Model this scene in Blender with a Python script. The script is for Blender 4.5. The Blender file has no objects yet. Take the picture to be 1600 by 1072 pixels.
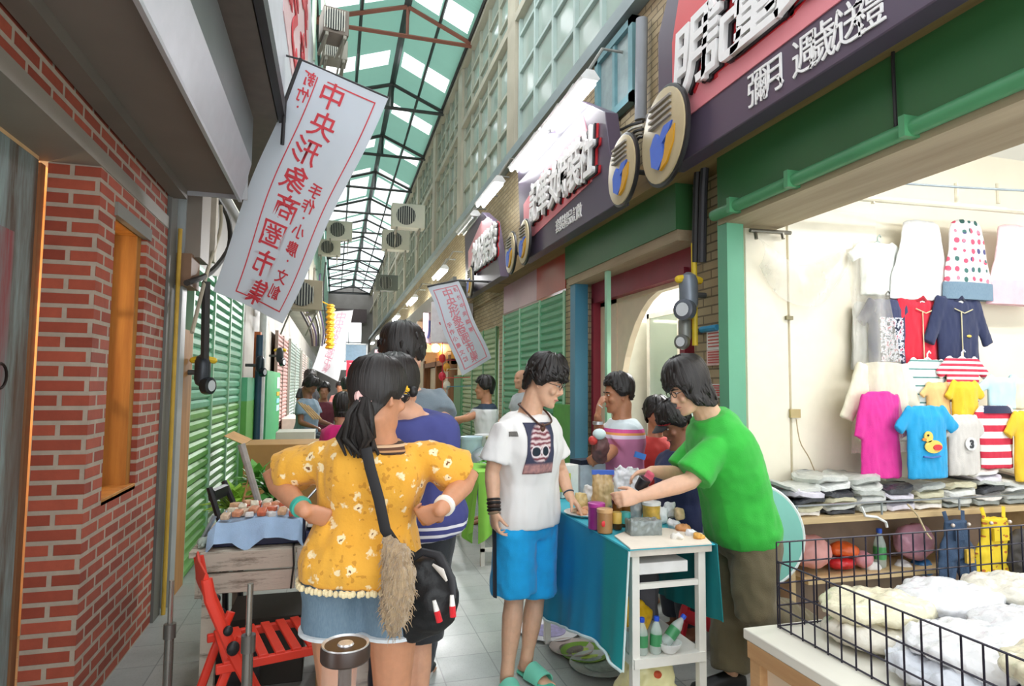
import bpy, bmesh, math, random
import numpy as np
from mathutils import Vector, Matrix, noise
from mathutils.bvhtree import BVHTree

R_ = random.Random(7)
SC = bpy.context.scene
COL = SC.collection
PI = math.pi

# ------------------------------------------------------------------ camera
FPX, EYE = 980.0, 1.55
YAW, PITCH, ROLL = math.radians(15.772), math.radians(3.8775), math.radians(0.5)
CAM = Vector((0, 0, EYE))
FWD = Vector((math.sin(YAW) * math.cos(PITCH), math.cos(YAW) * math.cos(PITCH), math.sin(PITCH)))
_r0 = Vector((math.cos(YAW), -math.sin(YAW), 0))
_u0 = _r0.cross(FWD)
RGT = _r0 * math.cos(ROLL) + _u0 * math.sin(ROLL)
UPV = _u0 * math.cos(ROLL) - _r0 * math.sin(ROLL)
FLAT_F = Vector((math.sin(YAW), math.cos(YAW), 0))
FLAT_R = Vector((math.cos(YAW), -math.sin(YAW), 0))

def ray(px, py): return RGT * ((px - 800) / FPX) + UPV * ((536 - py) / FPX) + FWD
def atD(px, py, D): return CAM + ray(px, py) * D
def atX(px, py, X): r = ray(px, py); return CAM + r * (X / r.x)
def atY(px, py, Y): r = ray(px, py); return CAM + r * (Y / r.y)
def atZ(px, py, Z): r = ray(px, py); return CAM + r * ((Z - EYE) / r.z)

cd = bpy.data.cameras.new('camera'); cam = bpy.data.objects.new('camera', cd); COL.objects.link(cam)
cd.sensor_width = 36; cd.lens = FPX / 1600 * 36; cd.clip_start = 0.05; cd.clip_end = 300
cam.matrix_world = Matrix(((RGT.x, UPV.x, -FWD.x, 0), (RGT.y, UPV.y, -FWD.y, 0), (RGT.z, UPV.z, -FWD.z, EYE), (0, 0, 0, 1)))
SC.camera = cam

# ------------------------------------------------------------------ materials
def lin(c):
    return c / 12.92 if c <= 0.04045 else ((c + 0.055) / 1.055) ** 2.4
def hx(h):
    h = h.lstrip('#'); return tuple(lin(int(h[i:i + 2], 16) / 255) for i in (0, 2, 4)) + (1,)

class NT:
    """small node-tree helper"""
    def __init__(s, name):
        s.m = bpy.data.materials.new(name); s.m.use_nodes = True
        s.t = s.m.node_tree; s.t.nodes.clear()
        s.out = s.n('ShaderNodeOutputMaterial'); s.b = s.n('ShaderNodeBsdfPrincipled')
        s.l(s.b.outputs[0], s.out.inputs[0])
    def n(s, typ, **kw):
        x = s.t.nodes.new(typ)
        for k, v in kw.items(): setattr(x, k, v)
        return x
    def l(s, a, b): s.t.links.new(a, b)
    def coord(s, kind='Object'):
        return s.n('ShaderNodeTexCoord').outputs[kind]
    def mapv(s, vec, scale=(1, 1, 1), loc=(0, 0, 0), rot=(0, 0, 0)):
        m = s.n('ShaderNodeMapping'); s.l(vec, m.inputs[0])
        m.inputs['Scale'].default_value = scale; m.inputs['Location'].default_value = loc; m.inputs['Rotation'].default_value = rot
        return m.outputs[0]
    def noise(s, vec, scale=5, detail=3, rough=.55, out='Fac'):
        x = s.n('ShaderNodeTexNoise'); s.l(vec, x.inputs['Vector'])
        x.inputs['Scale'].default_value = scale; x.inputs['Detail'].default_value = detail; x.inputs['Roughness'].default_value = rough
        return x.outputs[out]
    def ramp(s, fac, stops, interp='LINEAR'):
        r = s.n('ShaderNodeValToRGB'); s.l(fac, r.inputs[0]); e = r.color_ramp; e.interpolation = interp
        while len(e.elements) < len(stops): e.elements.new(0.5)
        for el, (p, c) in zip(e.elements, stops):
            el.position = p; el.color = hx(c) if isinstance(c, str) else ((c, c, c, 1) if not isinstance(c, tuple) else c)
        return r.outputs[0]
    def mix(s, fac, a, b, mode='MIX'):
        x = s.n('ShaderNodeMix', data_type='RGBA', blend_type=mode)
        for v, i in ((fac, 0), (a, 6), (b, 7)):
            if isinstance(v, (int, float)): x.inputs[i].default_value = v
            elif isinstance(v, str): x.inputs[i].default_value = hx(v)
            elif isinstance(v, tuple): x.inputs[i].default_value = v
            else: s.l(v, x.inputs[i])
        return x.outputs[2]
    def math(s, op, a, b=None, c=None):
        x = s.n('ShaderNodeMath', operation=op)
        for i, v in enumerate((a, b, c)):
            if v is None: continue
            if isinstance(v, (int, float)): x.inputs[i].default_value = v
            else: s.l(v, x.inputs[i])
        return x.outputs[0]
    def sep(s, vec):
        x = s.n('ShaderNodeSeparateXYZ'); s.l(vec, x.inputs[0]); return x.outputs
    def color(s, v):
        if isinstance(v, str): s.b.inputs['Base Color'].default_value = hx(v)
        else: s.l(v, s.b.inputs['Base Color'])
    def bump(s, h, strength=.3, dist=.01):
        x = s.n('ShaderNodeBump'); s.l(h, x.inputs['Height']); x.inputs['Strength'].default_value = strength; x.inputs['Distance'].default_value = dist
        s.l(x.outputs[0], s.b.inputs['Normal'])
    def set(s, rough=.6, metal=0, **kw):
        s.b.inputs['Roughness'].default_value = rough; s.b.inputs['Metallic'].default_value = metal
        for k, v in kw.items(): s.b.inputs[k.replace('_', ' ')].default_value = v
        return s.m

_mats = {}
def shade(h, f):
    h = h.lstrip('#'); return '#' + ''.join('%02x' % max(0, min(255, int(int(h[i:i + 2], 16) * f))) for i in (0, 2, 4))
def plain(col, rough=.6, metal=0, var=.12, scale=9, bump=0, bscale=60, **kw):
    key = (col, rough, metal, var, scale, bump, bscale, tuple(sorted(kw.items())))
    if key in _mats: return _mats[key]
    t = NT('paint_' + col.strip('#')); v = t.coord()
    if var: t.color(t.mix(t.noise(v, scale, 4), shade(col, 1 - var), shade(col, 1 + var)))
    else: t.color(col)
    if bump: t.bump(t.noise(v, bscale, 3), bump, .01)
    _mats[key] = t.set(rough, metal, **kw); return _mats[key]
def cloth(col, rough=.85, var=.08, **kw):
    return plain(col, rough, 0, var, 14, .25, 220, Sheen_Weight=.15, **kw)
def worn(col, rust='#6b4a2e', amount=.5, rough=.55, metal=0, scale=3):
    key = ('worn', col, rust, amount, rough, metal, scale)
    if key in _mats: return _mats[key]
    t = NT('worn_' + col.strip('#')); v = t.coord()
    n1 = t.noise(v, scale, 8, .7); n2 = t.noise(v, 1.3, 3)
    f = t.ramp(n1, [(1 - amount * .75, 0.0), (min(1, 1.1 - amount * .7), 1.0)])
    base = t.mix(n2, shade(col, .82), shade(col, 1.15))
    t.color(t.mix(f, base, rust)); t.bump(n1, .25, .01)
    _mats[key] = t.set(rough, metal); return _mats[key]
def emit(col, s):
    key = ('emit', col, s)
    if key in _mats: return _mats[key]
    t = NT('lamp_light'); t.color(col); t.b.inputs['Emission Color'].default_value = hx(col); t.b.inputs['Emission Strength'].default_value = s
    _mats[key] = t.set(.4); return _mats[key]
def film(col='#f4f6f6', alpha=.35, rough=.18):
    """thin clear plastic: part see-through, part glossy white"""
    key = ('film', col, alpha, rough)
    if key in _mats: return _mats[key]
    t = NT('plastic_film'); t.color(col); v = t.coord()
    n = t.noise(t.mapv(v, (1, 1, .45)), 9, 5, .6); t.bump(n, .5, .02)
    t.l(t.ramp(n, [(.3, alpha * .6), (.7, min(1, alpha * 1.7))]), t.b.inputs['Alpha'])
    _mats[key] = t.set(rough); return _mats[key]
def glass(col='#dfe9e6', alpha=.25, rough=.05):
    key = ('glass', col, alpha, rough)
    if key in _mats: return _mats[key]
    t = NT('window_glass'); t.color(col); t.b.inputs['Alpha'].default_value = alpha
    _mats[key] = t.set(rough, 0); return _mats[key]
def wood(c1, c2, axis=2, scale=14, rough=.65):
    key = ('wood', c1, c2, axis, scale)
    if key in _mats: return _mats[key]
    t = NT('wood_grain'); sc = [scale, scale, scale]; sc[axis] = scale * .08
    v = t.mapv(t.coord(), tuple(sc)); n = t.noise(v, 1, 6, .65)
    t.color(t.ramp(n, [(.3, c1), (.7, c2)])); t.bump(n, .3, .005)
    _mats[key] = t.set(rough); return _mats[key]
def stripes(cols, axis=2, period=.06, rough=.85, offset=0):
    """cols = [(fraction, colour)...] repeated along one object axis"""
    key = ('str', tuple(cols), axis, period, offset)
    if key in _mats: return _mats[key]
    t = NT('striped_cloth'); x = t.sep(t.coord())[axis]
    f = t.math('FRACT', t.math('DIVIDE', t.math('ADD', x, 10 + offset), period))
    t.color(t.ramp(f, cols, 'CONSTANT')); _mats[key] = t.set(rough); return _mats[key]

# ------------------------------------------------------------------ mesh builder
class MB:
    def __init__(s): s.v = []; s.f = []; s.uv = None
    def add(s, vs, fs):
        o = len(s.v); s.v += [tuple(p) for p in vs]; s.f += [tuple(i + o for i in f) for f in fs]; return s
    def box(s, c, d, rot=None, taper=1.0):
        x, y, z = d[0] / 2, d[1] / 2, d[2] / 2
        vs = [Vector((a * x * (taper if k > 0 else 1), b * y * (taper if k > 0 else 1), k * z)) for k in (-1, 1) for b in (-1, 1) for a in (-1, 1)]
        if rot is not None:
            m = rot if isinstance(rot, Matrix) else Matrix.Rotation(rot, 3, 'Z')
            vs = [m @ p for p in vs]
        return s.add([p + Vector(c) for p in vs], [(0, 2, 3, 1), (4, 5, 7, 6), (0, 1, 5, 4), (2, 6, 7, 3), (0, 4, 6, 2), (1, 3, 7, 5)])
    def bx(s, x0, x1, y0, y1, z0, z1):
        return s.box(((x0 + x1) / 2, (y0 + y1) / 2, (z0 + z1) / 2), (abs(x1 - x0), abs(y1 - y0), abs(z1 - z0)))
    def loft(s, rings, closed=True, cap=True):
        n = len(rings[0]); o = len(s.v)
        for r in rings: s.v += [tuple(p) for p in r]
        for i in range(len(rings) - 1):
            for j in range(n if closed else n - 1):
                k = (j + 1) % n
                s.f.append((o + i * n + j, o + i * n + k, o + (i + 1) * n + k, o + (i + 1) * n + j))
        if cap and closed:
            s.f.append(tuple(o + j for j in reversed(range(n)))); s.f.append(tuple(o + (len(rings) - 1) * n + j for j in range(n)))
        return s
    def tube(s, pts, rad, n=10, flat=None, round_ends=False):
        """swept tube; rad number or list; flat=(vec, k) squashes the section along vec by k"""
        P = [Vector(p) for p in pts]; r = [rad] * len(P) if isinstance(rad, (int, float)) else list(rad)
        if round_ends:
            d0 = (P[0] - P[1]).normalized(); d1 = (P[-1] - P[-2]).normalized()
            P = [P[0] + d0 * r[0] * .95, P[0] + d0 * r[0] * .6] + P + [P[-1] + d1 * r[-1] * .6, P[-1] + d1 * r[-1] * .95]
            r = [r[0] * .3, r[0] * .8] + r + [r[-1] * .8, r[-1] * .3]
        t0 = (P[1] - P[0]).normalized(); ref = Vector((0, 0, 1)) if abs(t0.z) < .9 else Vector((1, 0, 0))
        if flat: ref = Vector(flat[0])
        rings = []; u = None
        for i, p in enumerate(P):
            t = (P[min(i + 1, len(P) - 1)] - P[max(i - 1, 0)])
            t = t.normalized() if t.length > 1e-9 else t0
            u = (ref if u is None else u) ; u = (u - t * u.dot(t))
            u = u.normalized() if u.length > 1e-6 else t.orthogonal().normalized()
            w = t.cross(u); k = flat[1] if flat else 1
            rings.append([p + (u * math.cos(a) * k + w * math.sin(a)) * r[i] for a in [2 * PI * j / n for j in range(n)]])
        return s.loft(rings)
    def cyl(s, a, b, r, n=16, r2=None): return s.tube([a, b], [r, r if r2 is None else r2], n)
    def ball(s, c, r, n=12, m=8):
        rr = (r, r, r) if isinstance(r, (int, float)) else r
        rings = []
        for i in range(m + 1):
            th = PI * (i + .02) / (m + .04)
            rings.append([(c[0] + rr[0] * math.sin(th) * math.cos(2 * PI * j / n), c[1] + rr[1] * math.sin(th) * math.sin(2 * PI * j / n), c[2] - rr[2] * math.cos(th)) for j in range(n)])
        return s.loft(rings)
    def lathe(s, c, prof, n=20, axis=None):
        """prof = [(radius, height)...] turned about z at c"""
        rings = [[Vector((max(r, 1e-4) * math.cos(2 * PI * j / n), max(r, 1e-4) * math.sin(2 * PI * j / n), z)) for j in range(n)] for r, z in prof]
        if axis is not None:
            q = Vector((0, 0, 1)).rotation_difference(Vector(axis)); rings = [[q @ p for p in r] for r in rings]
        return s.loft([[p + Vector(c) for p in r] for r in rings])
    def prism(s, poly, ext):
        """closed polygon (list of 3d points) extruded along vector ext"""
        e = Vector(ext); n = len(poly); a = [Vector(p) for p in poly]
        return s.add(a + [p + e for p in a], [tuple(reversed(range(n))), tuple(range(n, 2 * n))] + [(i, (i + 1) % n, n + (i + 1) % n, n + i) for i in range(n)])
    def grid(s, fn, nu, nv, thick=0):
        """fn(u,v)->point; sheet, optionally with thickness along its normals"""
        P = [[Vector(fn(i / nu, j / nv)) for i in range(nu + 1)] for j in range(nv + 1)]
        W = nu + 1; idx = lambda i, j: j * W + i
        vs = [p for row in P for p in row]
        fs = [(idx(i, j), idx(i + 1, j), idx(i + 1, j + 1), idx(i, j + 1)) for j in range(nv) for i in range(nu)]
        if not thick: return s.add(vs, fs)
        nr = []
        for j in range(nv + 1):
            for i in range(nu + 1):
                a = P[j][min(i + 1, nu)] - P[j][max(i - 1, 0)]; b = P[min(j + 1, nv)][i] - P[max(j - 1, 0)][i]
                q = a.cross(b); nr.append(q.normalized() if q.length > 1e-12 else Vector((0, 0, 1)))
        N = len(vs); vs2 = [p - q * thick for p, q in zip(vs, nr)]
        fs2 = [tuple(N + k for k in reversed(f)) for f in fs]
        b = [idx(i, 0) for i in range(nu)] + [idx(nu, j) for j in range(nv)] + [idx(i, nv) for i in range(nu, 0, -1)] + [idx(0, j) for j in range(nv, 0, -1)]
        side = [(b[(k + 1) % len(b)], b[k], N + b[k], N + b[(k + 1) % len(b)]) for k in range(len(b))]
        return s.add(vs + vs2, fs + fs2 + side)
    def mesh(s, name='m', smooth=35, recalc=True):
        me = bpy.data.meshes.new(name); me.from_pydata([tuple(p) for p in s.v], [], s.f)
        if recalc:
            b = bmesh.new(); b.from_mesh(me); bmesh.ops.recalc_face_normals(b, faces=b.faces); b.to_mesh(me); b.free()
        if smooth:
            me.shade_smooth(); me.set_sharp_from_angle(angle=math.radians(smooth))
        return me

def setp(o, label=None, cat=None, group=None, kind=None):
    if label: o['label'] = label
    if cat: o['category'] = cat
    if group: o['group'] = group
    if kind: o['kind'] = kind
    return o
def link(name, me, mat, parent=None, **kw):
    o = bpy.data.objects.new(name, me); COL.objects.link(o)
    if mat is not None and not me.materials: me.materials.append(mat)
    if parent is not None: o.parent = parent
    return setp(o, **kw)
def put(name, mb, mat, parent=None, smooth=35, bevel=0, local=False, label=None, cat=None, group=None, kind=None):
    """link a builder's mesh; world-space points are moved to a base-centre origin (parents built with thing() carry no rotation then)"""
    me = mb if isinstance(mb, bpy.types.Mesh) else mb.mesh(name, smooth)
    loc = Vector((0, 0, 0))
    if not local:
        co = np.empty(len(me.vertices) * 3); me.vertices.foreach_get('co', co); co = co.reshape(-1, 3)
        lo, hi = co.min(0), co.max(0); loc = Vector(((lo[0] + hi[0]) / 2, (lo[1] + hi[1]) / 2, lo[2]))
        me.transform(Matrix.Translation(-loc))
    o = link(name, me, mat, parent, label=label, cat=cat, group=group, kind=kind)
    if not local:
        base = Vector((0, 0, 0)); p = parent
        while p is not None: base += p.location; p = p.parent
        o.location = loc - base
    if bevel:
        b = o.modifiers.new('bevel', 'BEVEL'); b.width = bevel; b.segments = 2; b.limit_method = 'ANGLE'
    return o
def thing(name, loc, label, cat, group=None, rz=0, kind=None):
    o = bpy.data.objects.new(name, None); COL.objects.link(o); o.location = loc; o.rotation_euler = (0, 0, rz)
    return setp(o, label, cat, group, kind)
def copy_tree(o, loc=None, rz=None, label=None, parent=None):
    c = o.copy(); COL.objects.link(c)
    if parent is not None: c.parent = parent
    if loc is not None: c.location = loc
    if rz is not None: c.rotation_euler = (0, 0, rz)
    if label: c['label'] = label
    for ch in list(o.children): copy_tree(ch, parent=c)
    return c

TMP = bpy.data.scenes.new('workshop')   # scratch scene, removed at the end
def dgraph():
    vl = TMP.view_layers[0]; vl.update(); return vl.depsgraph
def remeshed(mb, voxel, iters=4, fac=.5, name='m'):
    me = mb.mesh(name, 0); o = bpy.data.objects.new('tmp', me); TMP.collection.objects.link(o)
    r = o.modifiers.new('r', 'REMESH'); r.mode = 'VOXEL'; r.voxel_size = voxel; r.use_smooth_shade = True
    if iters:
        q = o.modifiers.new('s', 'SMOOTH'); q.factor = fac; q.iterations = iters
    dg = dgraph()
    out = bpy.data.meshes.new_from_object(o.evaluated_get(dg)); bpy.data.objects.remove(o); bpy.data.meshes.remove(me)
    out.name = name; out.shade_smooth(); return out
def wrinkle(me, amp=.005, sc=(18, 18, 7), seed=0, fold=None):
    """push vertices along normals by stretched noise: soft cloth folds"""
    n = len(me.vertices); co = np.empty(n * 3); me.vertices.foreach_get('co', co); co = co.reshape(-1, 3)
    no = np.empty(n * 3); me.vertices.foreach_get('normal', no); no = no.reshape(-1, 3)
    d = np.array([noise.noise(Vector((p[0] * sc[0] + seed, p[1] * sc[1], p[2] * sc[2]))) + .5 * noise.noise(Vector((p[0] * sc[0] * 2.1, p[1] * sc[1] * 2.1 + seed, p[2] * sc[2] * 2.3))) for p in co])
    co = co + no * (d * amp)[:, None]; me.vertices.foreach_set('co', co.ravel()); me.update(); return me

_txt = {}
def text_mesh(body, size=1, ext=.01, offset=0, align='CENTER', shear=0):
    key = (body, size, ext, offset, align, shear)
    if key in _txt: return _txt[key].copy()
    c = bpy.data.curves.new('t', 'FONT'); c.body = body; c.size = size; c.extrude = ext; c.offset = offset; c.align_x = align; c.align_y = 'CENTER'; c.resolution_u = 3; c.shear = shear
    o = bpy.data.objects.new('t', c); TMP.collection.objects.link(o); dg = dgraph()
    me = bpy.data.meshes.new_from_object(o.evaluated_get(dg)); bpy.data.objects.remove(o); bpy.data.curves.remove(c)
    if body not in '、·/':
        xs = [v.co.x for v in me.vertices]; ys = [v.co.y for v in me.vertices]
        me.transform(Matrix.Translation((-(min(xs) + max(xs)) / 2, -(min(ys) + max(ys)) / 2, 0)))
    _txt[key] = me.copy(); return me
def frame_m(o, x, y, z=None):
    x = Vector(x).normalized(); y = Vector(y); y = (y - x * y.dot(x)).normalized(); z = x.cross(y)
    return Matrix(((x.x, y.x, z.x, o[0]), (x.y, y.y, z.y, o[1]), (x.z, y.z, z.z, o[2]), (0, 0, 0, 1)))
def text(name, body, size, mat, m, parent, ext=.01, offset=0, stretch=(1, 1), mirror=False, shear=0):
    me = text_mesh(body, size, ext, offset, shear=shear).copy()
    me.materials.clear()
    me.transform(Matrix.Diagonal((-stretch[0] if mirror else stretch[0], stretch[1], 1, 1)))
    if mirror: me.flip_normals()
    me.transform(m)
    return put(name, me, mat, parent)
# ------------------------------------------------------------------ people
SKIN = {}
def skin(col):
    if col not in SKIN:
        t = NT('skin'); v = t.coord(); t.color(t.mix(t.noise(v, 30, 3), shade(col, .92), shade(col, 1.06)))
        t.bump(t.noise(v, 160, 2), .06, .003)
        SKIN[col] = t.set(.48, 0, Subsurface_Weight=.12, Subsurface_Scale=.02)
        t.b.inputs['Subsurface Radius'].default_value = (1, .35, .2)
    return SKIN[col]
def hair_mat(c1='#100d0c', c2='#2a2320'):
    key = ('hair', c1)
    if key in _mats: return _mats[key]
    t = NT('hair_strands'); v = t.mapv(t.coord('UV'), (110, 2.2, 1)); n = t.noise(v, 1, 4, .6)
    t.color(t.ramp(n, [(.3, c1), (.75, c2)])); t.bump(n, .6, .006)
    _mats[key] = t.set(.42); return _mats[key]

HEAD = [  # z, half width, y front, y back  (metres, origin between the ears, face toward +y)
    (-.120, .016, .078, .045), (-.112, .036, .088, .022), (-.096, .049, .091, -.005), (-.072, .058, .090, -.045),
    (-.045, .064, .089, -.070), (-.018, .069, .089, -.084), (.006, .073, .087, -.092), (.022, .075, .091, -.097),
    (.045, .076, .092, -.100), (.070, .074, .084, -.098), (.092, .066, .068, -.086), (.108, .052, .046, -.066), (.119, .030, .020, -.038), (.123, .008, .0, -.012)]
def head_section(z):
    if z <= HEAD[0][0]: return HEAD[0][1:]
    for a, b in zip(HEAD, HEAD[1:]):
        if z <= b[0]:
            t = (z - a[0]) / (b[0] - a[0]); return tuple(x + (y - x) * t for x, y in zip(a[1:], b[1:]))
    return HEAD[-1][1:]
def head_pt(th, z, off=0.0):
    """th=0 at the face, + toward the person's left (-x)"""
    w, yf, yb = head_section(z); c = (yf + yb) / 2; ry = (yf - yb) / 2
    return Vector((-(w + off) * math.sin(th), c + (ry + off) * math.cos(th), z + (off * max(0, (z - .06) / .06) if z > .06 else 0)))

def hand_geo(mb, w, d, nrm, side, s=1.0, curl=.5, spread=.12, thumb=.6, fingers=(1, 1, 1, 1)):
    """hand from wrist w along d; nrm = where the palm looks; side=+1 right hand (thumb to d x nrm ...)"""
    d = Vector(d).normalized(); nrm = Vector(nrm); nrm = (nrm - d * nrm.dot(d)).normalized(); x = d.cross(nrm) * side  # toward thumb
    w = Vector(w); L = .088 * s
    rings = []
    for t, hw, ht in ((-.12, .024, .019), (.05, .027, .018), (.3, .036, .016), (.7, .041, .0145), (1.0, .040, .0125), (1.06, .034, .008)):
        c = w + d * (L * t) - nrm * .002
        rings.append([c + x * (math.cos(a) * hw * s) + nrm * (math.sin(a) * ht * s) for a in [2 * PI * j / 14 for j in range(14)]])
    mb.loft(rings)
    for k, (off, ln, cu) in enumerate(((.0285, .072, .75), (.0095, .081, .92), (-.0095, .075, 1.05), (-.0285, .058, 1.2))):
        p = w + d * (L * .93) + x * off * s; a = curl * cu * fingers[k]; dirv = (d + x * (off / .0285) * spread).normalized()
        pts = [p - dirv * .012 * s, p]; ang = 0; q = p
        for seg, ka in ((.44, .7), (.31, 1.1), (.25, .7)):
            ang += a * ka; q = q + (dirv * math.cos(ang) + nrm * math.sin(ang)) * (ln * seg * s); pts.append(q)
        mb.tube(pts, [.0095 * s, .0093 * s, .0088 * s, .0080 * s, .0066 * s], 8, round_ends=True)
    p = w + d * (L * .22) + x * .022 * s + nrm * .004 * s
    t1 = (x * .75 + d * .7 + nrm * thumb * .5).normalized(); t2 = (x * .25 + d * .9 + nrm * thumb).normalized()
    q = p + t1 * .036 * s; mb.tube([p - t1 * .012 * s, p, q, q + t2 * .029 * s, q + t2 * .029 * s + (t2 + nrm * thumb * .4).normalized() * .022 * s], [.014 * s, .0135 * s, .011 * s, .0098 * s, .0075 * s], 8, round_ends=True)

def cat_interp(pts, t):
    n = len(pts) - 1; x = max(0, min(n - 1e-6, t * n)); i = int(x); f = x - i
    p0 = pts[max(i - 1, 0)]; p1 = pts[i]; p2 = pts[i + 1]; p3 = pts[min(i + 2, n)]
    return .5 * ((2 * p1) + (p2 - p0) * f + (2 * p0 - 5 * p1 + 4 * p2 - p3) * f * f + (3 * p1 - p0 - 3 * p2 + p3) * f ** 3)

TORSO = [(-.04, .120, .085, 0), (.04, .168, .115, -.008), (.16, .176, .125, -.012), (.30, .162, .112, -.004), (.43, .150, .104, .004), (.58, .160, .112, .008), (.72, .174, .118, .006), (.84, .176, .105, 0), (.92, .150, .082, -.006), (.97, .100, .064, -.008), (1.02, .066, .058, -.004)]

class Person:
    """joints given as image position + depth; the root stands at loc (floor) turned so that local +y is where the chest faces"""
    def __init__(s, label, root, a, J, H=1.7, skin_col='#d9a585', head_a=None, head_pitch=0, head_roll=0, build=1.0, belly=0, voxel=.0065, lift=0, torso_w=1.0):
        ang = math.radians(a); f = FLAT_R * math.sin(ang) - FLAT_F * math.cos(ang)
        s.rz = math.atan2(f.y, f.x) - PI / 2; s.loc = Vector(root)
        s.M = Matrix.Translation(s.loc) @ Matrix.Rotation(s.rz, 4, 'Z'); s.Mi = s.M.inverted()
        s.root = thing('person', s.loc, label, 'person', rz=s.rz)
        s.S = H / 1.7; s.build = build; s.belly = belly; s.voxel = voxel; s.tw = torso_w
        s.J = {k: s.Mi @ (atD(*v) if len(v) == 3 and max(abs(c) for c in v) > 20 else Vector(v)) for k, v in J.items()}
        s.skin = skin(skin_col); s.mb = MB()
        ha = a if head_a is None else head_a
        d = math.radians(ha - a)  # + turns toward image right when facing the camera
        hp = math.radians(head_pitch)
        s.HM = Matrix.Translation(s.J['head']) @ Matrix.Rotation(d, 4, 'Z') @ Matrix.Rotation(hp, 4, 'X') @ Matrix.Rotation(math.radians(head_roll), 4, 'Y') @ Matrix.Scale(s.S * .98, 4)
        s.side = Vector((1, 0, 0))
        pel, nk = s.J['pelvis'], s.J['neck']
        mid = s.J.get('mid', (pel + nk) / 2 + Vector((0, .02, 0)))
        s.spine = [pel, pel.lerp(mid, .5) if 'mid' not in s.J else pel.lerp(mid, .5), mid, mid.lerp(nk, .5), nk]
        s.shw = None
    def section(s, t, hw, hd, dy, off=0):
        c = cat_interp(s.spine, max(0, min(1, t))); e = .02
        tg = (cat_interp(s.spine, min(1, max(0, t) + e)) - cat_interp(s.spine, max(0, min(1, t) - e))).normalized()
        if t < 0: c = c + tg * t * (s.spine[-1] - s.spine[0]).length
        if t > 1: c = c + tg * (t - 1) * (s.spine[-1] - s.spine[0]).length
        if 'sr' in s.J and t > .5:
            sv = (s.J['sr'] - s.J['sl']).normalized(); k = min(1, (t - .5) / .3); x = (s.side * (1 - k) + sv * k)
        else: x = s.side
        x = (x - tg * x.dot(tg)).normalized(); y = tg.cross(x)
        hw = hw * s.S * s.build * s.tw + off; hd = hd * s.S * s.build + off; b = s.belly * max(0, 1 - abs(t - .4) / .35)
        c = c + y * dy * s.S
        R = []
        for j in range(24):
            q = 2 * PI * j / 24; cx, sy = math.cos(q), math.sin(q)
            cx = math.copysign(abs(cx) ** .85, cx); sy = math.copysign(abs(sy) ** .85, sy)
            R.append(c + x * cx * hw + y * sy * (hd + (b if sy > 0 else b * .15)))
        return R
    def torso(s, mb, t0, t1, off=0.0, flare=0):
        ts = sorted(set([t0, t1] + [r[0] for r in TORSO if t0 < r[0] < t1])); rings = []
        for t in ts:
            for a, b in zip(TORSO, TORSO[1:]):
                if t <= b[0]: break
            k = max(0, min(1, (t - a[0]) / (b[0] - a[0]))); p = [a[i] + (b[i] - a[i]) * k for i in range(1, 4)]
            rings.append(s.section(t, p[0], p[1], p[2], off + flare * max(0, (.5 - t))))
        mb.loft(rings)
    def arm(s, sd, hand=None):
        J = s.J; k = s.S * s.build ** .7; a, e, w = J['s' + sd], J['e' + sd], J['w' + sd]; mb = s.mb
        a = a - Vector((0, 0, .018)); inner = a + (J['neck'] - a) * .30 - Vector((0, 0, .035))
        mb.tube([inner, a, a.lerp(e, .35), a.lerp(e, .75), e, e.lerp(w, .25), e.lerp(w, .6), w, w + (w - e).normalized() * .012], [.042 * k, .047 * k, .047 * k, .043 * k, .039 * k, .041 * k, .035 * k, .027 * s.S, .0255 * s.S], 12, round_ends=True)
        if hand: 
            h = dict(hand); d = s.vec(h.pop('d')); n = s.vec(h.pop('n')); hand_geo(mb, w, d, n, 1 if sd == 'r' else -1, s=s.S * .98, **h)
    def vec(s, v):
        """direction given in image terms (right, up, toward the camera) -> local"""
        return s.M.to_3x3().inverted() @ (FLAT_R * v[0] + Vector((0, 0, 1)) * v[1] - FLAT_F * v[2])
    def leg(s, sd, foot=None, top=None):
        J = s.J; k = s.S * s.build ** .8; h, kn, an = J['h' + sd], J['k' + sd], J['a' + sd]; mb = s.mb
        mb.tube([h + Vector((0, 0, .03)), h, h.lerp(kn, .3), h.lerp(kn, .7), kn, kn.lerp(an, .22), kn.lerp(an, .5), kn.lerp(an, .8), an], [.085 * k, .090 * k, .084 * k, .066 * k, .053 * k, .057 * k, .050 * k, .037 * k, .036 * s.S], 14, round_ends=True)
        if foot is not None:
            d = s.vec(foot); d.z = 0 if abs(d.z) < .3 else d.z; d.normalize(); S = s.S; z0 = an + Vector((0, 0, -.05 * S))
            mb.tube([an, an + Vector((0, 0, -.03)) - d * .012, z0 - d * .022 + Vector((0, 0, .012))], [.034 * S, .036 * S, .030 * S], 12, round_ends=True)
            up = Vector((0, 0, 1))
            mb.tube([z0 - d * .03 * S, z0 + d * .05 * S + Vector((0, 0, .012)), z0 + d * .11 * S - Vector((0, 0, .008)), z0 + d * .15 * S - Vector((0, 0, .018))], [.032 * S, .038 * S, .042 * S, .036 * S], 12, flat=(up, .62), round_ends=True)
            xs = up.cross(d)
            for i, o in enumerate((-.030, -.014, .001, .015, .028)):
                sg = 1 if sd == 'r' else -1; r = (.013, .010, .0095, .009, .008)[i]
                q = z0 + d * (.158 - .006 * i * 1.2) * S + xs * o * sg * S - Vector((0, 0, .020)); mb.tube([q, q + d * .03 * S], [r, r * .9], 8, round_ends=True)
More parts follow.
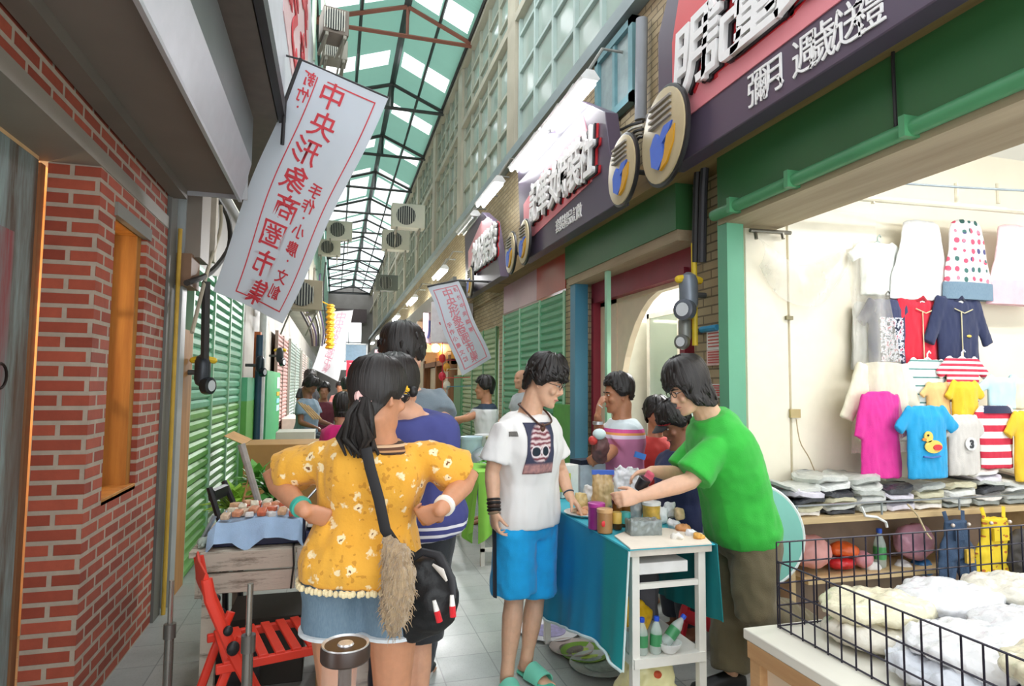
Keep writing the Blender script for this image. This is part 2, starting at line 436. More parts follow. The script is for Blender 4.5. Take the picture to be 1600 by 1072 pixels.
    def head(s, ears=True, nose=1.0, chin=0):
        m2 = MB(); n = 28
        m2.loft([[head_pt(2 * PI * j / n, z) for j in range(n)] for z, *_ in HEAD])
        m2.tube([(0, .078, .028), (0, .096, .002), (0, .108 * nose if nose else .1, -.024), (0, .098, -.034)], [.008, .010, .0135, .009], 10, round_ends=True)
        for x in (-1, 1):
            m2.ball((x * .012, .094, -.031), (.009, .010, .007), 8, 6)
            m2.tube([(x * .012, .090, .026), (x * .034, .088, .030), (x * .056, .070, .024)], [.007, .009, .006], 8, round_ends=True)
            m2.ball((x * .044, .070, -.026), (.022, .020, .02), 10, 8)
            if ears:
                m2.loft([[Vector((x * (.072 + .016 * (1 - q * q) ** .5 if 1 else 0), -.012 + math.sin(a) * 0, 0)) + Vector((x * .004 * math.cos(a), .017 * math.cos(a) * (1 - .4 * q * q) - .006 * q, .031 * q + .006 * math.sin(a) - .004)) for a in [2 * PI * j / 10 for j in range(10)]] for q in (-.95, -.7, -.3, .1, .5, .8, .95)])
        m2.tube([(-.02, .087, -.061), (0, .0955, -.060), (.02, .087, -.061)], [.004, .0075, .004], 8, round_ends=True)
        m2.tube([(-.017, .085, -.072), (0, .093, -.072), (.017, .085, -.072)], [.004, .0075, .004], 8, round_ends=True)
        m2.ball((0, .080, -.104), (.024, .016, .016), 10, 8)
        s.mb.add([s.HM @ Vector(p) for p in m2.v], m2.f)
        hb = s.HM @ Vector((0, -.028, -.065)); nk = s.J['neck']; k = s.S * s.build ** .6
        up = (nk - s.spine[-2]).normalized()
        s.mb.tube([nk - up * .05, nk, nk.lerp(hb, .5), hb, s.HM @ Vector((0, -.02, -.02))], [.078 * k, .067 * k, .060 * k, .060 * k, .052 * k], 14)
    def body(s, t0=-.04):
        s.torso(s.mb, t0, 1.02, -.012)
        me = remeshed(s.mb, s.voxel, 3, .4); o = link('body', me, s.skin, s.root); s.bodyo = o; return o
    def face(s, brow='#1a1412', lips='#b5716a', glasses=None, eyes=True):
        H = s.HM
        for x in (-1, 1):
            if eyes:
                m = MB(); m.ball((x * .032, .0835, .010), (.0125, .0075, .0055), 12, 8); m.v = [H @ Vector(p) for p in m.v]
                e = put('eye', m, plain('#e9e2da', .25, var=0), s.root, local=True)
                m = MB(); m.ball((x * .032, .0895, .010), (.0052, .0028, .0052), 10, 6); m.v = [H @ Vector(p) for p in m.v]
                put('iris', m, plain('#17100c', .2, var=0), e, local=True)
            m = MB(); m.tube([(x * .014, .0955, .0285), (x * .034, .0945, .033), (x * .054, .078, .027)], [.0035, .0045, .002], 6, round_ends=True); m.v = [H @ Vector(p) for p in m.v]
            put('eyebrow', m, plain(brow, .7, var=0), s.root, local=True)
        m = MB(); m.tube([(-.021, .0895, -.0665), (-.008, .0992, -.0655), (0, .0985, -.0665), (.008, .0992, -.0655), (.021, .0895, -.0665)], [.002, .0052, .005, .0052, .002], 8, round_ends=True); m.v = [H @ Vector(p) for p in m.v]
        put('lips', m, plain(lips, .45, var=.05), s.root, local=True)
        if glasses:
            m = MB()
            for x in (-1, 1):
                m.tube([(x * .034 + .024 * math.cos(q), .104 - .004 * abs(math.cos(q)), .010 + .016 * math.sin(q)) for q in [2 * PI * j / 16 for j in range(17)]], .0019, 6)
                m.tube([(x * .058, .101, .014), (x * .078, .06, .014), (x * .080, -.01, .012), (x * .078, -.03, -.004)], .0018, 6)
            m.tube([(-.011, .104, .012), (0, .107, .014), (.011, .104, .012)], .0017, 6); m.v = [H @ Vector(p) for p in m.v]
            put('glasses', m, plain(glasses, .3, var=0), s.root, local=True)
    def hair(s, lim, thick=.018, mat=None, locks=0, lock_len=.05, seed=1, lift=.006, name='hair', zt=.123, rough=.012, taper=.55, curve=.0, flop=(0, 0)):
        """lim(th)-> lowest z of the hair round the head; th=0 face"""
        rnd = random.Random(seed); nu, nv = 72, 26
        def P(u, v, extra=0.0):
            th = 2 * PI * u; zl = lim(th if th <= PI else th - 2 * PI); z = zt - (zt - zl) * (v ** .75)
            k = 1 - taper * max(0, (v - .75) / .25); o = thick * k + extra
            zz = max(z, -.115); p = head_pt(th, min(zz, .123), o)
            if z < -.09: p = head_pt(th, -.02, o); p.z = z
            elif z < -.03:  # hair hangs straight below the ears
                q = head_pt(th, -.02, o); q.z = z; p = q
            p.z += (thick + lift) * max(0, 1 - v * 1.6)
            nz = noise.noise(Vector((math.cos(th) * 9 + seed, math.sin(th) * 9, v * 1.6))) * rough + noise.noise(Vector((math.cos(th) * 26, math.sin(th) * 26 + seed, v * 2.2))) * rough * .5
            dirv = Vector((p.x, p.y + .01, max(0, p.z - .02))); dirv = dirv.normalized() if dirv.length > 1e-6 else Vector((0, 0, 1))
            return p + dirv * nz
        vs, fs, uvs = [], [], []
        for j in range(nv + 1):
            for i in range(nu + 1):
                vs.append(P(i / nu, j / nv)); uvs.append((i / nu, j / nv))
        W = nu + 1
        for j in range(nv):
            for i in range(nu): fs.append((j * W + i, j * W + i + 1, (j + 1) * W + i + 1, (j + 1) * W + i))
        me = bpy.data.meshes.new(name)
        allv = [tuple(s.HM @ p) for p in vs]; allf = list(fs); alluv = list(uvs)
        for q in range(locks):
            u = rnd.random(); v0 = rnd.uniform(.1, .8); dv = lock_len / .22; du = rnd.uniform(-.05, .05) + flop[0]
            pts = [P(u, v0, -.004), P(u + du * .4, min(1, v0 + dv * .4), .004 + rnd.random() * .006), P(u + du, min(1.0, v0 + dv), .004 + rnd.random() * .012)]
            m = MB(); m.tube(pts, [.010, .009, .002], 6, round_ends=False); o = len(allv)
            allv += [tuple(s.HM @ Vector(p)) for p in m.v]; allf += [tuple(i + o for i in f) for f in m.f]; alluv += [(u + (k % 6) * .01, v0 + .1 * (k // 6)) for k in range(len(m.v))]
        me.from_pydata(allv, [], allf); ul = me.uv_layers.new(name='UVMap')
        lu = [alluv[l.vertex_index] for l in me.loops]; ul.data.foreach_set('uv', [c for p in lu for c in p])
        me.shade_smooth()
        o = link(name, me, mat or hair_mat(), s.root); 
        so = o.modifiers.new('thick', 'SOLIDIFY'); so.thickness = .010; so.offset = -1
        return o
    def shirt(s, mat, t0=.0, t1=1.0, off=.018, flare=.0, sleeve=.62, sl_r=.066, sl_flare=.012, name='shirt', amp=.006, seed=0, sleeves='lr', sc=(14, 14, 6), voxel=.009, cuffdrop=0):
        mb = MB(); s.torso(mb, t0, t1, off, flare); k = s.S * s.build ** .7
        for sd in sleeves:
            a, e, w = s.J['s' + sd], s.J['e' + sd], s.J['w' + sd]
            a = a - Vector((0, 0, .016)); inner = a + (s.J['neck'] - a) * .45 - Vector((0, 0, .035))
            if sleeve <= 1: end = a.lerp(e, sleeve); pts = [inner, a, a.lerp(e, sleeve * .5), end]; rr = [sl_r * .8, sl_r * .94, sl_r + sl_flare * .5, sl_r + sl_flare]
            else: end = e.lerp(w, sleeve - 1); pts = [inner, a, a.lerp(e, .5), e, e.lerp(w, (sleeve - 1) * .5), end]; rr = [sl_r, sl_r + .004, sl_r, sl_r + sl_flare * .5, sl_r - .006 + sl_flare * .6, sl_r - .012 + sl_flare]
            mb.tube(pts, [r * k for r in rr], 16)
        me = remeshed(mb, voxel, 7, .5); wrinkle(me, amp, sc, seed); s.sh = link(name, me, mat, s.root); s.sh_me = me
        return s.sh
    def bottoms(s, mat, frac=.7, t1=.24, off=.016, rad=(.105, .10, .09), name='trousers', amp=.006, seed=3, voxel=.010, t0=-.05):
        """frac: 0..1 down the thigh to the knee, 1..2 on to the ankle"""
        mb = MB(); s.torso(mb, t0, t1, off); k = s.S * s.build ** .8
        for sd in 'lr':
            h, kn, an = s.J['h' + sd], s.J['k' + sd], s.J['a' + sd]
            if frac <= 1: pts = [h + Vector((0, 0, .05)), h, h.lerp(kn, frac * .5), h.lerp(kn, frac)]; rr = [rad[0], rad[0], (rad[0] + rad[1]) / 2, rad[1]]
            else:
                f = frac - 1; pts = [h + Vector((0, 0, .05)), h, h.lerp(kn, .5), kn, kn.lerp(an, f * .5), kn.lerp(an, f)]; rr = [rad[0], rad[0], (rad[0] + rad[1]) / 2, rad[1], (rad[1] + rad[2]) / 2, rad[2]]
            mb.tube(pts, [r * k for r in rr], 18)
        me = remeshed(mb, voxel, 6, .5); wrinkle(me, amp, (12, 12, 8), seed); return link(name, me, mat, s.root)
    def local(s, p): return s.Mi @ Vector(p)
    def patch(s, me, x0, x1, z0, z1, mat, name='print', front=1, n=18, lift=.003, parent=None, flip=False):
        """flat graphic printed on cloth: a skin-thin patch following the garment"""
        bv = BVHTree.FromPolygons([v.co for v in me.vertices], [p.vertices for p in me.polygons]); pts = {}
        for j in range(n + 1):
            for i in range(n + 1):
                x = x0 + (x1 - x0) * i / n; z = z0 + (z1 - z0) * j / n
                h = bv.ray_cast(Vector((x, front * 1.0, z)), Vector((0, -front, 0)))
                if h[0] is not None: pts[(i, j)] = h[0] + Vector((0, front * lift, 0))
        vs, idx, uv = [], {}, []
        for k, p in pts.items(): idx[k] = len(vs); vs.append(p); uv.append((k[0] / n, k[1] / n))
        fs = [(idx[(i, j)], idx[(i + 1, j)], idx[(i + 1, j + 1)], idx[(i, j + 1)]) for j in range(n) for i in range(n) if all(q in idx for q in ((i, j), (i + 1, j), (i + 1, j + 1), (i, j + 1)))]
        m = bpy.data.meshes.new(name); m.from_pydata([tuple(p) for p in vs], [], fs); ul = m.uv_layers.new(name='UVMap')
        ul.data.foreach_set('uv', [c for l in m.loops for c in uv[l.vertex_index]]); m.shade_smooth()
        o = link(name, m, mat, parent or s.root); so = o.modifiers.new('thick', 'SOLIDIFY'); so.thickness = .003; return o
    def part(s, name, mb, mat, parent=None, label=None, bevel=0, smooth=40):
        """mb in world space -> part in the person's frame"""
        mb.v = [tuple(s.Mi @ Vector(p)) for p in mb.v]
        return put(name, mb, mat, parent or s.root, local=True, label=label, bevel=bevel, smooth=smooth)

def hairline(front=.062, side=-.01, back=-.07, temple=.03):
    """short hair: front fringe height, sideburn, nape"""
    def f(th):
        a = abs(th)
        if a < .75: return front
        if a < 1.15: return front + (temple - front) * (a - .75) / .4
        if a < 1.45: return temple + (side - temple) * (a - 1.15) / .3
        if a < 1.75: return side
        if a < 2.1: return side + (.01 - side) * (a - 1.75) / .35 if back < .0 else side
        return .01 + (back - .01) * min(1, (a - 2.1) / .4)
    return f
# ------------------------------------------------------------------ the people
def floor_at(px, D):
    p = CAM + (FLAT_R * ((px - 800) / FPX) + FLAT_F) * D; return Vector((p.x, p.y, 0))
def onfloor(px, D, z): p = floor_at(px, D); return (p.x, p.y, z)
def wj(p, P=None): return p

# --- woman in the yellow blouse (seen from behind)
yb = floor_at(570, 2.08)
J = dict(head=(590, 620, 2.03), neck=(590, 688, 2.06), pelvis=(565, 905, 2.07), mid=(572, 800, 2.09), sl=(508, 708, 2.06), sr=(668, 706, 2.08), el=(426, 746, 2.16), er=(732, 746, 2.16), wl=(474, 796, 1.965), wr=(691, 794, 1.965),
         hl=(523, 915, 2.08), hr=(615, 915, 2.08), kl=(528, 1110, 2.06), kr=(612, 1110, 2.06), al=(530, 1285, 2.06), ar=(612, 1285, 2.06))
w = Person('person in a yellow floral blouse and denim shorts, hands on hips, seen from behind', yb, 180, J, 1.60, '#c98f6d', head_a=146, head_pitch=-6, build=1.08, torso_w=.93, belly=.02)
w.head(); w.arm('l', dict(d=(.75, -.35, -.3), n=(.5, 0, -.8), curl=.9)); w.arm('r', dict(d=(-.75, -.4, -.3), n=(-.5, 0, -.8), curl=.9))
w.leg('l', foot=(-.1, 0, -1)); w.leg('r', foot=(.1, 0, -1)); w.body(); w.face(glasses='#2a2422')
def long_back(th):
    a = abs(th)
    return .062 if a < .8 else (.062 - (a - .8) * .13 if a < 1.3 else (-.003 if a < 1.8 else max(-.085, -.003 - (a - 1.8) * .12)))
w.hair(long_back, thick=.009, rough=.003, taper=.7, seed=3, lift=0)
hm = w.HM; pony = MB(); rnd = random.Random(5)
root_p = w.Mi @ atD(568, 625, 2.19)
for k in range(64):
    q = Vector((max(-.034, min(.034, rnd.gauss(0, .019))), rnd.gauss(0, .012), 0)); e1 = w.Mi @ atD(560 + rnd.gauss(0, 5), 655, 2.155 - 2*.01); e2 = w.Mi @ atD(561 + rnd.gauss(0, 8), 683, 1.945 + rnd.gauss(0, .008)); e3 = w.Mi @ atD(566 + rnd.gauss(0, 6), 706 + rnd.gauss(0, 5), 1.95)
    a0 = w.Mi @ atD(569, 622, 1.945); a1 = w.Mi @ atD(562, 646, 1.915)
    pony.tube([a0 + q * .35, a1 + q * .95, e2 + q * 1.05, e3 + q * .9], [.009, .011, .010, .004], 6)
me = pony.mesh('ponytail', 80, recalc=False); ul = me.uv_layers.new(name='UVMap')
ul.data.foreach_set('uv', [c for l in me.loops for c in ((l.vertex_index * .013) % 1, (l.vertex_index % 24) / 24)])
link('ponytail', me, hair_mat(), w.root)
m = MB(); c = atD(569, 621, 1.945); m.lathe(c, [(.014, -.008), (.026, -.010), (.031, 0), (.026, .010), (.014, .008)], 18, axis=(.2, -1, .5)); w.part('hair_tie', m, cloth('#e8b9b4'), label='pale pink hair tie')
t = NT('yellow_floral_cloth'); v = t.coord(); vo = t.n('ShaderNodeTexVoronoi'); vo.inputs['Scale'].default_value = 23; vo.inputs['Randomness'].default_value = .95
wob = t.mix(.035, v, t.noise(v, 60, 2, out='Color')); t.l(wob, vo.inputs['Vector'])
pick = t.math('GREATER_THAN', t.sep(vo.outputs['Color'])[0], .42)
pet = t.math('MULTIPLY', pick, t.ramp(vo.outputs['Distance'], [(.27, 1.0), (.36, 0.0)])); cen = t.math('MULTIPLY', pick, t.ramp(vo.outputs['Distance'], [(.08, 1.0), (.13, 0.0)]))
basec = t.mix(t.noise(v, 7, 4), '#dd9a22', '#efb545'); basec = t.mix(t.math('MULTIPLY', t.math('GREATER_THAN', t.noise(v, 46, 1), .66), .6), basec, '#b9791c')
t.color(t.mix(cen, t.mix(pet, basec, '#f6dfb0'), '#7a4a25')); t.bump(t.noise(v, 90, 3), .25, .01); YB = t.set(.85, 0, Sheen_Weight=.2)
w.shirt(YB, t0=.03, t1=.965, off=.016, flare=.06, sleeve=.74, sl_r=.062, sl_flare=.020, name='blouse', amp=.011, seed=2, sc=(17, 17, 3.5))
m = MB(); w.torso(m, .945, 1.015, .012); put('collar', remeshed(m, .008, 3), stripes([(0, '#5a3a28'), (.3, '#d9b894'), (.55, '#3a2a22'), (.8, '#b88a5e')], 2, .03), w.root, local=True)
m = MB()
zl = min(v.co.z for v in w.sh_me.vertices) + .012; low = [v.co for v in w.sh_me.vertices if v.co.z < zl + .03]; cc = sum(low, Vector()) / len(low); best = {}
for q in low:
    k = int((math.atan2(q.y - cc.y, q.x - cc.x) + PI) / (2 * PI) * 90); r_ = math.hypot(q.x - cc.x, q.y - cc.y)
    if k not in best or r_ > best[k][0]: best[k] = (r_, q)
for k, (r_, q) in best.items(): m.ball((q.x, q.y, zl - .002 + .003 * (k % 2)), (.009, .009, .011), 6, 4)
put('lace_hem', m, cloth('#f3dfb2'), w.root, local=True)
t = NT('denim'); v = t.coord(); n = t.noise(v, 5, 4); wv = t.noise(t.mapv(v, (300, 300, 60)), 1, 2)
t.color(t.mix(wv, t.mix(n, '#48637a', '#688399'), '#8299a8')); t.bump(wv, .2, .004); DENIM = t.set(.85)
w.bottoms(DENIM, frac=.34, t1=.22, off=.016, rad=(.112, .110, .1), name='denim_shorts', amp=.008)
for sd in 'lr':
    h, kn = w.J['h' + sd], w.J['k' + sd]; c = h.lerp(kn, .34); m = MB(); m.lathe(c, [(.113, -.006), (.119, -.004), (.119, .006), (.112, .008)], 28); put('frayed_hem', m, cloth('#dfe6ea'), w.root, local=True)
m = MB(); c = w.J['wl'].lerp(w.J['el'], .08); ax = (w.J['wl'] - w.J['el']); m.lathe(c, [(.027, -.010), (.033, -.009), (.034, 0), (.033, .009), (.027, .010)], 18, axis=ax); put('bracelet', m, plain('#3fae9c', .4), w.root, local=True, label='teal wristband')
m = MB(); c = w.J['wr'].lerp(w.J['er'], .08); ax = (w.J['wr'] - w.J['er']); m.lathe(c, [(.027, -.010), (.034, -.008), (.034, .008), (.027, .010)], 18, axis=ax); put('bracelet', m, plain('#efe6da', .4), w.root, local=True, label='cream wristband')

# her shoulder bag
bag = thing('shoulder_bag', atD(676, 990, 2.03), 'black shoulder bag with red-tipped tassels and a fur tail, on the person in yellow', 'bag')
def bagpart(name, mb, mat, **kw): return put(name, mb, mat, bag, **kw)
m = MB(); B = lambda x, y, D: atD(x, y, D)
cen = [(664, 868, 2.03, .055, .045), (672, 890, 2.03, .075, .07), (674, 920, 2.02, .088, .085), (673, 950, 2.02, .092, .09), (670, 975, 2.02, .088, .075), (662, 990, 2.02, .066, .05), (658, 994, 2.02, .03, .025)]
m.loft([[B(x, y, D) + FLAT_R * (math.cos(q) * rx) + FLAT_F * (math.sin(q) * ry) - Vector((0, 0, math.cos(q) * rx * .22 * (-1 if y > 940 else 0))) for q in [2 * PI * j / 28 for j in range(28)]] for x, y, D, rx, ry in cen])
me = remeshed(m, .008, 3); wrinkle(me, .012, (12, 12, 14), 4); bagpart('pouch', me, plain('#131315', .55, 0, .2, 9, .3, 40))
m = MB(); pts = [atD(572, 700, 1.91), atD(578, 730, 1.90), atD(592, 780, 1.90), atD(602, 828, 1.89), atD(622, 858, 1.92), atD(650, 872, 1.97)]
m.tube(pts, .017, 8, flat=(FWD, .22)); bagpart('strap', m, plain('#1d1c1e', .7))
m = MB(); m.tube([atD(640, 876, 1.97), atD(660, 862, 1.96), atD(684, 868, 1.97), atD(705, 905, 1.95), atD(709, 935, 1.94)], [.010, .013, .016, .015, .008], 8, flat=(FWD, .4)); bagpart('flap_strap', m, plain('#232327', .5))
m = MB(); m.tube([atD(676, 882, 1.965), atD(690, 893, 1.95), atD(698, 908, 1.94)], [.004, .011, .004], 8, flat=(FWD, .4)); bagpart('trim_patch', m, plain('#d9d2c8', .5))
for (x0, y0, x1, y1) in ((678, 938, 687, 972), (706, 930, 708, 964)):
    m = MB(); a, b = atD(x0, y0, 1.935), atD(x1, y1, 1.925); m.tube([a, a.lerp(b, .5)], [.006, .009], 8); ts = bagpart('tassel', m, cloth('#f1ece6'))
    m = MB(); m.tube([a.lerp(b, .5), b], [.0095, .010], 8); put('tassel_tip', m, cloth('#d81f2a'), ts)
t = NT('fox_fur'); v = t.coord(); n = t.noise(t.mapv(v, (60, 60, 9)), 1, 5, .7); t.color(t.mix(n, '#8b6a48', '#d8bd94')); t.bump(n, 1, .02); FUR = t.set(.9, 0, Sheen_Weight=.5)
m = MB(); m.tube([atD(606, 846, 1.885), atD(616, 860, 1.88), atD(622, 890, 1.87), atD(622, 930, 1.865), atD(616, 965, 1.865), atD(612, 992, 1.87)], [.018, .040, .050, .049, .040, .012], 18, flat=(FWD, .7), round_ends=True)
me = remeshed(m, .006, 1); wrinkle(me, .010, (90, 90, 26), 8); tail = bagpart('fur_tail', me, FUR, label='fluffy beige fur tail charm')
fr = MB(); rnd = random.Random(2); vs = list(me.vertices); tl = tail.location + bag.location
for k in range(420):
    vv = rnd.choice(vs); p = vv.co + tl; nrm = vv.normal; e = p + nrm * .010 + Vector((rnd.gauss(0, .004), rnd.gauss(0, .004), -.016)); fr.tube([p - nrm * .004, p + nrm * .006 + Vector((0, 0, -.004)), e], [.0016, .0013, .0003], 3)
put('fur_tuft', fr, FUR, tail, kind='stuff')

# --- man in the white T-shirt
D0 = 3.34; rt = floor_at(815, D0)
J = dict(head=(851, 598, 3.34), neck=(828, 645, 3.36), pelvis=(823, 830, 3.36), mid=(822, 740, 3.38), sr=(785, 668, 3.24), sl=(856, 664, 3.48), er=(769, 738, 3.22), wr=(772, 797, 3.16), el=(874, 730, 3.52), wl=(890, 775, 3.40),
         hr=(803, 838, 3.30), hl=(838, 836, 3.43), kr=(803, 940, 3.28), kl=(836, 938, 3.44), ar=onfloor(797, 3.30, .085), al=onfloor(826, 3.47, .085))
w = Person('person in a white T-shirt with a skull print and bright blue shorts', rt, 40, J, 1.70, '#dcae90', head_a=72, head_pitch=-20, build=.97, torso_w=1.0)
w.head(); w.arm('r', dict(d=(.08, -1, .1), n=(.9, 0, -.4), curl=.7)); w.arm('l', dict(d=(.6, -.75, .35), n=(-.2, -.8, .2), curl=.35))
w.leg('r', foot=(.25, 0, 1)); w.leg('l', foot=(.62, 0, .8)); w.body(); w.face(glasses='#3c3330')
w.hair(hairline(.040, -.012, -.068, .026), thick=.018, rough=.012, locks=120, lock_len=.07, seed=11, lift=.0, flop=(.03, 0))
t = NT('white_tee'); v = t.coord(); t.color('#ece9e6'); t.bump(t.noise(v, 200, 2), .12, .004); WT = t.set(.85)
w.shirt(WT, t0=.075, t1=1.0, off=.034, sleeve=.74, sl_r=.068, sl_flare=.018, name='t_shirt', amp=.009, seed=6)
t = NT('skull_print'); u = t.sep(t.coord('UV')); v = t.coord('UV')
n1 = t.noise(v, 5, 5, .7); wv = t.n('ShaderNodeTexWave'); wv.wave_type = 'BANDS'; wv.bands_direction = 'Y'; t.l(v, wv.inputs[0]); wv.inputs['Scale'].default_value = 3.2; wv.inputs['Distortion'].default_value = 6; wv.inputs['Detail'].default_value = 2
base = t.mix(n1, '#2a3550', '#4d4a5e')
dx = t.math('SUBTRACT', u[0], .52); dy = t.math('SUBTRACT', u[1], .60)
sk = t.math('SQRT', t.math('ADD', t.math('POWER', t.math('DIVIDE', dx, .42), 2), t.math('POWER', t.math('DIVIDE', dy, .40), 2)))
skm = t.ramp(sk, [(.85, 1.0), (1.0, 0.0)]); boned = t.mix(wv.outputs[0], '#7b2b3c', '#e9d3d3')
col = t.mix(skm, base, boned)
for ex in (.36, .70):
    e = t.math('SQRT', t.math('ADD', t.math('POWER', t.math('DIVIDE', t.math('SUBTRACT', u[0], ex), .14), 2), t.math('POWER', t.math('DIVIDE', t.math('SUBTRACT', u[1], .44), .10), 2)))
    col = t.mix(t.ramp(e, [(.8, 1.0), (1.0, 0.0)]), col, '#1d2a36'); e2_ = t.math('MULTIPLY', e, .5); ring = t.math('MULTIPLY', t.ramp(e2_, [(.46, 0.0), (.50, 1.0)]), t.ramp(e2_, [(.57, 1.0), (.63, 0.0)])); col = t.mix(ring, col, '#e6dfe2')
jaw = t.ramp(u[1], [(.16, 1.0), (.22, 0.0)]); col = t.mix(t.math('MULTIPLY', jaw, t.noise(v, 9, 4)), col, '#e6a79b')
t.color(col); SK = t.set(.8)
zc = (w.Mi @ atD(842, 700, 3.2)).z; xc = (w.Mi @ atD(842, 700, 3.22)).x
w.patch(w.sh_me, -.115, .055, zc - .135, zc + .125, SK, name='skull_print', n=22, parent=w.sh)
zz = (w.Mi @ atD(803, 678, 3.2)).z; w.patch(w.sh_me, .095, .135, zz - .012, zz + .012, plain('#6b6762', .7), name='chest_logo', n=6, parent=w.sh)
SB = cloth('#0da2e2'); w.bottoms(SB, frac=.86, t1=.13, off=.022, rad=(.118, .124, .1), name='shorts', amp=.012, seed=9)
m = MB(); hp, kp = w.J['hr'], w.J['kr']; ax = Vector((1, 0, 0)); m.tube([hp + ax * .125 + Vector((0, -.01, .06)), hp.lerp(kp, .4) + ax * .129, hp.lerp(kp, .86) + ax * .127], .017, 8, flat=((1, 0, 0), .3)); put('side_stripe', m, cloth('#14202e'), w.root, local=True, label='dark stripe down the side of the shorts')
m = MB(); nk = w.J['neck']; pend = w.Mi @ atD(848, 668, 3.17)
pts = [nk + Vector((.055, -.03, .045)), nk + Vector((.07, .045, .01)), nk + Vector((.055, .11, -.04)), pend + Vector((.008, .002, .01)), pend + Vector((-.008, .002, .01)), nk + Vector((-.055, .11, -.04)), nk + Vector((-.07, .045, .01)), nk + Vector((-.055, -.03, .045)), nk + Vector((0, -.07, .05)), nk + Vector((.055, -.03, .045))]
m.tube([cat_interp(pts, k / 60) for k in range(61)], .0055, 8); put('necklace', m, plain('#4a2a1e', .5), w.root, local=True, label='dark brown bead necklace')
m = MB(); m.ball(pend, (.016, .010, .022), 10, 8); put('pendant', m, plain('#5d3b2c', .4), w.root, local=True)
axr = (w.J['wr'] - w.J['er']).normalized()
for k, (cl, rr) in enumerate((('#2b211c', .008), ('#171313', .0095), ('#3b2a22', .008), ('#15110f', .009), ('#7a6750', .006))):
    m = MB(); c = w.J['wr'] - axr * (.052 - .017 * k); m.lathe(c, [(.027, -rr), (.027 + rr * .8, -rr * .7), (.027 + rr * 1.2, 0), (.027 + rr * .8, rr * .7), (.027, rr)], 18, axis=axr)
    mm = m.mesh('bracelet', 0); put('bracelet', mm, plain(cl, .5, 0, .3, 90), w.root, local=True)
m = MB(); axl = (w.J['wl'] - w.J['el']).normalized(); m.lathe(w.J['wl'] - axl * .02, [(.027, -.006), (.032, 0), (.027, .006)], 16, axis=axl); put('watch_band', m, plain('#3a4654', .4), w.root, local=True)
MINT = plain('#5fc9ac', .45, 0, .06)
for sd, ft in (('r', (.25, 0, 1)), ('l', (.62, 0, .8))):
    d = w.vec(ft); d.z = 0; d.normalize(); xs = Vector((0, 0, 1)).cross(d); an = w.J['a' + sd]; o = Vector((an.x, an.y, 0))
    m = MB(); rings = []
    for tt, hw in ((-.055, .020), (-.045, .033), (0, .037), (.06, .038), (.12, .047), (.17, .045), (.20, .032), (.212, .015)):
        rings.append([o + d * tt + xs * math.cos(q) * hw + Vector((0, 0, .013 + .012 * math.sin(q))) for q in [2 * PI * j / 12 for j in range(12)]])
    m.loft(rings); sl = put('slipper_sole', m, MINT, w.root, local=True)
    m = MB(); m.grid(lambda u, v: o + d * (.055 + .105 * v - .012 * abs(2 * u - 1)) + xs * (math.cos(PI * (1 - u)) * .052) + Vector((0, 0, .016 + math.sin(PI * u) * (.072 - .026 * v))), 18, 8, .006); put('slipper_strap', m, plain('#7fdcc0', .45, 0, .06), sl, local=True)

# --- vendor in the green T-shirt
rt = floor_at(1140, 3.2)
J = dict(head=(1076, 606, 3.16), neck=(1108, 652, 3.2), pelvis=(1158, 850, 3.22), mid=(1150, 755, 3.22), sl=(1118, 694, 3.04), sr=(1092, 690, 3.38), el=(1078, 752, 2.98), wl=(1000, 776, 2.96), er=(1062, 742, 3.34), wr=(1020, 736, 3.2),
         hl=(1180, 855, 3.13), hr=(1142, 855, 3.32), kl=(1178, 950, 3.02), al=(1262, 985, 3.22), kr=(1140, 955, 3.3), ar=onfloor(1136, 3.32, .09))
w = Person('person in a bright green T-shirt and olive trousers, bending over the stall table', rt, -86, J, 1.72, '#e0b294', head_pitch=-26, head_a=-80, build=1.1, belly=.03)
w.head(ears=False); w.arm('l', dict(d=(-1, -.12, .1), n=(.1, -.3, -1), curl=.75)); w.arm('r', dict(d=(-.9, -.1, .2), n=(0, -.9, .3), curl=.5))
w.leg('r', foot=(-1, 0, .15)); w.leg('l'); w.body(); w.face(glasses='#2b2523')
def bowl(th):
    a = abs(th); return .040 - .01 * math.cos(a * 5) if a < .8 else (.04 - (a - .8) * .26 if a < 1.25 else max(-.125, -.077 - (a - 1.25) * .06))
w.hair(bowl, thick=.020, lift=.0, rough=.007, locks=90, lock_len=.09, seed=21, taper=.35)
GT = cloth('#31b23a'); w.shirt(GT, t0=.06, off=.034, sleeve=.86, sl_r=.066, sl_flare=.022, t1=1.02, name='t_shirt', amp=.009, seed=16, sc=(9, 9, 9))
w.bottoms(cloth('#6a6047'), frac=1.95, t1=.2, off=.024, rad=(.118, .095, .09), name='trousers', amp=.012, seed=4)
an = w.J['ar']; d = w.vec((-1, 0, .15)); d.z = 0; d.normalize(); o = Vector((an.x, an.y, 0)); xs = Vector((0, 0, 1)).cross(d)
m = MB(); m.loft([[o + d * tt + xs * math.cos(q) * hw + Vector((0, 0, max(.004, zc + hh * math.sin(q)))) for q in [2 * PI * j / 14 for j in range(14)]] for tt, hw, hh, zc in ((-.075, .02, .03, .045), (-.06, .038, .05, .05), (0, .042, .055, .055), (.08, .045, .042, .042), (.15, .05, .03, .032), (.20, .04, .024, .026), (.218, .018, .014, .02))])
put('shoe', m, plain('#17181a', .5), w.root, local=True); m = MB(); m.tube([o - d * .05 + Vector((0, 0, .10)) + xs * .04, o - d * .07 + Vector((0, 0, .105)), o - d * .05 + Vector((0, 0, .10)) - xs * .04], .008, 8); put('sock', m, cloth('#e8e6e2'), w.root, local=True)

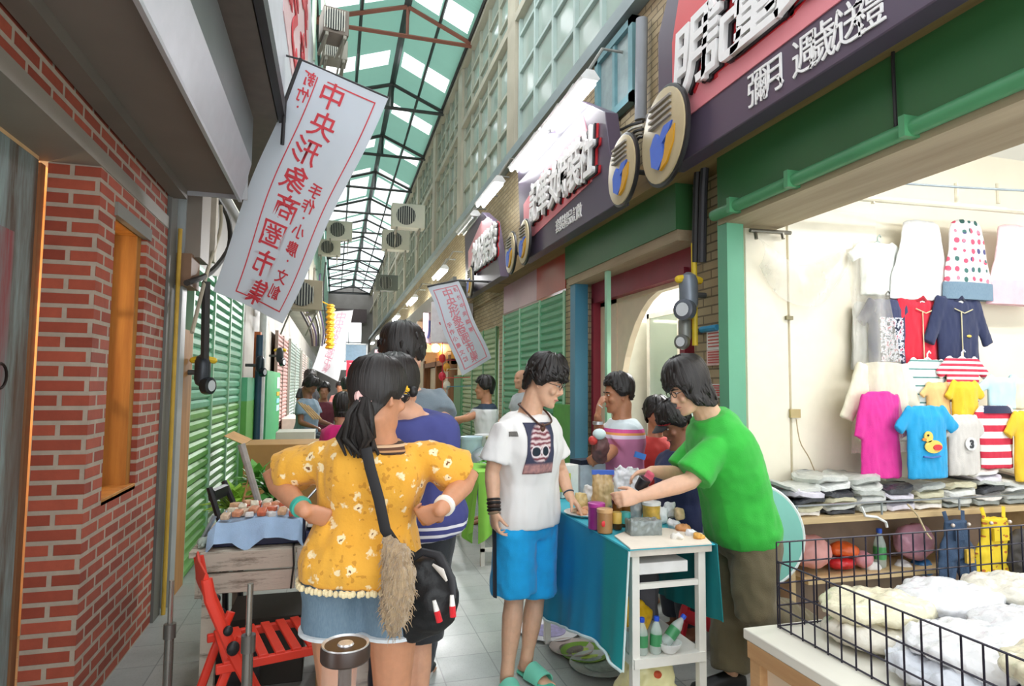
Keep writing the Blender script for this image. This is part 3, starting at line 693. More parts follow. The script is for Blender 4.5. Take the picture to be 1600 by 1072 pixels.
# --- tall man in grey, behind the woman in yellow
rt = floor_at(640, 2.98)
J = dict(head=(629, 559, 2.95), neck=(632, 610, 3.0), pelvis=(640, 805, 3.0), sl=(578, 628, 2.98), sr=(684, 622, 3.02), er=(691, 668, 2.93), wr=(664, 694, 2.72), el=(560, 715, 3.0), wl=(590, 760, 3.2),
         hl=(612, 815, 3.0), hr=(665, 815, 3.0), kl=(612, 960, 2.98), kr=(660, 960, 3.0), al=onfloor(615, 3.0, .085), ar=onfloor(658, 3.34, .085))
w = Person('tall person with short black hair and a grey T-shirt, standing behind the person in yellow', rt, 168, J, 1.84, '#d9a98c', head_a=172, head_pitch=-4, build=1.02, voxel=.008)
w.head(); w.arm('r', dict(d=(-.6, .2, -.7), n=(-.5, -.3, 0))); w.arm('l', dict(d=(.5, 0, -.8), n=(.5, -.3, 0))); w.leg('l', foot=(0, 0, -1)); w.leg('r', foot=(.25, 0, -1)); w.body()
w.hair(hairline(.05, -.012, -.058, .02), thick=.016, rough=.006, locks=60, lock_len=.05, seed=31, lift=0)
w.shirt(cloth('#6f7c84'), t0=.06, t1=1.0, off=.024, sleeve=.60, sl_r=.064, name='t_shirt', amp=.008, seed=26)
w.bottoms(cloth('#2d3440'), frac=1.9, t1=.2, off=.02, rad=(.105, .09, .08))
for sd, ft in (('r', (.25, 0, -1)), ('l', (0, 0, -1))):
    d = w.vec(ft); d.z = 0; d.normalize(); an = w.J['a' + sd]; o = Vector((an.x, an.y, 0)); xs = Vector((0, 0, 1)).cross(d)
    m = MB(); m.loft([[o + d * tt + xs * math.cos(q) * hw + Vector((0, 0, max(.02, zc + hh * math.sin(q)))) for q in [2 * PI * j / 14 for j in range(14)]] for tt, hw, hh, zc in ((-.075, .02, .03, .05), (-.06, .038, .05, .055), (0, .042, .055, .06), (.08, .045, .042, .046), (.15, .05, .03, .036), (.20, .04, .024, .03), (.218, .018, .014, .024))]); sh = put('sneaker', m, plain('#26282c', .6), w.root, local=True)
    m = MB(); m.loft([[o + d * tt + xs * math.cos(q) * hw + Vector((0, 0, z)) for q in [2 * PI * j / 14 for j in range(14)]] for z in (0.0, .026) for tt, hw in ((.07, .05),)] ) if False else None
    m = MB(); pts = [o + d * (.07 + .148 * math.cos(q)) + xs * (.047 * math.sin(q)) for q in [2 * PI * j / 20 for j in range(20)]]; m.prism(pts, (0, 0, .026)); put('sneaker_sole', m, plain('#ececea', .5), sh, local=True)

# --- person in the navy top with a striped hem
rt = floor_at(648, 2.52)
J = dict(head=(618, 612, 2.5), neck=(637, 648, 2.5), pelvis=(648, 830, 2.54), sl=(592, 672, 2.46), sr=(680, 668, 2.56), er=(688, 735, 2.62), wr=(660, 762, 2.8), el=(592, 745, 2.55), wl=(600, 765, 2.75),
         hl=(622, 838, 2.52), hr=(672, 838, 2.54), kl=(626, 985, 2.52), kr=(655, 1000, 2.55), al=onfloor(626, 2.54, .085), ar=onfloor(655, 2.6, .085))
w = Person('person in a navy top with a white striped hem, behind the person in yellow', rt, 175, J, 1.6, '#d7a284', head_a=160, build=1.08, voxel=.008)
w.head(); w.arm('r'); w.arm('l'); w.leg('l', foot=(0, 0, -1)); w.leg('r', foot=(.2, 0, -1)); w.body()
w.hair(long_back, thick=.016, rough=.005, seed=41)
zs = (w.Mi @ atD(690, 812, 2.45)).z; t = NT('navy_striped_hem'); v = t.coord(); z = t.sep(v)[2]
fr = t.math('FRACT', t.math('DIVIDE', t.math('ADD', z, 10), .030)); st = t.math('MULTIPLY', t.math('GREATER_THAN', fr, .6), t.math('LESS_THAN', z, zs)); t.color(t.mix(st, t.mix(t.noise(v, 9), '#363a74', '#484d8c'), '#e4e3ea')); NV = t.set(.85)
w.shirt(NV, t0=-.02, off=.03, flare=.03, sleeve=.5, sl_r=.07, name='top', amp=.008, seed=36)
w.bottoms(cloth('#23262b'), frac=.95, t1=.18, off=.018, rad=(.105, .095, .08), name='black_shorts')
m = MB(); m.ball(atD(645, 612, 2.42), (.02, .02, .022), 10, 8); w.part('hair_clip', m, plain('#1c1a1a', .5)); m = MB(); c = atD(633, 609, 2.38)
for k in range(5): m.ball(c + FLAT_R * .010 * math.cos(k * 1.257) + Vector((0, 0, .010 * math.sin(k * 1.257))), (.008, .005, .008), 8, 6)
w.part('hair_flower', m, plain('#e6b521', .6), label='yellow flower hair clip')

# --- simpler figures further back (same builder, coarser mesh)
def bystander(label, px, D, a, H, hy, skin_col, top, hairfn, J=None, low='#3a3f48', head_a=None, pitch=0, seed=0, seated=False, hair_thick=.016, sleeve=.6, top_mat=None, hands=None, vox=.010, haircol='#100d0c', build=1.0, flop=40, legs=True):
    """standing or seated person whose head centre is at image (px, hy), depth D"""
    root = floor_at(px, D); ang = math.radians(a); f = FLAT_R * math.sin(ang) - FLAT_F * math.cos(ang); r = f.cross(Vector((0, 0, 1)))
    hd = atD(px, hy, D); S = H / 1.7; nk = hd - Vector((0, 0, .165 * S)) - f * .025; pv = nk - Vector((0, 0, .56 * S)) - f * .01
    j = dict(head=hd, neck=nk, pelvis=pv, sl=nk - r * .165 * S - Vector((0, 0, .055)), sr=nk + r * .165 * S - Vector((0, 0, .055)))
    for sd, sg in (('l', -1), ('r', 1)):
        j['e' + sd] = j['s' + sd] + r * sg * .05 - Vector((0, 0, .27 * S)) + f * .04; j['w' + sd] = j['e' + sd] + f * .2 * S - Vector((0, 0, .05))
        j['h' + sd] = pv + r * sg * .09 - Vector((0, 0, .02))
        if seated: j['k' + sd] = j['h' + sd] + f * .40 * S; kf = j['k' + sd]; j['a' + sd] = Vector((kf.x, kf.y, .085))
        else: h0 = j['h' + sd]; j['k' + sd] = Vector((h0.x, h0.y, h0.z * .53)) + f * .02; j['a' + sd] = Vector((h0.x, h0.y, .085))
    for k, v in (J or {}).items(): j[k] = atD(*v)
    jw = {}
    p = Person.__new__(Person); Person.__init__(p, label, root, a, {k: (0, 0, 0) for k in ('pelvis', 'neck', 'head')}, H, skin_col, head_a, pitch, 0, build, 0, vox)
    p.J = {k: p.Mi @ Vector(v) for k, v in j.items()}
    d = math.radians((a if head_a is None else head_a) - a); p.HM = Matrix.Translation(p.J['head']) @ Matrix.Rotation(d, 4, 'Z') @ Matrix.Rotation(math.radians(pitch), 4, 'X') @ Matrix.Scale(p.S * .98, 4)
    pel, n2 = p.J['pelvis'], p.J['neck']; mid = (pel + n2) / 2; p.spine = [pel, pel.lerp(mid, .5), mid, mid.lerp(n2, .5), n2]
    p.head()
    for sd in 'lr':
        p.arm(sd, dict(d=(f.dot(FLAT_R), -.2, -f.dot(FLAT_F)), n=(0, -1, 0), curl=.6) if hands is None else hands.get(sd))
        if legs: p.leg(sd, foot=(f.dot(FLAT_R), 0, -f.dot(FLAT_F)))
    p.body(); 
    if hairfn: p.hair(hairfn, thick=hair_thick, seed=seed, locks=flop, lock_len=.05, mat=hair_mat(haircol) if haircol else None)
    p.shirt(top_mat or cloth(top), t0=.05, off=.024, sleeve=sleeve, sl_r=.066, name='shirt', amp=.008, seed=seed, voxel=.012)
    if legs: p.bottoms(cloth(low), frac=1.85, t1=.2, off=.02, rad=(.105, .09, .08), voxel=.013)
    return p
HL = hairline(.07, -.005, -.06, .025)
# man in the pink and white polo beside the goods
zp = (atD(965, 690, 4.3)).z
t = NT('polo_cloth'); z = t.sep(t.coord())[2]; t.color(t.ramp(t.math('DIVIDE', z, 2), [(0, '#cf7fa6'), (.594, '#cf7fa6'), (.600, '#e9d6ea'), (.610, '#f0a35c'), (.618, '#e05a9c'), (.632, '#d9e6ea')], 'CONSTANT')); POLO = t.set(.85)
p = bystander('person in a pale polo with pink and orange bands, one hand at the mouth', 966, 4.35, -80, 1.68, 618, '#b9805f', '#fff', hairline(.078, .0, -.04, .04), pitch=-6, seed=51,
    J=dict(el=(960, 700, 4.2), wl=(948, 716, 4.05), er=(938, 690, 4.42), wr=(934, 652, 4.3)), top_mat=POLO, sleeve=.75, hands=dict(l=dict(d=(-1, -.1, .2), n=(0, -.4, -.6), curl=.8), r=dict(d=(.15, 1, 0), n=(.8, 0, -.2), curl=.3)), vox=.008, build=1.08, low='#49566a')
p.face()
m = MB(); m.tube([atD(941, 637, 4.2), atD(936, 633, 4.16)], .004, 6); p.part('cigarette', m, plain('#f3efe8', .6))
m = MB(); m.lathe(atD(934, 661, 4.3), [(.028, -.012), (.036, -.010), (.036, .010), (.028, .012)], 14); p.part('watch', m, plain('#c8ccd0', .3, .8))
# man in navy with a cap, seated behind the stall
p = bystander('person in a navy shirt and red cap, looking down beside the person in green', 1056, 3.95, -75, 1.66, 663, '#8f5d45', '#26305a', hairline(.05, -.01, -.06, .02), pitch=-28, seed=52, low='#1e2430', vox=.009, J=dict(el=(1052, 745, 3.8), wl=(1030, 770, 3.75)))
p.face()
m = MB(); m.loft([[head_pt(2 * PI * j / 24, z, .020) for j in range(24)] for z in (.045, .07, .09, .105)] + [[head_pt(2 * PI * j / 24, .118, .012) for j in range(24)]]); m.v = [p.HM @ Vector(q) for q in m.v]; cap = put('cap', m, cloth('#b5202f'), p.root, local=True)
m = MB(); m.grid(lambda u, v: Vector(((u - .5) * .15 * (1 - .25 * v * v), .10 + .075 * v * (1 - (2 * u - 1) ** 2 * .5), .050 - .02 * v - .012 * (2 * u - 1) ** 2)), 12, 6, .004); m.v = [p.HM @ Vector(q) for q in m.v]; put('cap_brim', m, cloth('#1b1b1f'), cap, local=True)
p = bystander('person in a red top and pale cap, seated behind the stall further in', 1027, 4.72, 20, 1.6, 650, '#b98464', '#c23a34', hairline(.05, -.01, -.06, .02), seed=53, vox=.012, low='#6b4a48')
m = MB(); m.loft([[head_pt(2 * PI * j / 24, z, .020) for j in range(24)] for z in (.035, .07, .09, .105)] + [[head_pt(2 * PI * j / 24, .118, .012) for j in range(24)]]); m.v = [p.HM @ Vector(q) for q in m.v]; put('cap', m, cloth('#cfc3c6'), p.root, local=True)
# man reaching across the green table
t = NT('white_navy_shirt'); z = t.sep(t.coord())[2]; t.color(t.ramp(t.math('DIVIDE', z, 2), [(0, '#e8e9ea'), (.64, '#2c3a4c'), (.70, '#e8e9ea')], 'CONSTANT')); WN = t.set(.85)
bystander('person in a white shirt with a navy shoulder band, reaching across the lime table', 757, 7.2, -85, 1.70, 608, '#c08a68', '#fff', HL, J=dict(er=(730, 654, 7.0), wr=(707, 656, 6.85), el=(732, 650, 7.4), wl=(712, 662, 7.4)), top_mat=WN, seed=54, vox=.012, low='#4a5260', hands=dict(l=None, r=dict(d=(-1, 0, 0), n=(0, -1, 0), curl=.6)))
bystander('bald person standing behind the person in the white T-shirt', 815, 7.7, -60, 1.66, 593, '#d7a183', '#b8bcc0', None, seed=55, vox=.012)
# people sitting and standing in the far part of the alley, left side
bystander('person in a grey-blue shirt sitting bent over at the left far stall', 484, 8.6, 75, 1.66, 604, '#8a5c44', '#7f93a3', HL, pitch=-35, seated=True, seed=56, vox=.015, low='#2c2f38')
bystander('person in a maroon top sitting behind the grey-blue shirt at the far stall', 506, 9.6, 20, 1.6, 612, '#a06f55', '#5c1f2c', HL, seated=True, seed=57, vox=.015)
bystander('person in a bright pink top, just left of the ponytail', 537, 5.4, 170, 1.42, 638, '#c58f70', '#e5267f', long_back, seed=58, vox=.013, sleeve=1.4, low='#46506a')
bystander('person with dark hair and grey-green shirt walking away down the alley', 541, 11.5, 175, 1.66, 603, '#b98464', '#9aa596', HL, seed=59, vox=.016)
bystander('person in a dark jacket and black cap standing far left under the banner', 484, 12.5, 30, 1.70, 592, '#a06f55', '#2c2a2e', HL, seed=60, vox=.016, hair_thick=.03)
bystander('person in a white shirt far along the alley, beside the red sign', 566, 17.0, 180, 1.66, 604, '#b98464', '#d9d6d2', HL, seed=61, vox=.02)
bystander('person in a salmon shirt far along the alley, left of the person in white', 531, 15.0, 10, 1.62, 606, '#b98464', '#d98a86', long_back, seed=62, vox=.02)
# ------------------------------------------------------------------ the setting
ST = dict(kind='structure')
# floor: grey granite tiles
t = NT('floor_tiles'); v = t.coord(); br = t.n('ShaderNodeTexBrick'); t.l(v, br.inputs['Vector']); br.offset = 0; br.inputs['Scale'].default_value = 1; br.inputs['Brick Width'].default_value = .30; br.inputs['Row Height'].default_value = .30
br.inputs['Mortar Size'].default_value = .004; br.inputs['Mortar Smooth'].default_value = .3; br.inputs['Color1'].default_value = hx('#9fa5a2'); br.inputs['Color2'].default_value = hx('#adb0ac'); br.inputs['Mortar'].default_value = hx('#7d827f')
n1 = t.noise(v, 2.2, 5, .65); n2 = t.noise(v, 120, 2); c = t.mix(t.ramp(n1, [(.35, .0), (.75, .55)]), br.outputs[0], '#868a84'); c = t.mix(t.math('MULTIPLY', t.math('GREATER_THAN', n2, .60), .22), c, '#6a6d6b'); t.color(c)
t.bump(br.outputs['Fac'], -.25, .004); t.l(t.ramp(n1, [(.3, .28), (.7, .5)]), t.b.inputs['Roughness']); FLOOR = t.m
m = MB(); m.bx(-2.2, 7, -2.5, 62, -.06, 0); put('floor', m, FLOOR, **ST)

def brick_mat(c1, c2, mortar, w=.215, h=.068, name='red_brick', ms=.011):
    t = NT(name); p = t.sep(t.n('ShaderNodeNewGeometry').outputs['Position']); cx = t.n('ShaderNodeCombineXYZ'); t.l(t.math('ADD', p[0], p[1]), cx.inputs[0]); t.l(p[2], cx.inputs[1])
    br = t.n('ShaderNodeTexBrick'); t.l(cx.outputs[0], br.inputs['Vector']); br.inputs['Scale'].default_value = 1; br.inputs['Brick Width'].default_value = w; br.inputs['Row Height'].default_value = h; br.inputs['Mortar Size'].default_value = ms; br.inputs['Mortar Smooth'].default_value = .15
    br.inputs['Color1'].default_value = hx(c1); br.inputs['Color2'].default_value = hx(c2); br.inputs['Mortar'].default_value = hx(mortar); br.inputs['Bias'].default_value = -.1
    n = t.noise(t.n('ShaderNodeNewGeometry').outputs['Position'], 14, 5, .7); t.color(t.mix(.55, br.outputs[0], t.mix(n, (.25, .25, .25, 1), (1, 1, 1, 1)), 'MULTIPLY')); t.bump(t.math('ADD', t.math('MULTIPLY', br.outputs['Fac'], -1), t.math('MULTIPLY', n, .4)), .6, .008)
    return t.set(.8)
BRICK = brick_mat('#bd5a41', '#96402c', '#bfae9c')
m = MB()
m.bx(-1.32, -1.1, 3.37, 3.60, 0, 2.58); m.bx(-1.32, -1.1, 3.60, 4.16, 0, .95); m.bx(-1.32, -1.1, 4.16, 4.62, 0, 2.58); m.bx(-1.32, -1.1, 3.60, 4.16, 2.46, 2.58); m.bx(-1.36, -1.11, .2, 4.62, 2.66, 3.0); m.bx(-1.6, -1.1, -2, .3, 0, 3.0)
put('wall_left', m, BRICK, **ST)
m = MB(); m.bx(-1.36, -1.095, -.2, 4.62, 2.58, 2.66); put('trim_1', m, worn('#8a8478', '#5b5347', .4), **ST)
m = MB(); m.bx(-1.12, -1.085, 3.58, 4.2, 2.40, 2.47); put('trim_2', m, worn('#7b7a72', '#54504a', .3), **ST)
# old wooden door, ajar beside the brick pier, warm lit room behind
dr = thing('door_1', (-1.34, 2.6, 0), 'old weathered blue-grey wooden door with a faded red panel at the left edge', 'door', kind='structure')
t = NT('weathered_door'); v = t.coord(); n = t.noise(t.mapv(v, (9, 9, .9)), 1, 7, .7); n2 = t.noise(t.mapv(v, (3, 3, 1)), 1.2, 5, .6); c = t.mix(t.ramp(n, [(.35, 0.0), (.62, 1.0)]), '#5a4c40', '#93a7a6'); t.color(t.mix(t.ramp(n2, [(.5, .0), (.66, .6)]), c, '#6d5a4c')); t.bump(n, .5, .01); DOORW = t.set(.75)
m = MB(); m.bx(-1.37, -1.325, 1.4, 3.29, .02, 2.56); put('leaf', m, DOORW, dr, bevel=.004)
m = MB(); 
for y0 in (1.5, 2.75): m.bx(-1.327, -1.317, y0, y0 + .34, 1.22, 2.18)
t = NT('faded_red'); n = t.noise(t.mapv(t.coord(), (10, 10, 1)), 1, 6, .7); t.color(t.mix(t.ramp(n, [(.38, 0.0), (.66, 1.0)]), '#8f4a4b', '#7c8f8e')); put('red_panel', m, t.set(.8), dr)
m = MB(); m.lathe((-1.315, 2.98, 1.62), [(.03, 0), (.035, .006), (.012, .012), (.008, .016)], 14, axis=(1, 0, 0)); m.tube([(-1.30 + .012, 2.98 + .05 * math.cos(q), 1.57 + .05 * math.sin(q)) for q in [2 * PI * k / 16 for k in range(17)]], .006, 6); put('door_knocker', m, worn('#2e2723', '#553a28', .3, .5, .7), dr)
m = MB(); m.bx(-1.40, -1.33, 3.325, 3.372, 0, 2.56); put('door_frame', m, wood('#6d4a30', '#946844'), dr)
# lit room behind the gap (a lamp burns in there)
m = MB(); m.bx(-2.5, -2.4, 1.2, 4.8, 0, 2.75); m.bx(-2.5, -1.36, 4.6, 4.7, 0, 2.75); m.bx(-2.5, -1.36, 1.2, 1.3, 0, 2.75); m.bx(-2.5, -1.33, 1.2, 4.7, 2.66, 2.75); m.bx(-1.40, -1.33, 1.2, 3.3, 2.5, 2.7); put('wall_inner', m, plain('#d9b283', .7), **ST)
L = bpy.data.lights.new('room_lamp', 'POINT'); L.energy = 15; L.color = (1, .72, .42); L.shadow_soft_size = .12; o = bpy.data.objects.new('room_lamp', L); o.location = (-1.75, 3.6, 1.9); COL.objects.link(o)
# wooden window in the brick wall
wn = thing('window_1', (-1.25, 3.88, .95), 'narrow orange varnished wooden window set deep in the red brick wall', 'window', kind='structure')
OW = wood('#9c5f22', '#c58a3c'); m = MB()
for y0, y1 in ((3.60, 3.645), (4.085, 4.16)): m.bx(-1.30, -1.13, y0, y1, .95, 2.46)
m.bx(-1.30, -1.13, 3.645, 4.085, 2.40, 2.46); m.bx(-1.30, -1.10, 3.60, 4.16, .93, .965); put('window_frame', m, OW, wn, bevel=.003)
m = MB(); m.bx(-1.29, -1.25, 3.645, 3.68, .965, 2.4); m.bx(-1.29, -1.25, 4.05, 4.085, .965, 2.4)
for z in (.98, 1.45, 1.92, 2.37): m.bx(-1.29, -1.25, 3.68, 4.05, z, z + .035)
put('sash', m, OW, wn); m = MB(); m.bx(-1.275, -1.268, 3.68, 4.05, .965, 2.4); put('pane', m, glass('#e8c48a', .45, .3), wn)

# left: steel channel, yellow pipe, wooden board before the shutters
m = MB(); m.bx(-1.22, -1.085, 4.63, 4.80, 0, 3.2); put('trim_3', m, worn('#6a6964', '#403c36', .45), **ST)
tag = lambda name, mb, mat, label, cat, group=None, parent=None, **k: put(name, mb, mat, parent, label=label, cat=cat, group=group, **k)
m = MB(); m.tube([(-1.06, 4.78, 0), (-1.06, 4.78, 2.62)], .014, 10); tag('drain_pipe', m, plain('#c9a23c', .5), 'thin yellow pipe running up beside the brick wall', 'pipe')
m = MB(); m.bx(-1.14, -1.06, 4.92, 5.06, 0, 2.9); put('trim_4', m, worn('#a7adad', '#6b6862', .35, .45), **ST)
m = MB(); m.bx(-1.2, -1.08, 5.08, 5.44, 0, 1.95); put('trim_5', m, wood('#9a6a36', '#c0905a'), **ST)
m = MB(); m.bx(-1.6, -1.14, 4.62, 5.5, 0, 3.5); m.bx(-1.6, -1.16, 5.4, 8.2, 2.5, 3.6); m.bx(-1.7, -1.22, 5.4, 50, 0, 3.4); put('wall_left_far', m, worn('#9a968c', '#5d5850', .4), **ST)
def corrug(m, X, y0, y1, z0, z1, pitch=.085, depth=.022, sgn=1):
    n = max(2, int((z1 - z0) / pitch)); prof = []
    for k in range(n):
        z = z0 + (z1 - z0) * k / n; d = (z1 - z0) / n; prof += [(X, z), (X + sgn * depth, z + d * .25), (X + sgn * depth, z + d * .7), (X, z + d * .95)]
    a = [(x, y0, z) for x, z in prof]; b = [(x, y1, z) for x, z in prof]; o = len(m.v); m.v += a + b; N = len(a)
    m.f += [(o + i, o + i + 1, o + N + i + 1, o + N + i) for i in range(N - 1)]
    m.bx(X - sgn * .03, X, y0, y1, z0, z1)
def shutter(name, X, y0, y1, z0, z1, col, label, n=3, sgn=1, mat=None, rail='#9cc7a6', parent_kind=None):
    r = thing(name, (X, (y0 + y1) / 2, z0), label, 'shutter'); w = (y1 - y0) / n
    for k in range(n):
        m = MB(); corrug(m, X, y0 + k * w + .02, y0 + (k + 1) * w - .02, z0, z1, sgn=sgn); put('slat_curtain', m, mat or worn(col, shade(col, .6), .22, .45), r)
    for k in range(n + 1):
        m = MB(); y = y0 + k * w; m.bx(X - .02, X + sgn * .035, y - .022, y + .022, z0, z1); put('guide_rail', m, worn(rail, shade(rail, .7), .2, .45), r)
    return r
t = NT('shutter_green_two_tone'); z = t.sep(t.n('ShaderNodeNewGeometry').outputs['Position'])[2]; n = t.noise(t.coord(), 5, 4); t.color(t.mix(t.math('GREATER_THAN', z, 1.33), t.mix(n, '#4f9a3c', '#79b85c'), t.mix(n, '#3f9a72', '#6fbf95'))); SHG = t.set(.45)
shutter('roller_shutter', -1.12, 5.46, 8.25, 0, 2.55, '#4f9a5c', 'green two-tone roller shutter on the left behind the wooden stall', 3, 1, SHG)
m = MB(); m.bx(-1.2, -1.02, 8.28, 9.1, 0, 1.62); put('metal_sheet', m, SHG, label='plain green metal panel next to the left shutter, behind the post', cat='panel')
m = MB(); m.bx(-1.06, -.98, 9.12, 9.24, 0, 2.25); tag('orange_board', m, plain('#c96a35', .6), 'thin orange board standing beside the green panel on the left', 'board')
m = MB(); m.tube([(-.98, 9.05, 0), (-.98, 9.05, 2.2)], .045, 12); tag('post', m, plain('#27465a', .5), 'dark blue post in front of the green panel on the left', 'post')
m = MB(); m.tube([(-1.0, 9.6, 0), (-1.0, 9.6, 2.6)], .05, 12); tag('post', m, plain('#cfd6d2', .5), 'pale grey post between the blue post and the stickered green door', 'post')
gd = thing('green_door', (-1.0, 11.2, 0), 'green metal door leaf with white, yellow and blue stickers on the left side', 'door')
m = MB(); m.bx(-1.05, -.98, 10.2, 12.6, 0, 1.75); put('leaf', m, plain('#3f9a62', .5), gd)
for k, (cl, z0, z1) in enumerate((('#dfe7e4', 1.46, 1.66), ('#d9a52a', 1.33, 1.40), ('#8fd0e0', 1.2, 1.28), ('#bfe4ee', 1.06, 1.16))):
    m = MB(); m.bx(-.98, -.972, 11.9, 12.4, z0, z1); put('sticker', m, plain(cl, .5, 0, .1), gd, label=('white', 'yellow', 'blue', 'pale blue')[k] + ' sticker')
PINKSH = plain('#a58079', .6, 0, .2, 4)
shutter('roller_shutter', -1.12, 13.2, 16.2, 0, 2.6, '#a58079', 'dusty pink roller shutter on the left past the green door', 2, 1, PINKSH, '#8d7a70')
for k in range(3):
    y0 = 17 + k * 6.0; shutter('roller_shutter', -1.12, y0, y0 + 4.6, 0, 2.7, ('#8c9a90', '#b3a49a', '#8fa09a')[k], ('grey-green', 'beige', 'pale teal')[k] + ' roller shutter far down the left side of the alley', 2, 1, None, '#9a9a92')

# left canopy with light metal fascia
cn = thing('awning', (-.85, 1.9, 2.8), 'large grey metal awning box over the brick shopfront at the upper left', 'awning')
m = MB(); m.bx(-1.02, -.66, -1.5, 4.66, 2.86, 2.90); put('soffit', m, plain('#7a6f66', .7, 0, .08, 2), cn)
m = MB(); m.prism([(-.66, -1.5, 2.81), (-.60, -1.5, 3.09), (-.66, -1.5, 3.09)], (0, 6.16, 0)); m.bx(-.675, -.655, -1.5, 4.66, 2.81, 3.1); put('fascia', m, plain('#b9bbc0', .4, .3, .05), cn)
m = MB(); m.bx(-.66, -.60, -1.5, 4.66, 3.09, 3.42); put('upper_fascia', m, plain('#79807f', .35, .4, .1, 3), cn)
m = MB(); m.bx(-1.09, -.62, 4.655, 4.668, 2.83, 3.4); put('end_plate', m, plain('#a9a9ab', .5, .2), cn)
m = MB(); m.bx(-1.09, -.62, -1.5, 4.66, 3.38, 3.44); put('top_plate', m, plain('#8a8784', .6), cn)
m = MB(); m.bx(-1.095, -1.0, -1.5, 4.66, 2.80, 3.0); put('shutter_case', m, worn('#6f675e', '#4c443c', .3), cn)
# second awning and long box sign beyond
m = MB(); m.bx(-1.1, -.46, .2, 10.5, 3.51, 3.56); tag('awning', m, plain('#6e625a', .7), 'dark brown awning underside behind the grey awning box', 'awning')
sg = thing('box_sign', (-.44, 6.8, 3.5), 'long white box sign with red characters above the mirrored banner', 'sign')
m = MB(); m.bx(-.50, -.415, .4, 10.4, 3.60, 6.4); put('panel', m, plain('#dfe0e8', .4, 0, .04), sg)
m = MB(); m.bx(-.45, -.40, .4, 10.4, 3.50, 3.62); put('bottom_rail', m, plain('#2c2a2b', .5), sg)
m = MB(); m.bx(-.414, -.408, 4.5, 7.7, 4.15, 6.2); put('red_field', m, plain('#f0c9cd', .4, 0, .04), sg)
for q, (yy, zz) in zip('小吃美食', ((5.3, 5.6), (5.3, 4.7), (6.7, 5.7), (6.7, 4.8))): text('lettering', q, .85, plain('#d33844', .5), frame_m((-.40, yy, zz), (0, 1, 0), (0, 0, 1)), sg, .004, .01, stretch=(1.3, 1))
# upper left facade (overhanging)
m = MB(); m.bx(-1.7, -.62, 10.6, 50, 3.6, 8.4); put('wall_left_upper', m, worn('#b9b8a8', '#77715f', .4), **ST)
for k in range(9):
    y0 = 10.9 + k * 4.2
    wd_ = thing('window_%d' % (k + 2), (-.6, y0 + 1.6, 4.9), 'pale green framed window strip high on the left wall', 'window', kind='structure'); m = MB()
    for j in range(5): m.bx(-.66, -.585, y0 + j * .8, y0 + j * .8 + .07, 4.9, 8.0)
    for z in (4.9, 5.9, 6.9, 7.93): m.bx(-.66, -.59, y0, y0 + 3.27, z, z + .07)
    put('frame', m, plain('#8fb3a2', .5), wd_); m = MB(); m.bx(-.635, -.62, y0, y0 + 3.2, 4.95, 7.9); put('pane', m, glass('#9fb3ad', .8, .15), wd_)

# roof: green corrugated sheets on steel trusses with clear skylight sheets
RX, RZ, EXR, EXL, EZ = 1.17, 8.95, 2.42, -.55, 8.35
t = NT('green_roof_sheet'); v = t.coord(); n = t.noise(v, 1.2, 4); t.color(t.mix(n, '#47705f', '#5f8f7d')); ROOF = t.set(.5); tr = t.n('ShaderNodeBsdfTranslucent'); tr.inputs[0].default_value = hx('#8fbcab'); ms_ = t.n('ShaderNodeMixShader'); ms_.inputs[0].default_value = .30; t.l(t.b.outputs[0], ms_.inputs[1]); t.l(tr.outputs[0], ms_.inputs[2]); t.l(ms_.outputs[0], t.out.inputs[0])
CLEAR = glass('#f2fbf8', .22, .35)
Y0R, Y1R = 9.0, 48.0
def slope(s):  # s: +1 right, -1 left
    return (RX, RZ), ((EXR, EZ) if s > 0 else (EXL, EZ))
def sheet(s, y0, y1, u0, u1, lift=0):
    (xa, za), (xb, zb) = slope(s); m = MB(); n = max(2, int((y1 - y0) / .1)) * 2; amp = .018
    P = lambda u, v: (xa + (xb - xa) * (u0 + (u1 - u0) * u), y0 + (y1 - y0) * v, za + (zb - za) * (u0 + (u1 - u0) * u) + lift + amp * (1 if round(v * n) % 2 else -1))
    m.grid(P, 2, n); return m
ms = MB(); sky_r, sky_l = [], []
y = Y0R; cuts = []
while y < Y1R - 1:
    far = y > 21; ln = 2.35 if far else .66; gap = 2.6; cuts.append((y + gap - ln, y + gap)); y += gap
for s in (1, -1):
    y = Y0R
    for (a, b) in cuts:
        ms.add(*(lambda q: (q.v, q.f))(sheet(s, y, a, 0, 1.03)))
        for (u0, u1) in (((0, .10), (.47, .53), (.92, 1.03)) if a < 23 else ((0, .06), (.97, 1.03))): ms.add(*(lambda q: (q.v, q.f))(sheet(s, a, b, u0, u1)))
        y = b
    ms.add(*(lambda q: (q.v, q.f))(sheet(s, y, Y1R, 0, 1.03)))
put('ceiling', ms, ROOF, smooth=0, **ST)
k = 0
for s in (1, -1):
    for (a, b) in cuts:
        k += 1; m = MB()
        for (u0, u1) in (((.10, .47), (.53, .92)) if a < 23 else ((.06, .97),)): q = sheet(s, a, b, u0, u1); m.add(q.v, q.f)
        put('window_%d' % (k + 20), m, CLEAR, smooth=0, **ST)
STEEL = worn('#3d403f', '#5a4336', .3, .5, .2)
m = MB(); m.tube([(RX, Y0R, RZ - .12), (RX, Y1R, RZ - .12)], .07, 4)
for s in (1, -1):
    (xa, za), (xb, zb) = slope(s)
    for u in (.5, .96): m.tube([(xa + (xb - xa) * u, Y0R, za + (zb - za) * u - .08), (xa + (xb - xa) * u, Y1R, za + (zb - za) * u - .08)], .032, 4)
put('beam_purlin', m, STEEL, **ST)
yy = 11.7; k = 6
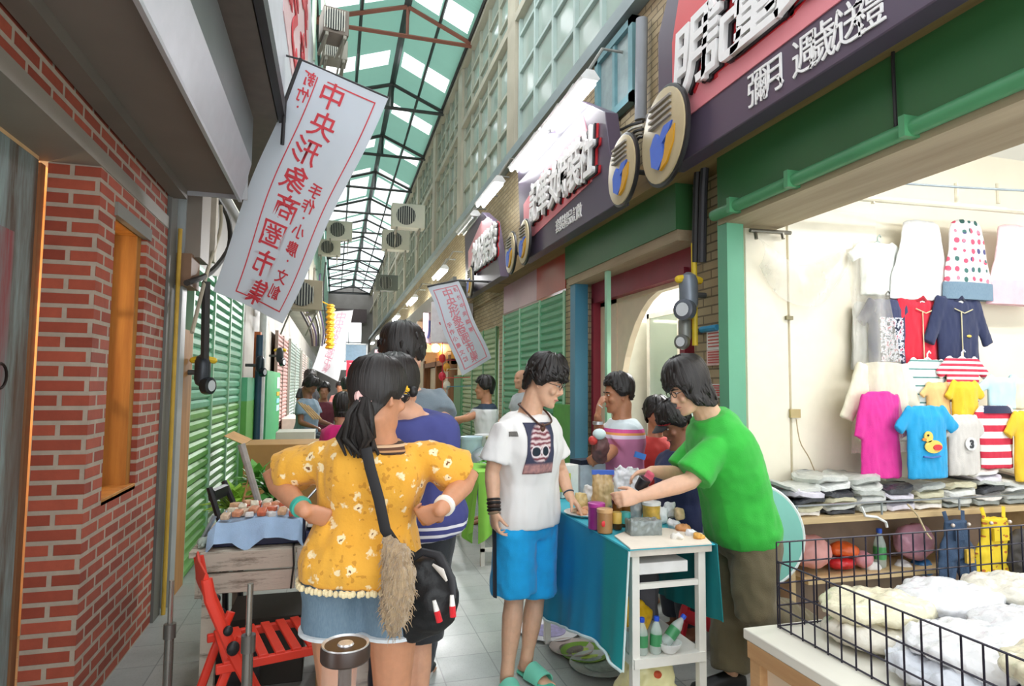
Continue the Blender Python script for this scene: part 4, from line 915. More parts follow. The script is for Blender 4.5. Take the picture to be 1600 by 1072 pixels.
while yy < 48:
    m = MB(); m.tube([(EXL, yy, EZ - .1), (RX, yy, RZ - .16), (EXR, yy, EZ - .1)], .05, 4); m.tube([(EXL, yy, EZ - .15), (EXR, yy, EZ - .15)], .045, 4); m.tube([(RX, yy, EZ - .15), (RX, yy, RZ - .16)], .03, 4)
    put('trim_%d' % k, m, worn('#7a4a3a', '#3d403f', .5) if k == 6 else STEEL, **ST); yy += 3.25; k += 1

# right facade: upper windows, blue-grey rail, tiled band, storefront
m = MB(); m.bx(2.5, 3.0, -2, 50, 3.0, 4.86); m.bx(2.47, 2.62, 3.52, 3.95, 0, 3.0); m.bx(2.43, 3.2, 6.12, 6.44, 0, 3.02); m.bx(2.5, 3.2, 9.05, 9.6, 0, 3.0); m.bx(2.55, 3.1, 9.6, 50, 2.9, 3.0); m.bx(2.52, 3.1, 9.6, 13.3, 2.45, 2.95)
t = NT('yellow_wall_tiles'); p = t.sep(t.n('ShaderNodeNewGeometry').outputs['Position']); cx = t.n('ShaderNodeCombineXYZ'); t.l(t.math('ADD', p[0], p[1]), cx.inputs[0]); t.l(p[2], cx.inputs[1]); br = t.n('ShaderNodeTexBrick'); t.l(cx.outputs[0], br.inputs['Vector']); br.inputs['Scale'].default_value = 1; br.inputs['Brick Width'].default_value = .2; br.inputs['Row Height'].default_value = .062; br.inputs['Mortar Size'].default_value = .006
br.inputs['Color1'].default_value = hx('#b9a785'); br.inputs['Color2'].default_value = hx('#a28e6a'); br.inputs['Mortar'].default_value = hx('#6d5f48'); t.color(t.mix(t.ramp(t.noise(t.coord(), 2, 5), [(.4, 0.0), (.8, .5)]), br.outputs[0], '#7a6b52')); t.bump(br.outputs['Fac'], -.4, .006); YT = t.set(.6)
put('wall_right', m, YT, **ST)
m = MB(); m.bx(2.75, 3.0, -2, 50, 4.86, 8.4); put('wall_right_upper', m, worn('#a9a899', '#7b7767', .35), **ST)
m = MB(); m.bx(2.38, 2.56, -2, 48, 4.84, 4.98); put('trim_30', m, worn('#8d9a9b', '#6f6a5e', .35, .5), **ST)
m = MB(); m.bx(2.40, 2.56, -2, 48, 8.2, 8.45); m.bx(2.42, 2.56, -2, 48, 6.9, 7.02); put('trim_31', m, worn('#b3ad9a', '#837a68', .4), **ST)
m = MB()
for yy in (8.55, 12.6, 16.2, 19.8, 23.4, 27, 31, 35, 39, 43): m.bx(2.42, 2.78, yy, yy + .42, 4.95, 8.3)
put('column_right', m, worn('#b4ab98', '#857a66', .4), **ST)
WG = []
for k in range(7):
    t = NT('old_window_glass'); v = t.coord(); n = t.noise(v, .9, 3); t.color(t.mix(n, '#8b9c93', '#b9c5bb')); WG.append(t.set(.12)); break
bays = [(1.2, 4.75), (4.85, 8.5)] + [(a + .45, b - .02) for a, b in zip((8.55, 12.6, 16.2, 19.8, 23.4, 27, 31, 35), (12.6, 16.2, 19.8, 23.4, 27, 31, 35, 39))]
for k, (a, b) in enumerate(bays):
    r = thing('window_%d' % (k + 60), (2.5, (a + b) / 2, 5), 'tall upper-floor window grid with dusty grey-green panes on the right facade', 'window', kind='structure')
    m = MB(); nx = 5
    for j in range(nx + 1): y = a + (b - a) * j / nx; m.bx(2.47, 2.54, y - .03, y + .03, 4.98, 8.2)
    for z in (5.0, 5.55, 6.1, 6.65, 7.35, 7.8): m.bx(2.475, 2.54, a, b, z - .022, z + .022)
    put('frame', m, worn('#a9bab4' if k < 2 else '#a7a898', '#77766a', .25), r); m = MB(); m.bx(2.52, 2.53, a, b, 4.98, 8.2); put('pane', m, WG[0], r)
# small blue window in the tiled band
r = thing('window_80', (2.48, 5.2, 4.1), 'small blue framed window above the second shop sign', 'window', kind='structure')
m = MB(); m.bx(2.42, 2.5, 4.80, 4.88, 4.05, 4.8); m.bx(2.42, 2.5, 5.55, 5.62, 4.05, 4.8); m.bx(2.42, 2.5, 4.8, 5.62, 4.05, 4.12); m.bx(2.42, 2.5, 4.8, 5.62, 4.73, 4.8); m.bx(2.43, 2.5, 5.18, 5.23, 4.1, 4.8); put('frame', m, plain('#6a9298', .5), r)
m = MB(); m.bx(2.46, 2.47, 4.85, 5.58, 4.1, 4.75); put('pane', m, plain('#98a8a8', .12), r)
# brown fascia ledge below the signs
m = MB(); m.bx(2.22, 2.5, -2, 9.6, 3.02, 3.16); m.bx(2.30, 2.5, -2, 9.6, 3.16, 3.30); put('trim_32', m, wood('#6f5736', '#a08656', 1, 6), **ST)
# green steel beams
GB = worn('#376a3e', '#27422b', .25, .4)
m = MB(); m.bx(2.33, 2.5, -2, 3.44, 2.66, 3.02); put('beam_1', m, GB, **ST)
m = MB(); m.bx(2.33, 2.5, 3.95, 6.2, 2.68, 3.05); put('beam_2', m, GB, **ST)
m = MB(); m.tube([(2.30, -2, 2.64), (2.30, 3.44, 2.64)], .035, 12)
for y in (.6, 1.3, 2.0, 2.7, 3.2): m.bx(2.25, 2.34, y, y + .03, 2.60, 2.69)
put('trim_33', m, worn('#4f8f63', '#37573c', .25, .4), **ST)
m = MB(); m.bx(2.33, 2.75, -2, 3.44, 2.58, 2.615); put('trim_34', m, wood('#8d7a60', '#b9a88c', 1, 5), **ST)
m = MB(); m.bx(2.34, 2.75, 3.95, 6.14, 2.60, 2.68); put('trim_40', m, wood('#8d7a60', '#b9a88c', 1, 5), **ST)
m = MB(); m.bx(2.34, 2.46, 3.36, 3.46, 0, 2.66); put('post_green', m, worn('#62a382', '#4b7a62', .2, .4), **ST)
m = MB(); m.bx(2.36, 2.50, 5.98, 6.12, 0, 2.68); put('post_blue', m, worn('#3d7f9c', '#2d5466', .25, .4), **ST)
m = MB(); m.bx(2.36, 2.40, 5.20, 5.25, 0, 2.68); put('post_pale', m, worn('#8fc0a4', '#6a9a80', .2, .4), **ST)
for k, y in enumerate((1.35, 2.1)): m = MB(); m.tube([(2.32, y, 3.1), (2.31, y, 2.98), (2.315, y, 2.68)], .008, 6); tag("cable", m, plain("#1d1c1c", .6), ("thin black cable over the green beam at the right, above the hanging clothes", "thin black cable over the green beam, closer to the green post")[k], "cable")

# second shop (cream with an arch) behind the vendors
m = MB(); m.bx(2.62, 2.70, 5.55, 5.98, 0, 2.45); m.bx(2.62, 2.70, 3.95, 5.98, 2.36, 2.60); m.bx(2.62, 2.7, 3.95, 4.22, 0, 2.45)
for j in range(10):  # arched jamb
    a0, a1 = PI / 2 * j / 10, PI / 2 * (j + 1) / 10; m.prism([(2.63, 5.56 - .9 * (1 - math.cos(a0)), 1.05 + 1.32 * math.sin(a0)), (2.63, 5.56 - .9 * (1 - math.cos(a1)), 1.05 + 1.32 * math.sin(a1)), (2.63, 5.56, 1.05 + 1.32 * math.sin(a1)), (2.63, 5.56, 1.05 + 1.32 * math.sin(a0))], (.06, 0, 0))
put('wall_shop_front', m, plain('#e6d3ba', .6, 0, .05), **ST)
m = MB(); m.bx(2.54, 2.66, 3.95, 5.98, 2.40, 2.62); m.bx(2.54, 2.66, 5.93, 5.985, 0, 2.45); m.bx(2.50, 2.64, 4.13, 4.2, 1.75, 2.45); put('trim_35', m, plain('#8a2a3c', .45), **ST)
m = MB(); m.bx(2.7, 5.2, 6.0, 6.06, 0, 2.8); m.bx(5.2, 5.26, 3.5, 6.06, 0, 2.8); m.bx(2.52, 5.2, 3.62, 3.68, 0, 2.8); m.bx(2.7, 5.26, 3.6, 6.06, 2.75, 2.8); put('wall_shop_inner', m, plain('#eef0e6', .6, 0, .04), **ST)
r = thing('display_cabinet', (3.4, 5.5, 0), 'white framed glass display cabinet inside the second shop', 'cabinet'); m = MB()
for x, y in ((3.1, 5.2), (4.2, 5.2), (3.1, 5.8), (4.2, 5.8)): m.bx(x, x + .05, y, y + .05, 0, 2.3)
for z in (.0, .75, 2.25): m.bx(3.1, 4.25, 5.2, 5.85, z, z + .05)
put('frame', m, plain('#f1f2ee', .5), r); m = MB(); m.bx(3.12, 4.22, 5.21, 5.22, .8, 2.25); m.bx(3.11, 3.12, 5.22, 5.82, .8, 2.25); put('pane', m, glass('#b9cfc6', .5), r)
m = MB(); m.bx(3.15, 4.2, 5.8, 5.84, .05, 2.2); put('back_panel', m, plain('#9fb0aa', .5), r)
# red-and-white fascia over the green shutter
m = MB(); m.bx(2.42, 2.5, 6.43, 7.45, 2.62, 3.02); put('trim_36', m, worn('#b23a2e', '#7a2a26', .2, .3), **ST)
m = MB(); m.bx(2.42, 2.5, 7.45, 9.05, 2.62, 3.02); put('trim_37', m, worn('#b58f9c', '#8a3d42', .3, .3), **ST)
shutter('roller_shutter', 2.44, 6.45, 9.02, 0, 2.6, '#5da77c', 'pale green roller shutter on the right behind the person in the white T-shirt', 3, -1, worn('#66ad84', '#4b8a66', .25, .45), '#a5d3b4')
m = MB(); m.bx(2.38, 2.44, 6.0, 6.7, 0, 1.35); tag('metal_sheet', m, plain('#58a045', .5), 'bright green low panel between blue post and pale green shutter', 'panel')
shutter('roller_shutter', 2.5, 9.7, 12.4, 0, 2.5, '#8fae84', 'yellowish green roller shutter on the right beyond the small banner', 3, -1, worn('#93b187', '#6d8a62', .25, .45), '#6fa37a')
m = MB(); m.bx(2.45, 2.55, 12.45, 13.2, 0, 1.75); tag('metal_sheet', m, plain('#3b7a4a', .5), 'dark green panel past the yellowish shutter on the right', 'panel')
m = MB(); m.bx(2.55, 2.75, 13.3, 46, 0, 2.9); put('wall_right_far', m, worn('#b7a88e', '#7a6347', .5), **ST)
# lit shop far right with warm lamp
r = thing('lit_shop', (2.5, 15, 0), 'warm lit orange shopfront with dark wooden door frame beyond the small banner', 'shop front')
m = MB(); m.bx(2.42, 2.56, 13.4, 17.5, 2.0, 2.9); put('fascia', m, plain('#e39a35', .5, 0, .1), r)
m = MB(); m.bx(2.38, 2.56, 13.4, 13.55, 0, 2.2); m.bx(2.38, 2.56, 15.2, 15.35, 0, 2.2); m.bx(2.38, 2.56, 17.3, 17.5, 0, 2.2); m.bx(2.38, 2.56, 13.4, 17.5, 2.0, 2.12); put('door_frame', m, wood('#5a3a22', '#8a5c34'), r)
m = MB(); m.ball((2.3, 14.8, 2.42), .10, 12, 8); put('lamp', m, emit('#ffd9a0', 12), r)
# far end: gable over a bright opening
m = MB(); m.bx(-1.7, .05, 48, 48.2, 0, 8.4); m.bx(1.85, 3.0, 48, 48.2, 0, 8.4); m.bx(.05, 1.85, 48, 48.2, 6.2, 8.4); m.bx(.05, 1.85, 48, 48.2, 0, 2.6)
m.prism([(EXL, 48, 8.3), (RX, 48, 9.0), (EXR, 48, 8.3)], (0, .2, 0)); put('wall_end', m, worn('#8f8a86', '#5f5a58', .4), **ST)
m = MB(); m.bx(.05, 1.85, 47.95, 48.1, 4.6, 4.68); m.bx(.92, .98, 47.95, 48.1, 2.6, 6.2); put('trim_38', m, plain('#8f9492', .5), **ST)
m = MB(); m.bx(-.3, 2.2, 47.6, 47.9, 6.1, 7.1); put('trim_39', m, plain('#5b4f50', .6), **ST)
# ------------------------------------------------------------------ signs, banners, lamps, services on the walls
PLUM = plain('#55495a', .32, 0, .05, 2)
def on_sign(px, py, X=2.06): p = atX(px, py, X); return p
def face_m(p): return frame_m(p, (0, -1, 0), (0, 0, 1))
def yz_prism(m, poly, x0, x1): return m.prism([(x0, y, z) for y, z in poly], (x1 - x0, 0, 0))
WHITE_L, BLACK_L, RED_L = plain('#f2f0ee', .4, 0, .03), plain('#17131a', .4, 0, .05), plain('#c2262d', .4, 0, .05)
def big_char(ch, Y, Z, size, root, st=(1, 1), X=2.06, shear=.12):
    c = text('character', ch, size, WHITE_L, face_m((X - .022, Y, Z)), root, .016, .006, st, shear=shear)
    text('shadow', ch, size, RED_L, face_m((X + .012, Y - .055, Z - .012)), c, .006, .010, st, shear=shear)
    text('edge', ch, size, BLACK_L, face_m((X + .004, Y - .025, Z - .006)), c, .012, .012, st, shear=shear)
def shop_sign(label, poly, field, field_col):
    ys = [p[0] for p in poly]; r = thing('shop_sign', (2.15, sum(ys) / len(ys), 2.96), label, 'sign')
    m = MB(); yz_prism(m, poly, 2.08, 2.20); put('board', m, PLUM, r, bevel=.006)
    m = MB(); yz_prism(m, field, 2.072, 2.082); put('red_field', m, field_col, r); return r
t = NT('sign_red_field'); z = t.sep(t.n('ShaderNodeNewGeometry').outputs['Position']); t.color(t.ramp(t.math('DIVIDE', t.math('SUBTRACT', z[2], 3.3), .8), [(0, '#e78a92'), (.55, '#da4a4e'), (1, '#d8474a')])); REDF = t.set(.35)
s1 = shop_sign('large dark plum shop sign with white characters on red, top right over the clothes shop', [(3.62, 2.97), (3.74, 3.12), (3.74, 3.95), (3.58, 4.2), (-.4, 4.2), (-.4, 2.97)], [(3.52, 3.23), (3.54, 3.40), (3.54, 3.80), (3.44, 4.08), (.2, 4.08), (.2, 3.24), (3.20, 3.23)], REDF)
for ch, px, py in (('明', 1087, 92), ('記', 1134, 66), ('童', 1188, 34), ('裝', 1250, -10)):
    p = atX(px, py, 2.06); big_char(ch, p.y, 3.57, .42, s1, (.98, 1.12))
for ch, px, py in (('彌', 1183, 140), ('月', 1206, 122), ('、', 1229, 108), ('週', 1256, 93), ('歲', 1283, 76), ('/', 1304, 62), ('送', 1327, 48), ('禮', 1357, 28)):
    p = atX(px, py, 2.07); text('small_character', ch, .185, WHITE_L, face_m((2.074, p.y, 3.11)), s1, .004, 0, (.92, 1.1))
PINKF = plain('#e0848c', .35, 0, .04)
s2 = shop_sign('plum shop sign with slanted white characters on a pink field, second sign from the right', [(7.0, 2.99), (7.18, 4.18), (5.25, 4.18), (4.62, 3.80), (4.42, 2.97)], [(6.85, 3.24), (6.9, 3.66), (5.7, 3.92), (5.1, 3.98), (4.92, 3.66), (4.88, 3.30), (6.5, 3.20)], PINKF)
for ch, px, py in (('記', 838, 316), ('華', 853, 300), ('女', 869, 290), ('時', 884, 268), ('裝', 901, 256), ('社', 921, 246)):
    p = atX(px, py, 2.06); big_char(ch, p.y, 3.54, .33, s2, (.95, 1.4))
for ch, px in zip('套裝精品訂做', (871, 877, 884, 890, 898, 904)):
    p = atX(px, 350, 2.07); text('small_character', ch, .15, WHITE_L, face_m((2.074, p.y, 3.12)), s2, .004, 0, (.9, 1))
s3 = shop_sign('pale plum shop sign with red-edged white characters, third from the right', [(10.2, 3.0), (10.4, 4.10), (9.1, 4.16), (8.45, 3.85), (7.95, 2.99)], [(10.0, 3.40), (10.05, 3.75), (9.1, 4.02), (8.5, 3.9), (8.4, 3.4)], plain('#e9a8ae', .35, 0, .04))
for ch, px, py in (('社', 744, 407), ('服', 752, 396), ('裝', 762, 386), ('號', 772, 376)):
    p = atX(px, py, 2.06); big_char(ch, p.y, 3.52, .38, s3, (1.0, 1.35))
CREAM = plain('#bdac86', .4, 0, .05); 
AXD = (-1, .06, 0)
def disc(px, py, r, label, X=2.0):
    p = atX(px, py, X); d = thing('round_sign', (p.x, p.y, p.z - r), label, 'sign', 'round emblem signs between the shop signs')
    m = MB(); m.lathe(p + Vector((.02, 0, 0)), [(r * .98, -.012), (r, -.008), (r, .012), (r * .97, .016)], 32, axis=AXD); put('rim', m, plain('#1b191b', .4), d)
    m = MB(); m.lathe(p, [(r * .93, -.004), (r * .93, .006), (r * .90, .009)], 32, axis=AXD); fc = put('face', m, CREAM, d)
    x = p.x - .030
    m = MB(); m.prism([(x, p.y + r * a, p.z + r * b) for a, b in ((.35, -.15), (.30, -.55), (.05, -.68), (-.18, -.5), (-.12, -.2), (-.38, -.05), (-.5, .12), (-.2, .12), (.0, -.08), (.12, .08), (.22, .02))], (.034, 0, 0)); put('emblem', m, plain('#4a6fd0', .4, 0, .05), fc, label='blue emblem')
    m = MB(); m.prism([(x, p.y + r * a, p.z + r * b) for a, b in ((-.3, -.1), (-.2, -.45), (-.02, -.72), (-.3, -.62), (-.55, -.3), (-.6, .02))], (.034, 0, 0)); put('emblem', m, plain('#d09a22', .4, 0, .05), fc, label='yellow emblem')
    m = MB()
    for k in range(4): m.bx(x, x + .03, p.y - r * .45, p.y + r * .42, p.z + r * (.25 + k * .13), p.z + r * (.30 + k * .13))
    put('lettering', m, plain('#9a938a', .5), fc)
    m = MB(); m.tube([p + Vector((.09, 0, 0)), p + Vector((.35, 0, 0))], .02, 8); put('bracket', m, plain('#2a2828', .5), d); return d
disc(1035, 213, .325, 'round cream sign with blue and yellow emblem at the left end of the large sign')
disc(971, 266, .27, 'round cream sign with blue and yellow emblem at the right end of the second sign')
disc(818, 378, .26, 'round cream sign at the left end of the second sign')
disc(797, 395, .26, 'round cream sign at the right end of the third sign')
disc(734, 440, .25, 'round cream sign at the left end of the third sign, partly hidden')

def batten(y0, y1, x, z, label, lit=True, s=6):
    r = thing('tube_light', (x, (y0 + y1) / 2, z), label, 'light', 'fluorescent battens above the shop signs'); m = MB(); m.prism([(x - .035, y0, z + .03), (x + .035, y0, z + .03), (x + .09, y0, z - .04), (x + .07, y0, z - .06), (x - .07, y0, z - .06), (x - .09, y0, z - .04)], (0, y1 - y0, 0)); put('housing', m, plain('#e4e6e4', .35), r)
    for dx in (-.045, .045): m = MB(); m.tube([(x + dx, y0 + .03, z - .08), (x + dx, y1 - .03, z - .08)], .02, 10); put('tube', m, emit('#f7fbff', s) if lit else plain('#d7dad8', .2), r)
    m = MB(); m.tube([(x, y0 + .2, z + .02), (x + .2, y0 + .2, z + .35), (2.45, y0 + .2, z + .35)], .015, 6); m.tube([(x, y1 - .2, z + .02), (x + .2, y1 - .2, z + .35), (2.45, y1 - .2, z + .35)], .015, 6); put('bracket', m, plain('#8c8c86', .5), r); return r
batten(4.85, 5.95, 2.05, 4.24, 'lit white twin tube light above the right half of the second sign')
batten(6.02, 7.22, 2.05, 4.24, 'lit white twin tube light above the left half of the second sign')
batten(7.95, 9.1, 2.05, 4.32, 'lit white twin tube light above the third sign')
batten(9.4, 10.6, 2.05, 4.24, 'unlit twin tube light just left of the lit one above the third sign', False)
batten(2.6, 3.75, 2.05, 4.52, 'unlit tube light at the top edge above the large sign', False)
batten(12.2, 13.4, 2.05, 3.9, 'small bright tube light above the right small banner')
for k in range(5): batten(16.5 + k * 4.6, 18 + k * 4.6, 2.0, 3.9, 'distant bright tube light over the right side, %s beyond the small banner' % ('first', 'second', 'third', 'fourth', 'fifth')[k], True, 30)

# big mirrored cloth banner (seen from its back)
BC = [(470, 95, 4.72), (607, 155, 4.62), (440, 505, 4.62), (335, 455, 4.78)]
def banner(corners, label, wave, mirror, text_specs, border, ink, clothcol='#e9eef4', bw=.010, fs=1):
    P = [atD(*c) for c in corners]; cen = sum(P, Vector()) / 4; nr = (P[1] - P[0]).cross(P[3] - P[0]).normalized()
    if nr.dot(CAM - cen) < 0: nr = -nr
    def S(u, v, lift=0):
        p = P[0].lerp(P[1], u).lerp(P[3].lerp(P[2], u), v); w = wave * (math.sin(3.2 * v + 2.2 * u) * .6 + math.sin(6.5 * u + 2 * v) * .4) * (.3 + v)
        e = .012 * math.sin(9 * v); return p + nr * (w + lift) + (P[1] - P[0]).normalized() * e
    r = thing('cloth_banner', (cen.x, cen.y, min(p.z for p in P)), label, 'banner')
    t = NT('banner_cloth'); n = t.noise(t.coord(), 3, 3); t.color(t.mix(n, shade(clothcol, .95), clothcol)); t.b.inputs['Transmission Weight'].default_value = 0
    tr = t.n('ShaderNodeBsdfTranslucent'); tr.inputs[0].default_value = hx(clothcol); ms = t.n('ShaderNodeMixShader'); ms.inputs[0].default_value = .4; t.l(t.b.outputs[0], ms.inputs[1]); t.l(tr.outputs[0], ms.inputs[2]); t.l(ms.outputs[0], t.out.inputs[0]); t.b.inputs['Roughness'].default_value = .8
    m = MB(); m.grid(lambda u, v: S(u, v), 16, 40, .003); put('cloth', m, t.m, r, smooth=60)
    inkm = plain(ink, .7, 0, .05); L = .006
    if border:
        u0, u1, v0, v1, skip = border; m = MB()
        W = (P[1] - P[0]).length; H = (P[3] - P[0]).length
        for (a, b, c, d) in ((u0, v0, u0 + bw / W, v1), (u1 - bw / W, v0, u1, v1), (u0 + skip, v0, u1, v0 + bw / H), (u0, v1 - bw / H, u1, v1)): m.grid(lambda u, v: S(a + (c - a) * u, b + (d - b) * v, L), 8 if c - a > .1 else 2, 30 if d - b > .1 else 2)
        put('border', m, inkm, r, smooth=60)
    W = (P[1] - P[0]).length
    for ch, u, v, sz in text_specs:
        me = text_mesh(ch, sz, 0, .002).copy(); me.materials.clear(); o = S(u, v, L + .002); x = (S(u + .05, v) - S(u - .05, v)).normalized(); y = (S(u, v - .03) - S(u, v + .03)).normalized()
        if mirror: x = -x
        for q in me.vertices:
            c = o + x * q.co.x + y * q.co.y; q.co = c
        put('character', me, inkm, r, smooth=60)
    return r, P, S
ts = [(c, .45 + .03 * math.sin(k * 2), .085 + k * .121, .215) for k, c in enumerate('中央形象商圈市集')] + [(c, .71, v, .115) for c, v in zip('手作·小農·文創', (.46, .525, .58, .635, .71, .765, .83, .90))] + [(c, .155, v, .115) for c, v in (('新', .055), ('竹', .125), ('·', .18))]
bn, BP, BS = banner(BC, 'big white cloth banner with mirrored red characters hanging tilted at the upper left', .05, True, ts, (.235, .90, .035, .965, .12), '#d5424c')
m = MB(); m.tube([BP[1] + Vector((0, 0, .01)), BP[0] + Vector((0, 0, .01)), Vector((-.42, BP[0].y + .05, BP[0].z + .05))], .008, 6); put('cord', m, plain('#3a3838', .5), bn)
m = MB(); m.tube([atD(470, 92, 4.66), atD(445, 160, 4.6), atD(441, 226, 4.58)], .014, 8); put('pole', m, plain('#1f1d1f', .5), bn)
ts = [(c, .52, .12 + k * .108, .155) for k, c in enumerate('中央形象商圈市集')] + [(c, .80, .10 + k * .1, .07) for k, c in enumerate('新竹中央商圈')] + [(c, .25, .46 + k * .08, .075) for k, c in enumerate('手作小農文創')]
sb, SP, SS = banner([(668, 448, 8.9), (716, 438, 8.8), (767, 560, 8.7), (722, 587, 8.9)], 'small white cloth banner with faded red characters hanging tilted at the right wall', .04, False, ts, (.12, .9, .05, .96, 0), '#d88591', '#e6eaf2', .014)
m = MB(); m.tube([SP[0], SP[1], SP[1] + Vector((.9, .1, .02))], .016, 8); put('pole', m, plain('#3a3838', .5), sb)
fb, FP0, FS = banner([(522, 486, 19), (552, 484, 19), (528, 596, 18.6), (488, 576, 19)], 'distant white banner with faded pink characters hanging over the far left crowd', .05, True, [(c, .45, .1 + k * .115, .33) for k, c in enumerate('中央形象商圈市集')], None, '#e3a9bb', '#f3f0f4')
m = MB(); m.tube([FP0[1], FP0[0], Vector((-1.2, FP0[0].y, FP0[0].z))], .02, 6); put('pole', m, plain('#3a3838', .5), fb)
# yellow ornament and distant signs
m = MB(); P0 = atD(517, 478, 13.5)
for k in range(26): m.ball(P0 - Vector((.02 * math.sin(k * 2.1), .02 * math.cos(k * 1.7), .036 * k)), (.085, .085, .04), 8, 5)
m.tube([P0, Vector((-1.2, P0.y, P0.z + .5))], .012, 5); tag('garland', m, plain('#dba21c', .6, 0, .2, 40), 'yellow hanging garland strip beside the far banner', 'garland')
r = thing('red_sign', atD(553, 592, 26), 'red sign with white characters far down the alley above the crowd', 'sign'); P0 = atD(553, 577, 26)
m = MB(); m.box(P0, (.62, .06, .72)); put('panel', m, plain('#c8203a', .5), r); text('lettering', '市', .4, WHITE_L, frame_m(P0 + Vector((0, -.035, .12)), (1, 0, 0), (0, 0, 1)), r, .004); text('lettering', '場', .4, WHITE_L, frame_m(P0 + Vector((0, -.035, -.22)), (1, 0, 0), (0, 0, 1)), r, .004)
P0 = atD(556, 552, 30); r = thing('blue_window_box', (P0.x, P0.y, P0.z - .4), 'blue-grey glazed box with white frame far at the end of the alley', 'kiosk'); m = MB(); m.box(P0, (.95, .5, .8)); put('panel', m, plain('#7f9fb8', .3), r); m = MB()
for dx in (-.5, .5): m.box(P0 + Vector((dx, -.26, 0)), (.07, .06, .9))
for dz in (-.42, .42): m.box(P0 + Vector((0, -.26, dz)), (1.05, .06, .07))
put('frame', m, plain('#e6ebef', .5), r)
m = MB(); m.bx(1.95, 2.46, 10.6, 44, 3.26, 3.34); m.bx(1.93, 1.99, 10.6, 44, 3.10, 3.42); tag('awning', m, worn('#77776f', '#4c4a42', .35), 'long grey gutter awning along the far right side', 'awning')
rnd = random.Random(9); names = 'palest,pinkest,tallest'.split(',')
for k in range(12):
    y = 11.6 + k * 1.9; w_ = rnd.uniform(.5, .8); cl = ('#f0dfe6', '#e9c6d2', '#f4efef', '#dfd9e6', '#e7b7c0')[k % 5]
    r = thing('hanging_sign', (2.0, y, 2.45), 'pale projecting shop sign in the row receding along the right wall past the small banner', 'sign', 'projecting signs on the far right wall'); x0 = 1.72 + .1 * (k % 3)
    m = MB(); m.bx(x0, 2.5, y, y + .12, 2.35 + .1 * (k % 2), 3.1); put('panel', m, plain(cl, .5), r)
    text('lettering', '衣服飾品鞋包童裝美食'[k % 10], .42, plain(('#c95a6a', '#6a6aa8', '#b04a5a')[k % 3], .5), frame_m(((x0 + 2.4) / 2, y - .004, 2.74), (1, 0, 0), (0, 0, 1)), r, .003, .01)
# goods hung by the warm shopfront
for k in range(6):
    p = atD(691 + (k % 2) * 7, 560 + k * 14, 12.0 - .1 * k); m = MB(); m.ball(p, (.07, .06, .085), 10, 8); m.tube([p + Vector((0, 0, .08)), p + Vector((0, 0, .30 if k else .5)), Vector((2.45, p.y, p.z + (.32 if k else .55)))], .008, 5)
    tag('lantern', m, plain(('#d8332f', '#e9a13a', '#c9243f', '#e6d9c9', '#d93a35', '#3f8fae')[k], .5), ('red', 'orange', 'crimson', 'cream', 'scarlet', 'blue')[k] + ' little ornament hanging in a string by the orange shopfront', 'ornament', 'ornaments by the orange shopfront')

# air conditioners, brackets, pipes
AC0 = None
def aircon(p, label, w=.75, h=.55, d=.32, rz=0, col='#c9c6b4'):
    r = thing('air_conditioner', (p.x, p.y, p.z), label, 'air conditioner', 'outdoor air conditioner units', rz=rz)
    m = MB(); m.bx(-w / 2, w / 2, -d / 2, d / 2, 0, h); put('casing', m, worn(col, '#8c826b', .25, .5), r, local=True, bevel=.01)
    m = MB(); m.lathe((-.08 * w, -d / 2 - .004, h / 2), [(h * .40, -.01), (h * .40, .012), (h * .37, .014)], 24, axis=(0, -1, 0)); put('fan_opening', m, plain('#1d2222', .5), r, local=True)
    m = MB()
    for k in range(9): x = -.08 * w + (k - 4) * h * .09; q = max(.02, (h * .40) ** 2 - (x + .08 * w) ** 2) ** .5; m.bx(x - .006, x + .006, -d / 2 - .03, -d / 2 - .018, h / 2 - q, h / 2 + q)
    put('grille', m, plain('#b9b8ac', .5), r, local=True)
    for x in (-w * .35, w * .35): m = MB(); m.bx(x - .02, x + .02, -d / 2, d / 2 + .25, -.05, 0); bk = put('bracket', m, worn('#8b877a', '#5c4a38', .4), r, local=True); m = MB(); m.tube([(x, -d / 2, -.03), (x, d / 2 + .25, -.38)], .014, 6); put('brace', m, worn('#8b877a', '#5c4a38', .4), bk, local=True)
aircon(atD(637, 358, 14.5), 'air conditioner high on the right wall, the nearer of the two stacked ones', col='#c4c2b2'); aircon(atD(618, 392, 17.5), 'air conditioner high on the right wall, just below and beyond the nearer one', col='#c9c7b6'); aircon(atD(604, 455, 22), 'dark air conditioner over the gutter awning on the far right', col='#6f736c')
aircon(atD(521, 62, 8.6), 'dark air conditioner box on a bracket high at the upper left of the roof', .34, .36, .35, .2, '#6d6257'); aircon(atD(522, 98, 9.4), 'small grey air conditioner below the dark box at the upper left', .36, .3, .3, .1, '#8e8a7e')
aircon(atD(530, 375, 19), 'air conditioner on the left wall beside the big banner edge', col='#cfcdbf'); aircon(atD(514, 400, 20), 'lower air conditioner on the left wall beside the big banner edge', .7, .5, col='#d4cfbe')
aircon(atD(470, 485, 10.5), 'brownish old air conditioner under the big banner on the left', .6, .5, .4, .3, '#9b8f76')
for (x0, y0, D0), (x1, y1, D1), lb in (((482, 0, 8), (480, 70, 8.2), 'left'), ((492, 0, 9), (489, 95, 9), 'middle'), ((505, 0, 9), (512, 55, 9), 'right')): m = MB(); m.tube([atD(x0, y0, D0), atD(x1, y1, D1)], .03, 8); tag('wall_pipe', m, plain('#b9c4b0', .5), 'pale vertical pipe at the top left beside the box sign, the %s of three' % lb, 'pipe')
rnd = random.Random(4)
